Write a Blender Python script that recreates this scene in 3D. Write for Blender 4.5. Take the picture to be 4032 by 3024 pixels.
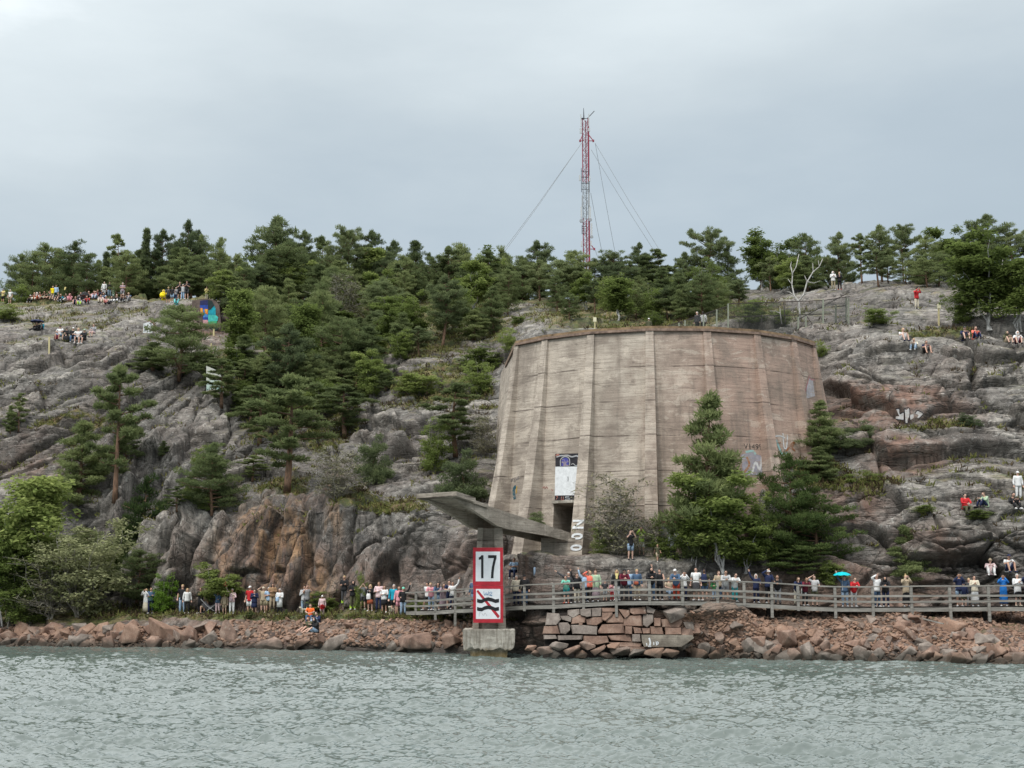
import bpy, math, random
import numpy as np
from mathutils import Vector, Matrix, Euler
from mathutils.bvhtree import BVHTree

for _o in list(bpy.data.objects): bpy.data.objects.remove(_o)
scene = bpy.context.scene
COL = scene.collection

# ------------------------------------------------------------------ camera, sky, sun, exposure
FPX = 5376.0; PITCH = math.radians(8.55); EYE = 3.7
cam_data = bpy.data.cameras.new('camera'); cam = bpy.data.objects.new('camera', cam_data); COL.objects.link(cam)
cam_data.sensor_width = 36.0; cam_data.lens = FPX / 4032 * 36.0; cam_data.clip_end = 3000; cam_data.clip_start = 0.5
cam.location = (0, 0, EYE); cam.rotation_euler = (math.pi / 2 + PITCH, 0, 0)
scene.camera = cam
scene.render.resolution_x = 1024; scene.render.resolution_y = 768
SUN_ELEV = math.radians(52); SUN_ROT = math.radians(205)
world = bpy.data.worlds.new('World'); scene.world = world; world.use_nodes = True

def build_world():
    nt = world.node_tree; N = nt.nodes; L = nt.links; N.clear()
    out = N.new('ShaderNodeOutputWorld'); bg = N.new('ShaderNodeBackground'); L.new(bg.outputs[0], out.inputs[0])
    sky = N.new('ShaderNodeTexSky'); sky.sky_type = 'NISHITA'; sky.sun_disc = False
    sky.sun_elevation = SUN_ELEV; sky.sun_rotation = SUN_ROT
    tc = N.new('ShaderNodeTexCoord'); sep = N.new('ShaderNodeSeparateXYZ'); L.new(tc.outputs['Generated'], sep.inputs[0])
    # broad, soft cloud banks: warp the elevation with low frequency noise
    mp = N.new('ShaderNodeMapping'); mp.inputs['Scale'].default_value = (2.6, 2.6, 8.0); mp.inputs['Location'].default_value = (3.1, 0.4, 1.0)
    L.new(tc.outputs['Generated'], mp.inputs[0])
    n1 = N.new('ShaderNodeTexNoise'); n1.inputs['Scale'].default_value = 1.0; n1.inputs['Detail'].default_value = 7; n1.inputs['Roughness'].default_value = 0.52
    L.new(mp.outputs[0], n1.inputs['Vector'])
    ma = N.new('ShaderNodeMath'); ma.operation = 'MULTIPLY_ADD'; ma.inputs[1].default_value = 0.30; ma.inputs[2].default_value = -0.15
    L.new(n1.outputs[0], ma.inputs[0])
    ad = N.new('ShaderNodeMath'); ad.operation = 'ADD'; L.new(sep.outputs[2], ad.inputs[0]); L.new(ma.outputs[0], ad.inputs[1])
    # slight darkening of the bank to the right
    mx = N.new('ShaderNodeMath'); mx.operation = 'MULTIPLY_ADD'; mx.inputs[1].default_value = -0.09; mx.inputs[2].default_value = 0.0
    L.new(sep.outputs[0], mx.inputs[0])
    ad2 = N.new('ShaderNodeMath'); ad2.operation = 'ADD'; L.new(ad.outputs[0], ad2.inputs[0]); L.new(mx.outputs[0], ad2.inputs[1])
    cr = N.new('ShaderNodeValToRGB'); L.new(ad2.outputs[0], cr.inputs[0])
    e = cr.color_ramp.elements; e[0].position = 0.0; e[0].color = (0.46, 0.54, 0.60, 1)
    e[1].position = 1.0; e[1].color = (1.4, 1.4, 1.4, 1)
    for p, c in ((0.12, (0.44, 0.52, 0.57)), (0.19, (0.365, 0.43, 0.475)), (0.26, (0.40, 0.465, 0.51)), (0.34, (0.50, 0.56, 0.59)), (0.43, (0.64, 0.70, 0.72)), (0.52, (1.2, 1.25, 1.26)), (0.62, (1.6, 1.64, 1.66))):
        k = e.new(p); k.color = (*c, 1)
    mr = N.new('ShaderNodeMapRange'); mr.inputs[1].default_value = 0.6; mr.inputs[2].default_value = 0.95; mr.inputs[3].default_value = 1.0; mr.inputs[4].default_value = 1.15
    L.new(sep.outputs[2], mr.inputs[0])
    m1 = N.new('ShaderNodeVectorMath'); m1.operation = 'SCALE'; L.new(cr.outputs[0], m1.inputs[0]); L.new(mr.outputs[0], m1.inputs['Scale'])
    m2 = N.new('ShaderNodeVectorMath'); m2.operation = 'SCALE'; L.new(sky.outputs[0], m2.inputs[0]); m2.inputs['Scale'].default_value = 0.012
    m3 = N.new('ShaderNodeVectorMath'); m3.operation = 'ADD'; L.new(m1.outputs[0], m3.inputs[0]); L.new(m2.outputs[0], m3.inputs[1])
    L.new(m3.outputs[0], bg.inputs[0]); bg.inputs[1].default_value = 1.0
build_world()
sun_d = bpy.data.lights.new('sun', 'SUN'); sun_d.energy = 1.5; sun_d.angle = math.radians(10); sun_d.color = (1, 0.96, 0.9)
sun = bpy.data.objects.new('sun', sun_d); COL.objects.link(sun)
# the sun stands behind the camera, high and to the left
_sd = Vector((-0.45, -0.75, 1.15)).normalized()
sun.rotation_euler = _sd.to_track_quat('Z', 'Y').to_euler()
vs = scene.view_settings; vs.view_transform = 'Standard'; vs.look = 'None'; vs.exposure = 0.24; vs.gamma = 1.0; vs.use_curve_mapping = False
scene.render.engine = 'CYCLES'

# ------------------------------------------------------------------ helpers
rnd = random.Random(7)
CP, SP = math.cos(PITCH), math.sin(PITCH)

def at(u, v, Y):
    """world point seen at photograph position (u, v) that lies Y metres ahead of the camera"""
    a = (u - 2016) / FPX; b = (1512 - v) / FPX
    dy = CP - b * SP; dz = SP + b * CP
    return Vector((a * Y / dy, Y, EYE + dz * Y / dy))

def ray(u, v):
    a = (u - 2016) / FPX; b = (1512 - v) / FPX
    return Vector((a, CP - b * SP, SP + b * CP)).normalized()

def ppm(Y): return FPX / Y

def tag(o, label=None, cat=None, group=None, kind=None):
    if label: o['label'] = label
    if cat: o['category'] = cat
    if group: o['group'] = group
    if kind: o['kind'] = kind
    return o

def empty(name, loc, rz=0.0, scale=None):
    o = bpy.data.objects.new(name, None); COL.objects.link(o); o.empty_display_size = 0.3
    o.location = loc; o.rotation_euler = (0, 0, rz)
    if scale is not None: o.scale = scale if hasattr(scale, '__len__') else (scale,) * 3
    return o

def link(name, me, parent=None, mat=None):
    o = bpy.data.objects.new(name, me); COL.objects.link(o)
    if parent is not None: o.parent = parent
    if mat is not None:
        if len(me.materials) == 0: me.materials.append(mat)
        else: o.material_slots[0].link = 'OBJECT'; o.material_slots[0].material = mat
    return o

class MB:
    """collects polygons and links them as ONE mesh object"""
    def __init__(s): s.v = []; s.f = []; s.m = []
    def add(s, vs, fs, mi=0):
        b = len(s.v); s.v.extend([tuple(p) for p in vs])
        for f in fs: s.f.append([i + b for i in f]); s.m.append(mi)
    def box(s, c, d, R=None, mi=0, taper=1.0):
        hx, hy, hz = d[0] / 2, d[1] / 2, d[2] / 2
        P = [Vector((x * hx * (taper if z > 0 else 1), y * hy * (taper if z > 0 else 1), z * hz)) for z in (-1, 1) for x, y in ((-1, -1), (1, -1), (1, 1), (-1, 1))]
        if R is not None: P = [R @ p for p in P]
        c = Vector(c)
        s.add([p + c for p in P], [(3, 2, 1, 0), (4, 5, 6, 7), (0, 1, 5, 4), (1, 2, 6, 5), (2, 3, 7, 6), (3, 0, 4, 7)], mi)
    def beam(s, a, b, w, h, mi=0, up=Vector((0, 0, 1))):
        a = Vector(a); b = Vector(b); d = (b - a); L = d.length; d.normalize()
        x = d.cross(up); x = x.normalized() if x.length > 1e-4 else Vector((1, 0, 0)); z = x.cross(d)
        s.add([a + x * (sx * w / 2) + z * (sz * h / 2) for sx, sz in ((-1, -1), (1, -1), (1, 1), (-1, 1))] + [b + x * (sx * w / 2) + z * (sz * h / 2) for sx, sz in ((-1, -1), (1, -1), (1, 1), (-1, 1))],
              [(0, 1, 2, 3), (7, 6, 5, 4), (0, 4, 5, 1), (1, 5, 6, 2), (2, 6, 7, 3), (3, 7, 4, 0)], mi)
    def tube(s, pts, rad, n=6, mi=0, cap=True):
        pts = [Vector(p) for p in pts]; k = len(pts)
        if not hasattr(rad, '__len__'): rad = [rad] * k
        b = len(s.v); prev = None
        for i, p in enumerate(pts):
            t = (pts[min(i + 1, k - 1)] - pts[max(i - 1, 0)]).normalized()
            ref = Vector((0, 0, 1)) if abs(t.z) < 0.9 else Vector((0, 1, 0))
            x = t.cross(ref).normalized() if prev is None else (prev - t * prev.dot(t)).normalized()
            prev = x; y = t.cross(x)
            r = rad[i]; rx, ry = (r if hasattr(r, '__len__') else (r, r))
            for j in range(n):
                a = 2 * math.pi * j / n; s.v.append(tuple(p + x * (math.cos(a) * rx) + y * (math.sin(a) * ry)))
        for i in range(k - 1):
            for j in range(n):
                s.f.append([b + i * n + j, b + i * n + (j + 1) % n, b + (i + 1) * n + (j + 1) % n, b + (i + 1) * n + j]); s.m.append(mi)
        if cap:
            s.f.append([b + j for j in range(n)][::-1]); s.m.append(mi)
            s.f.append([b + (k - 1) * n + j for j in range(n)]); s.m.append(mi)
    def mesh(s, name, mats=(), smooth=False):
        me = bpy.data.meshes.new(name); me.from_pydata(s.v, [], s.f); me.update()
        for m in (mats if hasattr(mats, '__len__') else (mats,)): me.materials.append(m)
        if any(s.m): me.polygons.foreach_set('material_index', s.m)
        if smooth: me.polygons.foreach_set('use_smooth', [True] * len(s.f))
        return me
    def build(s, name, mats=(), parent=None, smooth=False):
        o = bpy.data.objects.new(name, s.mesh(name, mats, smooth)); COL.objects.link(o)
        if parent is not None: o.parent = parent
        return o

def npmesh(name, V, F, mats=(), smooth=False, attrs=None, mi=None):
    """V (n,3) array, F (m,3|4) int array"""
    me = bpy.data.meshes.new(name); V = np.asarray(V, np.float32); F = np.asarray(F, np.int32); k = F.shape[1]
    me.vertices.add(len(V)); me.vertices.foreach_set('co', V.ravel())
    me.loops.add(F.size); me.loops.foreach_set('vertex_index', F.ravel())
    me.polygons.add(len(F)); me.polygons.foreach_set('loop_start', np.arange(0, F.size, k, dtype=np.int32))
    if smooth: me.polygons.foreach_set('use_smooth', np.ones(len(F), bool))
    for m in (mats if hasattr(mats, '__len__') else (mats,)): me.materials.append(m)
    if mi is not None: me.polygons.foreach_set('material_index', np.asarray(mi, np.int32))
    me.update(calc_edges=True)
    for an, (dom, arr) in (attrs or {}).items():
        a = me.attributes.new(an, 'FLOAT', dom); a.data.foreach_set('value', np.asarray(arr, np.float32))
    me.validate()
    return me

# ---- vectorised noise
_rs = np.random.RandomState(11); _perm = _rs.permutation(256); _perm = np.concatenate([_perm] * 3)
_grad = _rs.normal(size=(256, 3)); _grad /= np.linalg.norm(_grad, axis=1)[:, None]; _rv = _rs.rand(256, 4)
def _h(ix, iy, iz): return _perm[(_perm[(_perm[ix & 255] + iy) & 255] + iz) & 255]
def noise(P):
    i = np.floor(P).astype(int); f = P - i; w = f * f * f * (f * (f * 6 - 15) + 10); r = 0
    for dx in (0, 1):
        for dy in (0, 1):
            for dz in (0, 1):
                g = _grad[_h(i[:, 0] + dx, i[:, 1] + dy, i[:, 2] + dz)]
                d = ((f - (dx, dy, dz)) * g).sum(1)
                r = r + d * (w[:, 0] if dx else 1 - w[:, 0]) * (w[:, 1] if dy else 1 - w[:, 1]) * (w[:, 2] if dz else 1 - w[:, 2])
    return r * 1.6
def fbm(P, o=4, g=0.5):
    r = 0; a = 1.0
    for k in range(o): r = r + a * noise(P * (2.0 ** k) + 17.3 * k); a *= g
    return r
def voro(P):
    """F1, F2-F1, cell random"""
    i = np.floor(P).astype(int); f = P - i; F1 = np.full(len(P), 9.0); F2 = np.full(len(P), 9.0); rid = np.zeros(len(P))
    for dx in (-1, 0, 1):
        for dy in (-1, 0, 1):
            for dz in (-1, 0, 1):
                h = _h(i[:, 0] + dx, i[:, 1] + dy, i[:, 2] + dz); q = _rv[h, :3] + (dx, dy, dz)
                d = np.sqrt(((q - f) ** 2).sum(1)); c = d < F1
                F2 = np.where(c, F1, np.minimum(F2, d)); F1 = np.where(c, d, F1); rid = np.where(c, _rv[h, 3], rid)
    return F1, F2 - F1, rid
def slab(P):
    """F2-F1 and the height of a tilted facet, one per cell"""
    i = np.floor(P).astype(int); f = P - i; F1 = np.full(len(P), 9.0); F2 = np.full(len(P), 9.0); hh = np.zeros(len(P)); r = np.zeros(len(P))
    for dx in (-1, 0, 1):
        for dy in (-1, 0, 1):
            for dz in (-1, 0, 1):
                h = _h(i[:, 0] + dx, i[:, 1] + dy, i[:, 2] + dz); q = _rv[h, :3] + (dx, dy, dz) - f
                d = np.sqrt((q ** 2).sum(1)); c = d < F1; t = -(q * _grad[(h * 7 + 3) & 255]).sum(1)
                F2 = np.where(c, F1, np.minimum(F2, d)); F1 = np.where(c, d, F1); r = np.where(c, _rv[h, 3], r); hh = np.where(c, t, hh)
    return F2 - F1, hh, r
def sstep(a, b, x): t = np.clip((x - a) / (b - a), 0, 1); return t * t * (3 - 2 * t)

# ---- material helpers
def new_mat(name, base=(0.5, 0.5, 0.5), rough=0.8, spec=0.3):
    m = bpy.data.materials.new(name); m.use_nodes = True
    b = m.node_tree.nodes['Principled BSDF']; b.inputs['Base Color'].default_value = (*base, 1); b.inputs['Roughness'].default_value = rough
    b.inputs['Specular IOR Level'].default_value = spec
    return m, m.node_tree, b
class NT:
    def __init__(s, nt): s.nt = nt; s.N = nt.nodes; s.L = nt.links
    def n(s, typ, **kw):
        o = s.N.new(typ)
        for k, v in kw.items():
            if hasattr(o, k): setattr(o, k, v)
        return o
    def obj(s): return s.n('ShaderNodeTexCoord').outputs['Object']
    def pos(s): return s.n('ShaderNodeNewGeometry').outputs['Position']
    def mapping(s, vec, sc=(1, 1, 1), loc=(0, 0, 0), rot=(0, 0, 0)):
        m = s.n('ShaderNodeMapping'); m.inputs['Scale'].default_value = sc; m.inputs['Location'].default_value = loc; m.inputs['Rotation'].default_value = rot
        s.L.new(vec, m.inputs[0]); return m.outputs[0]
    def noise(s, vec, scale, detail=4, rough=0.55, dist=0.0):
        m = s.n('ShaderNodeTexNoise'); m.inputs['Scale'].default_value = scale; m.inputs['Detail'].default_value = detail; m.inputs['Roughness'].default_value = rough
        m.inputs['Distortion'].default_value = dist; s.L.new(vec, m.inputs['Vector']); return m.outputs[0]
    def voronoi(s, vec, scale, feature='F1', out=0, rand=1.0):
        m = s.n('ShaderNodeTexVoronoi'); m.feature = feature; m.inputs['Scale'].default_value = scale; m.inputs['Randomness'].default_value = rand
        s.L.new(vec, m.inputs['Vector']); return m.outputs[out]
    def ramp(s, fac, stops, interp='LINEAR'):
        m = s.n('ShaderNodeValToRGB'); s.L.new(fac, m.inputs[0]); e = m.color_ramp.elements; m.color_ramp.interpolation = interp
        while len(e) < len(stops): e.new(0.5)
        for k, (p, c) in enumerate(stops):
            e[k].position = p; e[k].color = (*c, 1) if hasattr(c, '__len__') else (c, c, c, 1)
        return m.outputs[0]
    def mix(s, fac, a, b, mode='MIX'):
        m = s.n('ShaderNodeMixRGB'); m.blend_type = mode
        for k, x in enumerate((fac, a, b)):
            if isinstance(x, (int, float)): m.inputs[k].default_value = x if k == 0 else (x, x, x, 1)
            elif isinstance(x, tuple): m.inputs[k].default_value = (*x, 1)
            else: s.L.new(x, m.inputs[k])
        return m.outputs[0]
    def math(s, op, a, b=0.0, c=0.0, clamp=False):
        m = s.n('ShaderNodeMath'); m.operation = op; m.use_clamp = clamp
        for k, x in enumerate((a, b, c)):
            if isinstance(x, (int, float)): m.inputs[k].default_value = x
            else: s.L.new(x, m.inputs[k])
        return m.outputs[0]
    def attr(s, name, fac=True, typ='GEOMETRY'):
        m = s.n('ShaderNodeAttribute'); m.attribute_name = name; m.attribute_type = typ; return m.outputs['Fac' if fac else 'Color']
    def bump(s, h, strength, dist, bsdf, normal=None):
        m = s.n('ShaderNodeBump'); m.inputs['Strength'].default_value = strength; m.inputs['Distance'].default_value = dist; s.L.new(h, m.inputs['Height'])
        if normal is not None: s.L.new(normal, m.inputs['Normal'])
        if bsdf is not None: s.L.new(m.outputs[0], bsdf.inputs['Normal'])
        return m.outputs[0]
# ------------------------------------------------------------------ terrain: the granite hill
# profiles of the hill seen in photograph columns: u, shoreline v, [(v, distance) from the bank top upward]
PROF = [
 (-700, 2538, [(2425, 99), (2400, 104), (2200, 107), (2000, 110), (1700, 116), (1500, 122), (1380, 130), (1300, 140), (1240, 152), (1215, 165)]),
 (0, 2544, [(2424, 97.5), (2400, 102), (2200, 105), (2000, 108), (1700, 113), (1500, 118), (1380, 124), (1300, 133), (1215, 153), (1195, 162)]),
 (330, 2545, [(2424, 96), (2405, 100), (2200, 103), (1950, 107), (1700, 112), (1500, 117), (1360, 124), (1290, 135), (1200, 152), (1178, 160)]),
 (560, 2548, [(2423, 94), (2412, 98), (2150, 101), (1900, 106), (1700, 111), (1500, 117), (1400, 123), (1300, 133), (1185, 150), (1170, 158)]),
 (700, 2550, [(2422, 93), (2415, 96.5), (2100, 98.5), (1900, 103), (1700, 110), (1500, 118), (1400, 124), (1300, 132), (1190, 140), (1165, 152)]),
 (860, 2553, [(2422, 91.5), (2415, 94.5), (2050, 96), (1960, 99), (1800, 106), (1650, 112), (1500, 119), (1400, 125), (1315, 136), (1190, 138), (1172, 150)]),
 (1100, 2556, [(2421, 90.3), (2414, 92.5), (2000, 94), (1955, 96), (1900, 101), (1800, 107), (1650, 113), (1550, 117), (1480, 123), (1400, 133), (1250, 150), (1190, 165)]),
 (1400, 2562, [(2421, 87.5), (2413, 90), (2000, 92), (1950, 95), (1900, 99), (1800, 105), (1650, 111), (1540, 116), (1480, 124), (1400, 133), (1280, 150), (1190, 170)]),
 (1640, 2568, [(2421, 85), (2413, 88), (2200, 89), (2000, 91), (1950, 95), (1880, 99), (1700, 106), (1500, 113), (1400, 122), (1300, 135), (1190, 160)]),
 (1900, 2573, [(2450, 81.5), (2420, 83.5), (2300, 85), (2100, 86.5), (2020, 90), (1900, 96), (1700, 103), (1500, 110), (1400, 120), (1300, 133), (1180, 160)]),
 (2150, 2577, [(2450, 77.8), (2400, 79.0), (2260, 79.4), (2190, 79.9), (2176, 82), (2160, 87), (1900, 98), (1500, 103), (1330, 106), (1290, 112), (1180, 150)]),
 (2350, 2580, [(2430, 77), (2395, 78.7), (2280, 79.0), (2200, 79.6), (2184, 81.5), (2165, 87), (1900, 98), (1500, 103), (1330, 106), (1290, 112), (1180, 150)]),
 (2500, 2583, [(2402, 76.4), (2390, 78.6), (2280, 79.0), (2212, 79.6), (2188, 81.5), (2165, 87), (1900, 98), (1500, 104), (1330, 106), (1290, 111), (1230, 125), (1170, 150)]),
 (2800, 2589, [(2398, 76.3), (2385, 78.6), (2280, 79.1), (2190, 80.2), (2160, 82.5), (2130, 87), (1900, 98), (1500, 104), (1330, 105.5), (1290, 111), (1230, 123), (1160, 150)]),
 (3000, 2594, [(2405, 76.3), (2385, 78.6), (2280, 79.4), (2180, 80.5), (2030, 82.3), (1880, 84.2), (1860, 88), (1840, 94), (1500, 101), (1330, 105.5), (1270, 111), (1200, 123), (1140, 145)]),
 (3120, 2596, [(2408, 76.3), (2385, 78.5), (2270, 79.3), (2150, 80.6), (2000, 82.5), (1840, 84.5), (1785, 86), (1765, 90), (1740, 95), (1500, 100), (1330, 104), (1270, 109), (1200, 118), (1130, 138)]),
 (3240, 2598, [(2410, 74.8), (2385, 76.5), (2260, 77.8), (2100, 80), (1900, 83.5), (1760, 87), (1650, 91), (1560, 94.5), (1400, 98), (1340, 101), (1280, 105), (1200, 115), (1150, 125), (1125, 135)]),
 (3500, 2604, [(2410, 74.4), (2385, 76), (2260, 77.3), (2100, 79), (1950, 81.5), (1780, 85), (1600, 89), (1450, 92), (1340, 94), (1290, 98), (1200, 108), (1130, 120), (1112, 128)]),
 (3800, 2610, [(2412, 74), (2385, 75.8), (2265, 76.7), (2100, 78), (1970, 80.3), (1800, 84), (1600, 88), (1400, 92), (1330, 95.5), (1200, 107), (1130, 118), (1098, 128)]),
 (4032, 2614, [(2414, 73.6), (2385, 75.6), (2240, 76.7), (2100, 77.6), (1962, 79.5), (1850, 83), (1600, 88), (1400, 92), (1340, 94), (1250, 102), (1130, 118), (1095, 128)]),
 (4800, 2625, [(2420, 71), (2385, 73), (2240, 74.5), (2100, 76), (1962, 78), (1850, 81), (1600, 86), (1400, 90), (1340, 93), (1250, 100), (1130, 116), (1090, 126)]),
]
NA, NB = 70, 480          # rows below / above the bank top
def terrain_grid():
    us = np.arange(-640, 4740, 3.8); ta = np.linspace(0, 1, NA + 1); tb = np.linspace(0, 1, NB + 1)[1:]
    cu = np.array([p[0] for p in PROF], float); VV = []; YY = []
    for u0, vs_, pts in PROF:
        pass
        Ys = EYE / math.tan(math.atan((vs_ - 1512) / FPX) - PITCH)
        vs_ = 1512 + FPX * math.tan(math.atan((EYE + 0.55) / Ys) + PITCH)      # foot of the bank, half a metre under water
        if u0 >= 3240: pts = [(pts[0][0], 76.3)] + [(v_, Y_ + 1.8 * min(1, max(0, (v_ - 2000) / 385))) for v_, Y_ in pts[1:]]
        vb, Yb = pts[0]
        va = vs_ + (vb - vs_) * ta; Ya = Ys + (Yb - Ys) * ta ** 1.1
        vv = np.array([p[0] for p in pts], float); yy = np.array([p[1] for p in pts], float)
        v = vb + (vv[-1] - vb) * tb; y = np.interp(-v, -vv, yy)
        k = np.hanning(9); k /= k.sum(); yp = np.pad(y, 4, mode='edge'); ysm = np.convolve(yp, k, mode='valid')
        VV.append(np.concatenate([va, v])); YY.append(np.concatenate([Ya, ysm]))
    VV = np.array(VV); YY = np.array(YY)
    # smooth blend between columns
    j = np.clip(np.searchsorted(cu, us) - 1, 0, len(cu) - 2); f = (us - cu[j]) / (cu[j + 1] - cu[j]); f = f * 0.5 + 0.5 * f * f * (3 - 2 * f)
    V = VV[j] * (1 - f)[:, None] + VV[j + 1] * f[:, None]; Y = YY[j] * (1 - f)[:, None] + YY[j + 1] * f[:, None]
    U = np.repeat(us[:, None], V.shape[1], 1)
    a = (U - 2016) / FPX; b = (1512 - V) / FPX; dy = CP - b * SP; dz = SP + b * CP
    P = np.stack([a * Y / dy, Y, EYE + dz * Y / dy], 2)
    return U, V, P

def blob(U, V, items, soft=0.35):
    m = np.zeros(U.shape)
    for cx, cy, rx, ry, s in items:
        d = np.sqrt(((U - cx) / rx) ** 2 + ((V - cy) / ry) ** 2); m = np.maximum(m, s * (1 - sstep(1 - soft, 1 + soft, d)))
    return m

def make_terrain():
    U, V, P = terrain_grid(); nu, nv = U.shape
    du = np.gradient(P, axis=0); dv = np.gradient(P, axis=1); Nn = np.cross(du, dv); Nn /= np.linalg.norm(Nn, axis=2)[:, :, None] + 1e-9
    if Nn[:, :, 2].mean() < 0: Nn = -Nn
    shp = U.shape; Pf = P.reshape(-1, 3); Uf = U.ravel(); Vf = V.ravel(); Nf = Nn.reshape(-1, 3)
    # smooth the displacement direction
    up = np.array([0, -0.35, 0.9]); Nf = Nf * 0.75 + up * 0.25; Nf /= np.linalg.norm(Nf, axis=1)[:, None]
    z = Pf[:, 2]
    warp = np.stack([noise(Pf * 0.16 + 3), noise(Pf * 0.16 + 31), noise(Pf * 0.16 + 77)], 1)
    cliff = blob(Uf, Vf, [(1150, 2190, 560, 250, 1), (1850, 2260, 330, 150, 0.7), (640, 2080, 230, 400, 1), (2900, 2290, 700, 90, 0.4)])
    bank = 1 - sstep(2395, 2440, -(-Vf) * -1 * -1) if False else sstep(2412, 2436, Vf)
    prom = blob(Uf, Vf, [(900, 2419, 850, 9, 1)], 0.6)
    # ledges of exfoliated granite, dipping gently
    A = 1 - cliff
    tilt = np.clip((1300 - Uf) / 900, 0, 1) * 0.42 * Pf[:, 0]
    q = Pf * (0.13, 0.13, 0.36) + warp * 0.45 + (0.0, 0.0, 0.0); q[:, 2] += 0.02 * Pf[:, 0] - tilt * 0.36
    def groove(e, w): return -np.exp(-(e / w) ** 2)
    def edge(e, w): return np.sqrt(np.clip(e, 0, w) / w) - 1
    pm = sstep(0.0, 0.35, noise(Pf * 0.12 + 4) + 0.1)          # whole smooth slabs alternate with broken ground
    e1, t1, r1 = slab(q)
    q2 = Pf * (0.26, 0.30, 1.25) + warp * 0.4 + 9; q2[:, 2] += 0.06 * Pf[:, 0] - tilt * 1.25; e2, t2, r2 = slab(q2)
    q3 = Pf * (0.7, 0.8, 1.9) + warp * 0.5 + 21; q3[:, 2] -= tilt * 1.9; e3, t3, r3 = slab(q3)
    ledge = 0.5 + (r1 - 0.5) * 1.4 + t1 * 1.1 + edge(e1, 0.06) * 0.2 + groove(e1, 0.022) * 0.8 + ((r2 - 0.5) * 0.75 + t2 * 0.6  + groove(e2, 0.03) * 0.55) * (0.55 + 0.45 * pm) + pm * ((r3 - 0.5) * 0.13 + t3 * 0.2 + groove(e3, 0.05) * 0.25)
    # cliff: tall leaning slabs split by vertical joints
    c = Pf * (0.26, 0.30, 0.075) + warp * 0.22 + 5; c[:, 0] += -0.065 * z; h1, u1, s1 = slab(c)
    c2 = Pf * (0.60, 0.6, 0.16) + warp * 0.25 + 50; c2[:, 0] += -0.14 * z; h2, u2, s2 = slab(c2)
    c3 = Pf * (1.4, 1.4, 0.8) + warp * 0.4 + 70; c3[:, 0] += -0.3 * z; h3, u3, s3 = slab(c3)
    cl = 0.9 + (s1 - 0.5) * 1.2 + u1 * 1.5 + groove(h1, 0.025) * 0.9 + (s2 - 0.5) * 0.75 + u2 * 0.8 + groove(h2, 0.03) * 0.55 + (s3 - 0.5) * 0.2 + u3 * 0.25 + groove(h3, 0.05) * 0.2
    amp = 1.0 - 0.85 * prom; amp = amp * (1 - 0.78 * bank)
    base = blob(Uf, Vf, [(2600, 2190, 620, 30, 0.7), (2600, 1700, 700, 430, 1.0)], 0.2)
    amp = amp * (1 - 0.9 * base) * (1 - 0.45 * blob(Uf, Vf, [(2900, 2320, 1500, 110, 1)], 0.3))
    far = blob(Uf, Vf, [(0, 1230, 900, 140, 1), (1400, 1250, 900, 190, 1), (3400, 1150, 1400, 110, 0.9)], 0.25); amp = amp * (1 - 0.62 * far)
    D = (A * (ledge - 0.5) * 0.85 + cliff * (cl - 0.9)) * amp + fbm(Pf * 0.7, 3) * 0.11 * amp + fbm(Pf * 4.0, 2) * 0.018
    Dg = D.reshape(nu, nv)
    for _ in range(1):
        Dg[1:-1] = (Dg[:-2] + 4 * Dg[1:-1] + Dg[2:]) / 6; Dg[:, 1:-1] = (Dg[:, :-2] + 4 * Dg[:, 1:-1] + Dg[:, 2:]) / 6
    Db = Dg.copy()
    for _ in range(3):
        Db[1:-1] = (Db[:-2] + 2 * Db[1:-1] + Db[2:]) / 4; Db[:, 1:-1] = (Db[:, :-2] + 2 * Db[:, 1:-1] + Db[:, 2:]) / 4
    cm = cliff.reshape(nu, nv); Dg = Dg * (1 - cm) + Db * cm
    D = Dg.ravel()
    Pd = Pf + Nf * D[:, None]
    P3 = Pd.reshape(nu, nv, 3)
    # run on behind the ridge so that the hilltop has ground for its trees
    K = 26; back = []
    for k in range(1, K + 1):
        t = k * 3.0; b = P3[:, -1].copy(); b[:, 1] += t; b[:, 2] += -0.035 * t + 0.5 * np.array(noise(np.stack([b[:, 0] * 0.1, b[:, 1] * 0.1, b[:, 0] * 0], 1))) - 0.00025 * t * t
        b[:, 0] *= 1 + t / 160.0 * 0.8; back.append(b[:, None, :])
    P3 = np.concatenate([P3] + back, 1); n2 = P3.shape[1]
    def ext(a): a = a.reshape(nu, nv); return np.concatenate([a, np.repeat(a[:, -1:], K, 1)], 1).ravel()
    # material masks (what the ground is made of)
    wob = (noise(Pf * 0.35 + 8) * 0.5 + noise(Pf * 1.1) * 0.25)
    red = blob(Uf, Vf, [(1500, 2330, 520, 120, .55), (1050, 2260, 330, 150, 0.8), (1000, 2100, 120, 110, 0.7), (1900, 2280, 260, 130, 0.5), (3480, 1620, 300, 75, 0.95), (3320, 1960, 170, 60, .6), (3560, 1800, 170, 55, 0.8), (3400, 2320, 420, 110, 0.8),
        (2200, 2280, 220, 120, .45), (3300, 2000, 160, 90, .7), (820, 1270, 90, 90, .7), (3900, 2470, 420, 140, .9), (3650, 2160, 140, 60, .5), (180, 1830, 160, 120, .35), (1250, 1970, 90, 30, 0.5)], 0.5)
    red = np.clip(red + wob * 0.5 * (red > 0.02) + np.clip(wob - 0.25, 0, 1) * 0.5, 0, 1); red = np.maximum(red, bank * (0.72 + 0.5 * wob))
    orange = blob(Uf, Vf, [(1060, 2170, 60, 200, 0.9), (1150, 2130, 60, 160, 0.9), (990, 2060, 60, 80, 0.7), (1230, 2290, 80, 90, .8), (1320, 2000, 40, 120, .6), (900, 2200, 50, 120, 0.5)], 0.6)
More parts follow.
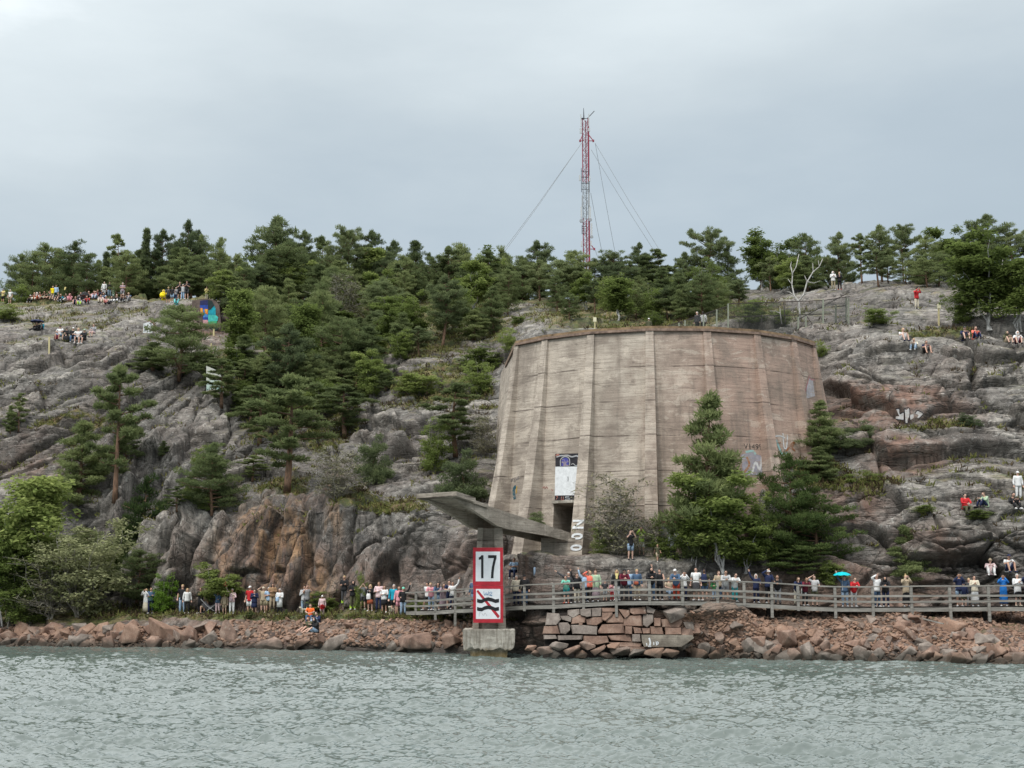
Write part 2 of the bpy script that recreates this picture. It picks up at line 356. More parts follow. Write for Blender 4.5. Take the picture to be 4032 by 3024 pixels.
    veg = blob(Uf, Vf, [(1000, 2424, 1000, 18, 1.0), (1740, 1530, 180, 95, 1.0), (1500, 1990, 190, 28, 0.8), (1130, 1905, 120, 40, 0.8), (1500, 1250, 520, 160, 0.9), (1100, 1500, 280, 180, .8), (260, 2420, 330, 40, 0.9), (2600, 1240, 560, 70, 0.8),
        (1230, 1690, 220, 120, .65), (3650, 1700, 160, 40, 0.55), (3400, 1900, 260, 60, 0.45), (250, 1250, 450, 50, 0.4), (330, 1660, 200, 30, .6), (3700, 1330, 170, 25, .7), (3250, 1860, 130, 70, .6), (1680, 1620, 300, 30, 0.5), (2620, 2160, 260, 26, .5)], 0.5)
    dirt = blob(Uf, Vf, [(2900, 2440, 700, 60, 0.8), (1500, 2450, 700, 26, 0.6), (1200, 2460, 260, 30, .7), (3000, 2330, 600, 60, 0.6)], 0.5)
    veg = np.clip(veg + wob * 0.6 * (veg > 0.02) + np.clip(wob - 0.3, 0, 1), 0, 1)
    wet = 1 - sstep(0.15, 0.75, Pd[:, 2] + 0.3 * noise(Pf * 0.7))
    idx = np.arange(nu * n2).reshape(nu, n2)
    F = np.stack([idx[:-1, :-1].ravel(), idx[1:, :-1].ravel(), idx[1:, 1:].ravel(), idx[:-1, 1:].ravel()], 1)
    behind = np.zeros((nu, n2)); behind[:, nv - 6:] = 1.0
    veg2 = np.maximum(ext(veg), behind.ravel() * 0.8 * (np.abs(ext(Uf) - 3400) > 500))
    me = npmesh('hill', P3.reshape(-1, 3), F, [MAT['rock']], smooth=True, attrs=dict(red=('POINT', ext(red)), orange=('POINT', ext(orange)), veg=('POINT', veg2), wet=('POINT', ext(wet)), dirt=('POINT', ext(dirt)), cliff=('POINT', ext(cliff)), slab=('POINT', ext(np.clip(0.5 + A * ((r2 - 0.5) * 0.8 + (r1 - 0.5) * 0.5) + cliff * ((s1 - 0.5) * 0.7 + (s2 - 0.5) * 0.5), 0, 1))), joint=('POINT', ext(np.clip(A * np.maximum(np.exp(-(e1 / 0.028) ** 2), np.exp(-(e2 / 0.035) ** 2)) * 1.0 + cliff * np.maximum(np.exp(-(h1 / 0.03) ** 2), np.exp(-(h2 / 0.04) ** 2)), 0, 1)))))
    o = bpy.data.objects.new('hill', me); COL.objects.link(o); tag(o, kind='structure')
    return o, P3, nv, (U, V, veg.reshape(nu, nv))

def rock_material():
    m, nt, b = new_mat('granite', rough=0.85, spec=0.25); T = NT(nt); p = T.pos()
    big = T.noise(p, 0.25, 3, 0.5); mid = T.noise(p, 1.3, 5, 0.6); fine = T.noise(p, 9.0, 6, 0.7)
    grey = T.ramp(mid, [(0.32, (0.085, 0.079, 0.071)), (0.45, (0.155, 0.145, 0.131)), (0.56, (0.22, 0.206, 0.186)), (0.72, (0.32, 0.302, 0.273))])
    grey = T.mix(T.ramp(big, [(0.4, 0.0), (0.62, 0.6)]), grey, (0.125, 0.100, 0.088))
    grey = T.mix(T.ramp(fine, [(0.32, 0.5), (0.5, 0.0)]), grey, (0.045, 0.043, 0.04))
    # pale lichen spots, dark algae streaks running down
    lich = T.noise(p, 3.2, 5, 0.75); grey = T.mix(T.ramp(lich, [(0.57, 0.0), (0.63, 0.75)]), grey, (0.36, 0.35, 0.325))
    st = T.noise(T.mapping(p, (1.6, 1.6, 0.16)), 1.0, 5, 0.65); grey = T.mix(T.ramp(st, [(0.52, 0.0), (0.66, 0.72)]), grey, (0.045, 0.044, 0.043))
    grey = T.mix(T.ramp(T.attr('slab'), [(0.2, 0.6), (0.5, 0.0)]), grey, T.mix(1.0, grey, (0.55, 0.54, 0.53), 'MULTIPLY')); grey = T.mix(T.ramp(T.attr('slab'), [(0.55, 0.0), (0.85, 0.7)]), grey, T.mix(1.0, grey, (1.55, 1.52, 1.48), 'MULTIPLY'))
    gr2 = T.noise(p, 26.0, 3, 0.8); grey = T.mix(T.ramp(gr2, [(0.36, 0.5), (0.46, 0.0)]), grey, (0.05, 0.048, 0.045)); grey = T.mix(T.ramp(gr2, [(0.56, 0.0), (0.66, 0.5)]), grey, (0.42, 0.41, 0.38))
    redc = T.ramp(mid, [(0.3, (0.10, 0.06, 0.046)), (0.5, (0.185, 0.112, 0.084)), (0.7, (0.28, 0.18, 0.137))])
    redc = T.mix(T.ramp(fine, [(0.3, 0.5), (0.55, 0.0)]), redc, (0.14, 0.085, 0.07))
    rf = T.math('MULTIPLY', T.attr('red'), T.ramp(T.noise(p, 0.9, 5, 0.6), [(0.36, 0.15), (0.56, 1.0)]))
    c = T.mix(rf, grey, redc)
    orc = T.ramp(mid, [(0.3, (0.19, 0.105, 0.06)), (0.65, (0.36, 0.225, 0.125))])
    of = T.math('MULTIPLY', T.attr('orange'), T.ramp(T.noise(T.mapping(p, (1.4, 1.4, 0.35)), 1.0, 5, 0.6), [(0.40, 0.0), (0.55, 1.0)]))
    c = T.mix(of, c, orc)
    dc = T.ramp(fine, [(0.3, (0.11, 0.08, 0.06)), (0.7, (0.27, 0.19, 0.145))]); c = T.mix(T.attr('dirt'), c, dc)
    # heather, moss and dry grass wherever soil can lie: near level ground and marked patches
    geo = T.n('ShaderNodeNewGeometry'); sp = T.n('ShaderNodeSeparateXYZ'); nt.links.new(geo.outputs['Normal'], sp.inputs[0])
    vn = T.noise(p, 2.2, 5, 0.7)
    flat = T.math('MULTIPLY', T.ramp(sp.outputs[2], [(0.80, 0.0), (0.95, 1.0)]), T.ramp(T.noise(p, 0.45, 4, 0.6), [(0.50, 0.0), (0.60, 1.0)]))
    vf = T.math('MAXIMUM', T.math('MULTIPLY', flat, 0.75), T.math('MULTIPLY', T.ramp(T.math('ADD', T.attr('veg'), T.math('MULTIPLY_ADD', vn, 0.9, -0.45)), [(0.42, 0.0), (0.62, 1.0)]), T.ramp(sp.outputs[2], [(-0.1, 0.0), (0.35, 1.0)])))
    vc = T.ramp(T.noise(p, 0.8, 4, 0.7), [(0.30, (0.055, 0.075, 0.025)), (0.45, (0.10, 0.115, 0.04)), (0.56, (0.20, 0.165, 0.075)), (0.70, (0.17, 0.10, 0.055))])
    vc = T.mix(T.ramp(fine, [(0.3, 0.5), (0.6, 0.0)]), vc, (0.04, 0.045, 0.02))
    c = T.mix(vf, c, vc)
    c = T.mix(T.math('MULTIPLY', T.attr('wet'), 0.78), c, (0.045, 0.042, 0.036))
    wv = T.mix(1.0, p, T.mix(1.0, T.noise(p, 0.35, 4), (2.5, 2.5, 2.5), 'MULTIPLY'), 'ADD')
    k1 = T.voronoi(T.mapping(wv, (0.26, 0.26, 0.55), rot=(0, 0.25, 0)), 1.0, 'DISTANCE_TO_EDGE'); k2 = T.voronoi(T.mapping(wv, (0.9, 0.9, 0.75), (3, 3, 3)), 1.0, 'DISTANCE_TO_EDGE')
    kf = T.math('MULTIPLY', T.ramp(k1, [(0.0, 0.85), (0.014, 0.0)]), T.ramp(T.noise(p, 0.4, 3, 0.6), [(0.46, 0.0), (0.56, 1.0)]))
    def lines(sc, loc, w, dist, rot=(0, 0, 0)):
        n_ = T.noise(T.mapping(p, sc, loc, rot), 1.0, 4, 0.6, dist); return T.ramp(n_, [(0.5 - w, 0.0), (0.5, 1.0), (0.5 + w, 0.0)])
    hz = T.math('MAXIMUM', lines((0.10, 0.10, 0.85), (1, 2, 3), 0.010, 0.3, (0, 0.05, 0)), lines((0.22, 0.22, 1.9), (7, 2, 9), 0.009, 0.3, (0, 0.12, 0)))
    vt_ = T.math('MAXIMUM', lines((0.65, 0.65, 0.10), (4, 2, 3), 0.011, 0.25, (0, 0.18, 0)), lines((1.5, 1.5, 0.3), (1, 5, 9), 0.010, 0.25, (0, 0.22, 0)))
    ck = T.mix(T.attr('cliff'), hz, vt_); c = T.mix(T.math('MULTIPLY', ck, 0.8), c, (0.032, 0.029, 0.025))
    vs_ = T.noise(T.mapping(p, (1.3, 1.3, 0.07), rot=(0, 0.15, 0)), 1.0, 5, 0.7); c = T.mix(T.math('MULTIPLY', T.attr('cliff'), T.ramp(vs_, [(0.50, 0.0), (0.62, 0.7)])), c, (0.06, 0.058, 0.055))
    c = T.mix(kf, c, (0.03, 0.028, 0.025)); c = T.mix(T.math('MULTIPLY', T.attr('joint'), 0.6), c, (0.035, 0.032, 0.027))   # recess shade of cracks and joints painted into the colour
    nt.links.new(c, b.inputs['Base Color'])
    cr = T.voronoi(T.mapping(T.mix(0.12, p, T.noise(p, 1.0, 3), 'ADD'), (0.9, 0.9, 1.5)), 1.0, 'DISTANCE_TO_EDGE'); crk = T.ramp(cr, [(0.0, 0.0), (0.05, 1.0)])
    h = T.math('ADD', T.math('MULTIPLY', fine, 0.5), T.math('MULTIPLY', mid, 1.2)); h = T.math('ADD', h, T.math('MULTIPLY', crk, 0.5)); h = T.math('SUBTRACT', h, T.math('MULTIPLY', ck, 1.2))
    T.bump(h, 0.6, 0.10, b)
    return m

MAT = {}
MAT['rock'] = rock_material()
hill, HP, HNV, HMASK = make_terrain()
_hv = HP.reshape(-1, 3); _n2 = HP.shape[1]
def hill_bvh():
    idx = np.arange(_hv.shape[0]).reshape(HP.shape[0], _n2)[::2, ::2]
    F = np.stack([idx[:-1, :-1].ravel(), idx[1:, :-1].ravel(), idx[1:, 1:].ravel(), idx[:-1, 1:].ravel()], 1)
    return BVHTree.FromPolygons([tuple(p) for p in _hv.tolist()], F.tolist())
HB = hill_bvh()
def on_hill(u, v, default_Y=100):
    """the point of the hill seen at (u, v), or just behind the crest below it"""
    r = HB.ray_cast(Vector((0, 0, EYE)), ray(u, v)); v2 = v
    while r[0] is None and v2 < v + 300: v2 += 3; r = HB.ray_cast(Vector((0, 0, EYE)), ray(u, v2))
    if r[0] is None: return at(u, v, default_Y)
    return r[0]
def drop(x, y, z0=80):
    r = HB.ray_cast(Vector((x, y, z0)), Vector((0, 0, -1)))
    return r[0] if r[0] is not None else Vector((x, y, 0))
# ------------------------------------------------------------------ water
def water():
    rs = np.random.RandomState(5); n = 512
    def tile(size, wl, hs, wind, spread=2.0):
        k = np.fft.fftfreq(n, size / n) * 2 * np.pi; kx, ky = np.meshgrid(k, k, indexing='ij'); kk = np.sqrt(kx ** 2 + ky ** 2) + 1e-6
        kp = 2 * np.pi / wl; S = np.exp(-1.25 * (kp / kk) ** 2) / kk ** 3.6 * (kk < 2 * np.pi / (2.2 * size / n))
        c = (kx * wind[0] + ky * wind[1]) / kk; S = S * (0.12 + np.abs(c) ** spread)
        H = np.fft.ifft2(np.sqrt(S) * (rs.normal(size=(n, n)) + 1j * rs.normal(size=(n, n)))).real
        return H / H.std() * hs / 4
    T1, s1 = tile(61.0, 3.8, 0.20, (0.5, 0.87)), 61.0; T2, s2 = tile(12.7, 0.46, 0.050, (-0.22, 0.97), 3), 12.7
    T3, s3 = tile(23.9, 1.5, 0.115, (0.3, 0.95), 3), 23.9
    def samp(T, s, X, Y):
        x = (X / s * n) % n; y = (Y / s * n) % n; i = x.astype(int); j = y.astype(int); fx = x - i; fy = y - j; i1 = (i + 1) % n; j1 = (j + 1) % n; i %= n; j %= n
        return T[i, j] * (1 - fx) * (1 - fy) + T[i1, j] * fx * (1 - fy) + T[i, j1] * (1 - fx) * fy + T[i1, j1] * fx * fy
    ys = [20.0]
    while ys[-1] < 104: ys.append(ys[-1] + max(0.04, 0.00135 * ys[-1]))
    ys = np.array(ys); a = np.linspace(-0.60, 0.60, 1450)
    Y, A = np.meshgrid(ys, a, indexing='ij'); X = Y * A
    Z = samp(T1, s1, X, Y) + samp(T2, s2, X + 3, Y) + samp(T3, s3, X, Y + 9)
    gust = 0.72 + 0.5 * noise(np.stack([X.ravel() * 0.09, Y.ravel() * 0.16, X.ravel() * 0], 1)).reshape(X.shape); calm = (1 - 0.35 * sstep(66, 86, Y)) * np.clip(gust + 0.2, 0.75, 1.15); Z = Z * calm - 0.05
    V = np.stack([X, Y, Z], 2).reshape(-1, 3); idx = np.arange(X.size).reshape(X.shape)
    F = np.stack([idx[:-1, :-1].ravel(), idx[:-1, 1:].ravel(), idx[1:, 1:].ravel(), idx[1:, :-1].ravel()], 1)
    m, nt, b = new_mat('sea water', (0.03, 0.05, 0.042), 0.05, 0.5); T = NT(nt); b.inputs['IOR'].default_value = 1.62
    p = T.pos()
    h1 = T.noise(T.mapping(p, (0.8, 2.1, 1), rot=(0, 0, 0.12)), 6.0, 4, 0.62, 0.5); h2 = T.noise(T.mapping(p, (0.7, 1.8, 1), rot=(0, 0, -0.2)), 2.6, 3, 0.6, 0.5)
    # gusts: ruffled and calmer patches
    g = T.ramp(T.noise(T.mapping(p, (0.5, 1, 1)), 0.16, 3, 0.5), [(0.35, 0.55), (0.65, 1.0)])
    T.bump(T.math('MULTIPLY', T.math('ADD', h1, T.math('MULTIPLY', h2, 1.3)), g), 1.0, 0.010, b)
    big = T.noise(p, 0.12, 3, 0.5)
    nt.links.new(T.ramp(big, [(0.35, (0.085, 0.112, 0.100)), (0.65, (0.115, 0.142, 0.130))]), b.inputs['Base Color'])
    me = npmesh('water', V, F, [m], smooth=True); o = bpy.data.objects.new('water', me); COL.objects.link(o); tag(o, kind='structure')
    # the wide, far part of the sea and its bed
    mb = MB(); R = 900
    for x0, x1, y0, y1 in ((-R, R, -R, 17.2), (-R, -9.01, 17.2, 17.3)): pass
    mb.add([(-R, -R, -0.12), (R, -R, -0.12), (R, R * 0.16, -0.12), (-R, R * 0.16, -0.12)], [(0, 1, 2, 3)])
    o2 = mb.build('sea', [m]); tag(o2, kind='structure')
    o2.location = (0, 0, -0.35)
water()
# ------------------------------------------------------------------ materials of built things
def concrete_mat(name, dark=(0.13, 0.105, 0.085), lite=(0.40, 0.345, 0.285), boards=True, pink=None):
    m, nt, b = new_mat(name, rough=0.9, spec=0.2); T = NT(nt); p = T.pos()
    big = T.noise(p, 0.55, 4, 0.6); fine = T.noise(p, 14.0, 5, 0.7)
    lay = T.noise(T.mapping(p, (0.35, 0.35, 7.5)), 1.0, 4, 0.7); lay2 = T.noise(T.mapping(p, (0.8, 0.8, 22.0)), 1.0, 3, 0.7)
    f = T.math('ADD', T.math('MULTIPLY', lay, 0.62), T.math('MULTIPLY', lay2, 0.38))
    mid = tuple((a + c) / 2 * 1.05 for a, c in zip(dark, lite))
    c = T.ramp(f if boards else T.noise(p, 2.5, 5, 0.65), [(0.30, dark), (0.44, mid), (0.62, lite)])
    if pink:
        sx = T.n('ShaderNodeSeparateXYZ'); nt.links.new(p, sx.inputs[0])
        pf = T.math('ADD', T.math('MULTIPLY_ADD', sx.outputs[0], 0.16, -1.05), T.math('MULTIPLY_ADD', big, 2.0, -1.0), clamp=True)
        c = T.mix(pf, c, T.mix(0.35, c, pink, 'MIX')); c = T.mix(T.math('MULTIPLY', pf, 0.7), c, T.mix(1.0, c, (1.0, 0.80, 0.74), 'MULTIPLY'))
    c = T.mix(T.ramp(big, [(0.44, 0.0), (0.60, 0.6)]), c, dark); pt = T.noise(T.mapping(p, (0.45, 0.45, 1.1), (9, 2, 4)), 1.0, 5, 0.7, 0.6); c = T.mix(T.ramp(pt, [(0.565, 0.0), (0.60, 0.32)]), c, tuple(min(1, x * 1.25) for x in lite)); c = T.mix(T.ramp(pt, [(0.385, 0.38), (0.42, 0.0)]), c, tuple(x * 0.8 for x in dark))
    c = T.mix(T.ramp(fine, [(0.30, 0.55), (0.46, 0.0)]), c, tuple(x * 0.6 for x in dark))
    st = T.noise(T.mapping(p, (2.2, 2.2, 0.12)), 1.0, 4, 0.6); c = T.mix(T.ramp(st, [(0.54, 0.0), (0.70, 0.45)]), c, tuple(x * 0.75 for x in dark))
    if boards:                      # thin open joints between pours and boards
        w = T.n('ShaderNodeTexWave'); w.wave_type = 'BANDS'; w.bands_direction = 'Z'; w.inputs['Scale'].default_value = 0.145; w.inputs['Distortion'].default_value = 0.5; w.inputs['Detail'].default_value = 3; w.inputs['Detail Scale'].default_value = 1.0
        nt.links.new(p, w.inputs[0]); c = T.mix(T.math('MULTIPLY', T.ramp(w.outputs[1], [(0.0, 0.8), (0.005, 0.0)]), T.ramp(T.noise(p, 0.5, 3, 0.6), [(0.42, 0.0), (0.55, 1.0)])), c, (0.05, 0.035, 0.03))
        ln = T.noise(T.mapping(p, (0.25, 0.25, 10.0), (5, 5, 5)), 1.0, 2, 0.5); c = T.mix(T.ramp(ln, [(0.485, 0.0), (0.5, 0.6), (0.515, 0.0)]), c, (0.07, 0.055, 0.045))
    nt.links.new(c, b.inputs['Base Color']); h = T.math('ADD', f, T.math('MULTIPLY', fine, 0.4)); T.bump(h, 0.6, 0.05, b)
    return m
MAT['conc'] = concrete_mat('board marked concrete', (0.21, 0.175, 0.145), (0.56, 0.49, 0.41), pink=(0.33, 0.25, 0.22))
MAT['conc2'] = concrete_mat('weathered beam concrete', (0.19, 0.165, 0.135), (0.50, 0.44, 0.37))
MAT['base'] = concrete_mat('pale base concrete', (0.20, 0.18, 0.15), (0.58, 0.55, 0.48), boards=False)
def base_stain():
    m = MAT['base']; nt = m.node_tree; T = NT(nt); b = nt.nodes['Principled BSDF']; src = b.inputs['Base Color'].links[0].from_socket
    p = T.pos(); s = T.n('ShaderNodeSeparateXYZ'); nt.links.new(p, s.inputs[0])
    st = T.noise(T.mapping(p, (9, 9, 0.5)), 1.0, 3, 0.6)
    c = T.mix(T.ramp(st, [(0.5, 0.0), (0.6, 0.6)]), src, (0.16, 0.14, 0.11))
    c = T.mix(T.ramp(T.math('ADD', s.outputs[2], T.math('MULTIPLY', st, 0.5)), [(0.45, 0.85), (0.75, 0.0)]), c, (0.16, 0.115, 0.045)); nt.links.new(c, b.inputs['Base Color'])
base_stain()
def flat(name, col, rough=0.6, var=0.12, sc=6.0, bumpy=0.0):
    m, nt, b = new_mat(name, col, rough, 0.3); T = NT(nt); p = T.pos(); n = T.noise(p, sc, 4, 0.65)
    c = T.ramp(n, [(0.3, tuple(x * (1 - var) for x in col)), (0.7, tuple(min(1, x * (1 + var)) for x in col))])
    if 'spray' in name or 'paint' in name:        # worn through to the board marked concrete
        c = T.mix(T.ramp(T.noise(T.mapping(p, (2.5, 2.5, 7)), 1.0, 5, 0.75), [(0.50, 0.0), (0.60, 0.75)]), c, (0.34, 0.28, 0.23))
    nt.links.new(c, b.inputs['Base Color'])
    if bumpy: T.bump(n, 0.5, bumpy, b)
    return m
MAT['rim'] = flat('rusty lichen rim', (0.19, 0.135, 0.105), 0.9, 0.5, 3.0)
MAT['rimtop'] = flat('orange lichen', (0.20, 0.135, 0.08), 0.9, 0.55, 2.0)
MAT['wpaint'] = flat('chalky white', (0.66, 0.68, 0.69), 0.85, 0.14, 5.0)
MAT['bpaint'] = flat('black coat', (0.018, 0.017, 0.022), 0.7, 0.6, 3.0)
MAT['red'] = flat('sign red', (0.40, 0.022, 0.035), 0.5, 0.22, 2.5)
MAT['sign_white'] = flat('sign white', (0.70, 0.72, 0.74), 0.5, 0.09, 2.5)
MAT['sign_black'] = flat('sign black', (0.016, 0.016, 0.018), 0.5, 0.2, 2.0)
MAT['blue_line'] = flat('blue marker', (0.07, 0.22, 0.42), 0.6, 0.1)
MAT['grey_line'] = flat('grey marker', (0.42, 0.42, 0.42), 0.6, 0.1)
def wood_mat(name, a=(0.12, 0.112, 0.10), c=(0.36, 0.345, 0.31)):
    m, nt, b = new_mat(name, rough=0.85, spec=0.2); T = NT(nt); p = T.obj()
    n = T.noise(T.mapping(p, (0.7, 0.7, 9.0)), 1.0, 5, 0.7); k = T.noise(p, 2.0, 3, 0.6)
    col = T.mix(T.ramp(k, [(0.35, 0.0), (0.6, 0.7)]), T.ramp(n, [(0.36, a), (0.60, c)]), tuple(x * 0.6 for x in c)); nt.links.new(col, b.inputs['Base Color']); T.bump(n, 0.5, 0.02, b); return m
MAT['wood'] = wood_mat('weathered grey wood'); MAT['wood_dark'] = wood_mat('dark wet wood', (0.02, 0.017, 0.015), (0.06, 0.05, 0.045))  # dark wood carries the shadowed gap at the deck edge in its colour
MAT['pole'] = flat('pale yellow pole', (0.55, 0.48, 0.26), 0.6, 0.1)

# ------------------------------------------------------------------ bastion
BC = Vector((10.05, 94.8, 0)); BR = 11.67; ZT = 19.85; ZB = 4.2
ANG = [-57, -43, -26, -7.5, 10.2, 27.5, 44, 58]
def bpt(ang, z, extra=0.0, slope=0.086):
    a = math.radians(ang); r = BR - 0.12 + slope * (ZT - z) + extra
    return Vector((BC.x + r * math.sin(a), BC.y - r * math.cos(a), z))
bastion = empty('bastion', (BC.x, BC.y - BR, 5.6)); tag(bastion, 'tall curved concrete wall with vertical ribs built against the hill behind the boardwalk', 'bastion')
_inv = bastion.location.copy()
def bmesh_obj(mb, name, mat, smooth=False, parent=None):
    par = parent or bastion
    off = _inv
    mb.v = [(p[0] - off.x, p[1] - off.y, p[2] - off.z) for p in mb.v]
    o = mb.build(name, mat if isinstance(mat, list) else [mat], None, smooth); o.parent = par
    return o
def panel_frame(k):
    """origin, right, up, normal of wall panel k (between rib k and k+1)"""
    a0, a1 = ANG[k], ANG[k + 1]; B0, B1, T0, T1 = bpt(a0, ZB), bpt(a1, ZB), bpt(a0, ZT), bpt(a1, ZT)
    O = (B0 + B1) / 2; X = (B1 - B0).normalized(); Yv = ((T0 + T1) / 2 - O).normalized(); Nn = X.cross(Yv).normalized()
    return O, X, Yv, Nn
def hit_plane(u, v, O, Nn):
    d = ray(u, v); e = Vector((0, 0, EYE)); t = (O - e).dot(Nn) / d.dot(Nn); return e + d * t
def panel_uv(k, u, v):
    O, X, Yv, Nn = panel_frame(k); p = hit_plane(u, v, O, Nn) - O; return p.dot(X), p.dot(Yv)
wall = MB()
NZ = 30
for k in range(len(ANG) - 1):
    a0, a1 = ANG[k], ANG[k + 1]
    if k == 1:
        O, X, Yv, Nn = panel_frame(k)
        x0, yt = panel_uv(k, 2181, 1984); x1, _ = panel_uv(k, 2268, 2060)
        def P(x, y): return O + X * x + Yv * y
        H = (bpt(a0, ZT) - bpt(a0, ZB)).length
        def side(x_is_left, y): 
            z = ZB + (ZT - ZB) * y / H; q = bpt(a0 if x_is_left else a1, z) - O; return q.dot(X)
        Hy = (((bpt(a0, ZT) + bpt(a1, ZT)) / 2) - O).length
        wall.add([P(side(1, 0), 0), P(x0, 0), P(x0, yt), P(side(1, yt), yt)], [(0, 1, 2, 3)])
        wall.add([P(x1, 0), P(side(0, 0), 0), P(side(0, yt), yt), P(x1, yt)], [(0, 1, 2, 3)])
        wall.add([P(side(1, yt), yt), P(x0, yt), P(x1, yt), P(side(0, yt), yt), P(side(0, Hy), Hy), P(side(1, Hy), Hy)], [(0, 1, 2, 3, 4, 5)])
        DOOR = (O, X, Yv, Nn, x0, x1, yt)
    else:
        wall.add([bpt(a0, ZB), bpt(a1, ZB), bpt(a1, ZT), bpt(a0, ZT)], [(0, 1, 2, 3)])
# returns running back into the hill
for a, sx in ((ANG[0], -1), (ANG[-1], 1)):
    b0, t0 = bpt(a, ZB), bpt(a, ZT); back = Vector((sx * 1.2, 13.5, 0))
    f = [b0, t0, t0 + back, b0 + back]; wall.add(f if sx > 0 else f[::-1], [(0, 1, 2, 3)][::1] if sx < 0 else [(3, 2, 1, 0)])
bmesh_obj(wall, 'wall', MAT['conc'])
# ribs: flush under the rim, standing out further and further towards the foot
for a in ANG:
    r = MB(); n = 14; ra = math.radians(a); tx = Vector((math.cos(ra), math.sin(ra), 0)); nn = Vector((math.sin(ra), -math.cos(ra), 0)); rows = []
    for i in range(n + 1):
        z = ZT - 0.29 - (ZT - 0.29 - ZB) * i / n; dz = ZT - z; w = 0.235 + 0.014 * dz; out = 0.08 + 0.050 * dz + 0.0040 * dz * dz
        c = bpt(a, z); rows.append([c - tx * (w + 0.04) - nn * 0.3, c - tx * w + nn * out, c + tx * w + nn * out, c + tx * (w + 0.04) - nn * 0.3])
    V = [p for row in rows for p in row]; F = []
    for i in range(n):
        for j in range(3): F.append((i * 4 + j, (i + 1) * 4 + j, (i + 1) * 4 + j + 1, i * 4 + j + 1))
    F.append((0, 1, 2, 3)); r.add(V, F); bmesh_obj(r, 'rib', MAT['conc'])
# rim
rim = MB(); rimt = MB(); A2 = [ANG[0]] + ANG[1:]
def rp(a, dr, z): return bpt(a, ZT, dr, 0) * 1 + Vector((0, 0, z - ZT))
pts = [(ANG[0], 9)] + [(a, 0) for a in ANG] + [(ANG[-1], 9)]
def rimpt(i, dr, z):
    a, bk = pts[i]; p = rp(a, dr, z)
    if bk: p = p + Vector((-0.12 * 6 if i == 0 else 0.12 * 6, bk, 0))
    return p
for i in range(len(pts) - 1):
    o0, o1 = rimpt(i, 0.2, ZT - 0.30), rimpt(i + 1, 0.2, ZT - 0.30); u0, u1 = rimpt(i, 0.16, ZT), rimpt(i + 1, 0.16, ZT)
    w0, w1 = rimpt(i, -0.1, ZT - 0.33), rimpt(i + 1, -0.1, ZT - 0.33); b0, b1 = rimpt(i, -0.7, ZT + 0.03), rimpt(i + 1, -0.7, ZT + 0.03); d0, d1 = rimpt(i, -0.7, ZT - 1), rimpt(i + 1, -0.7, ZT - 1)
    m0, m1 = o0.lerp(u0, 0.5), o1.lerp(u1, 0.5)
    rim.add([w0, w1, o1, o0], [(0, 1, 2, 3)]); rim.add([o0, o1, m1, m0], [(0, 1, 2, 3)]); rim.add([m0, m1, u1, u0], [(0, 1, 2, 3)], 1); rim.add([u0, u1, b1, b0], [(0, 1, 2, 3)], 1); rim.add([b0, b1, d1, d0], [(0, 1, 2, 3)])
bmesh_obj(rim, 'rim', [MAT['rim'], MAT['rimtop']])
# door recess
def recess():
    O, X, Yv, Nn, x0, x1, yt = DOOR; P = lambda x, y, d: O + X * x + Yv * y - Nn * d
    D = 3.2; fl = 1.5
    m = MB(); m.add([P(x0, 0, 0), P(x0, yt, 0), P(x0, yt, D), P(x0, 0, D)], [(0, 1, 2, 3)]); m.add([P(x1, 0, 0), P(x1, 0, D), P(x1, yt, D), P(x1, yt, 0)], [(0, 1, 2, 3)])
    m.add([P(x0, yt, 0), P(x1, yt, 0), P(x1, yt, D), P(x0, yt, D)], [(0, 1, 2, 3)]); m.add([P(x0, 0, D), P(x0, yt, D), P(x1, yt, D), P(x1, 0, D)], [(0, 1, 2, 3)]); m.add([P(x0, fl, 0), P(x0, fl, D), P(x1, fl, D), P(x1, fl, 0)], [(0, 1, 2, 3)])
    bmesh_obj(m, 'doorway', MAT['conc2'])
    l = MB(); R = Matrix((X, Nn, Yv)).transposed(); l.box(P((x0 + x1) / 2, yt + 0.09, -0.09), (x1 - x0 + 0.14, 0.2, 0.17), R); bmesh_obj(l, 'lintel', MAT['base'])
recess()
def strip(mb, pts, w, X, Yv, Nn, O, lift=0.012, mi=0):
    """a brush stroke: flat ribbon through 2d points on a plane"""
    q = [Vector((a, b)) for a, b in pts]
    if len(q) > 2:   # smooth
        r = [q[0]]
        for i in range(len(q) - 1):
            p0, p1, p2, p3 = q[max(i - 1, 0)], q[i], q[i + 1], q[min(i + 2, len(q) - 1)]
            for t in (0.25, 0.5, 0.75, 1.0): r.append(0.5 * ((2 * p1) + (-p0 + p2) * t + (2 * p0 - 5 * p1 + 4 * p2 - p3) * t * t + (-p0 + 3 * p1 - 3 * p2 + p3) * t ** 3))
        q = r
    V = []; n = len(q)
    for i in range(n):
        d = (q[min(i + 1, n - 1)] - q[max(i - 1, 0)]); d = d.normalized() if d.length > 0 else Vector((1, 0)); k = Vector((-d.y, d.x)) * (w / 2)
        for s in (1, -1): c = q[i] + k * s; V.append(O + X * c.x + Yv * c.y + Nn * lift)
    mb.add(V, [(2 * i, 2 * i + 1, 2 * i + 3, 2 * i + 2) for i in range(n - 1)], mi)
def patch(mb, poly, X, Yv, Nn, O, lift=0.01, mi=0):
    mb.add([O + X * a + Yv * b + Nn * lift for a, b in poly], [tuple(range(len(poly)))], mi)
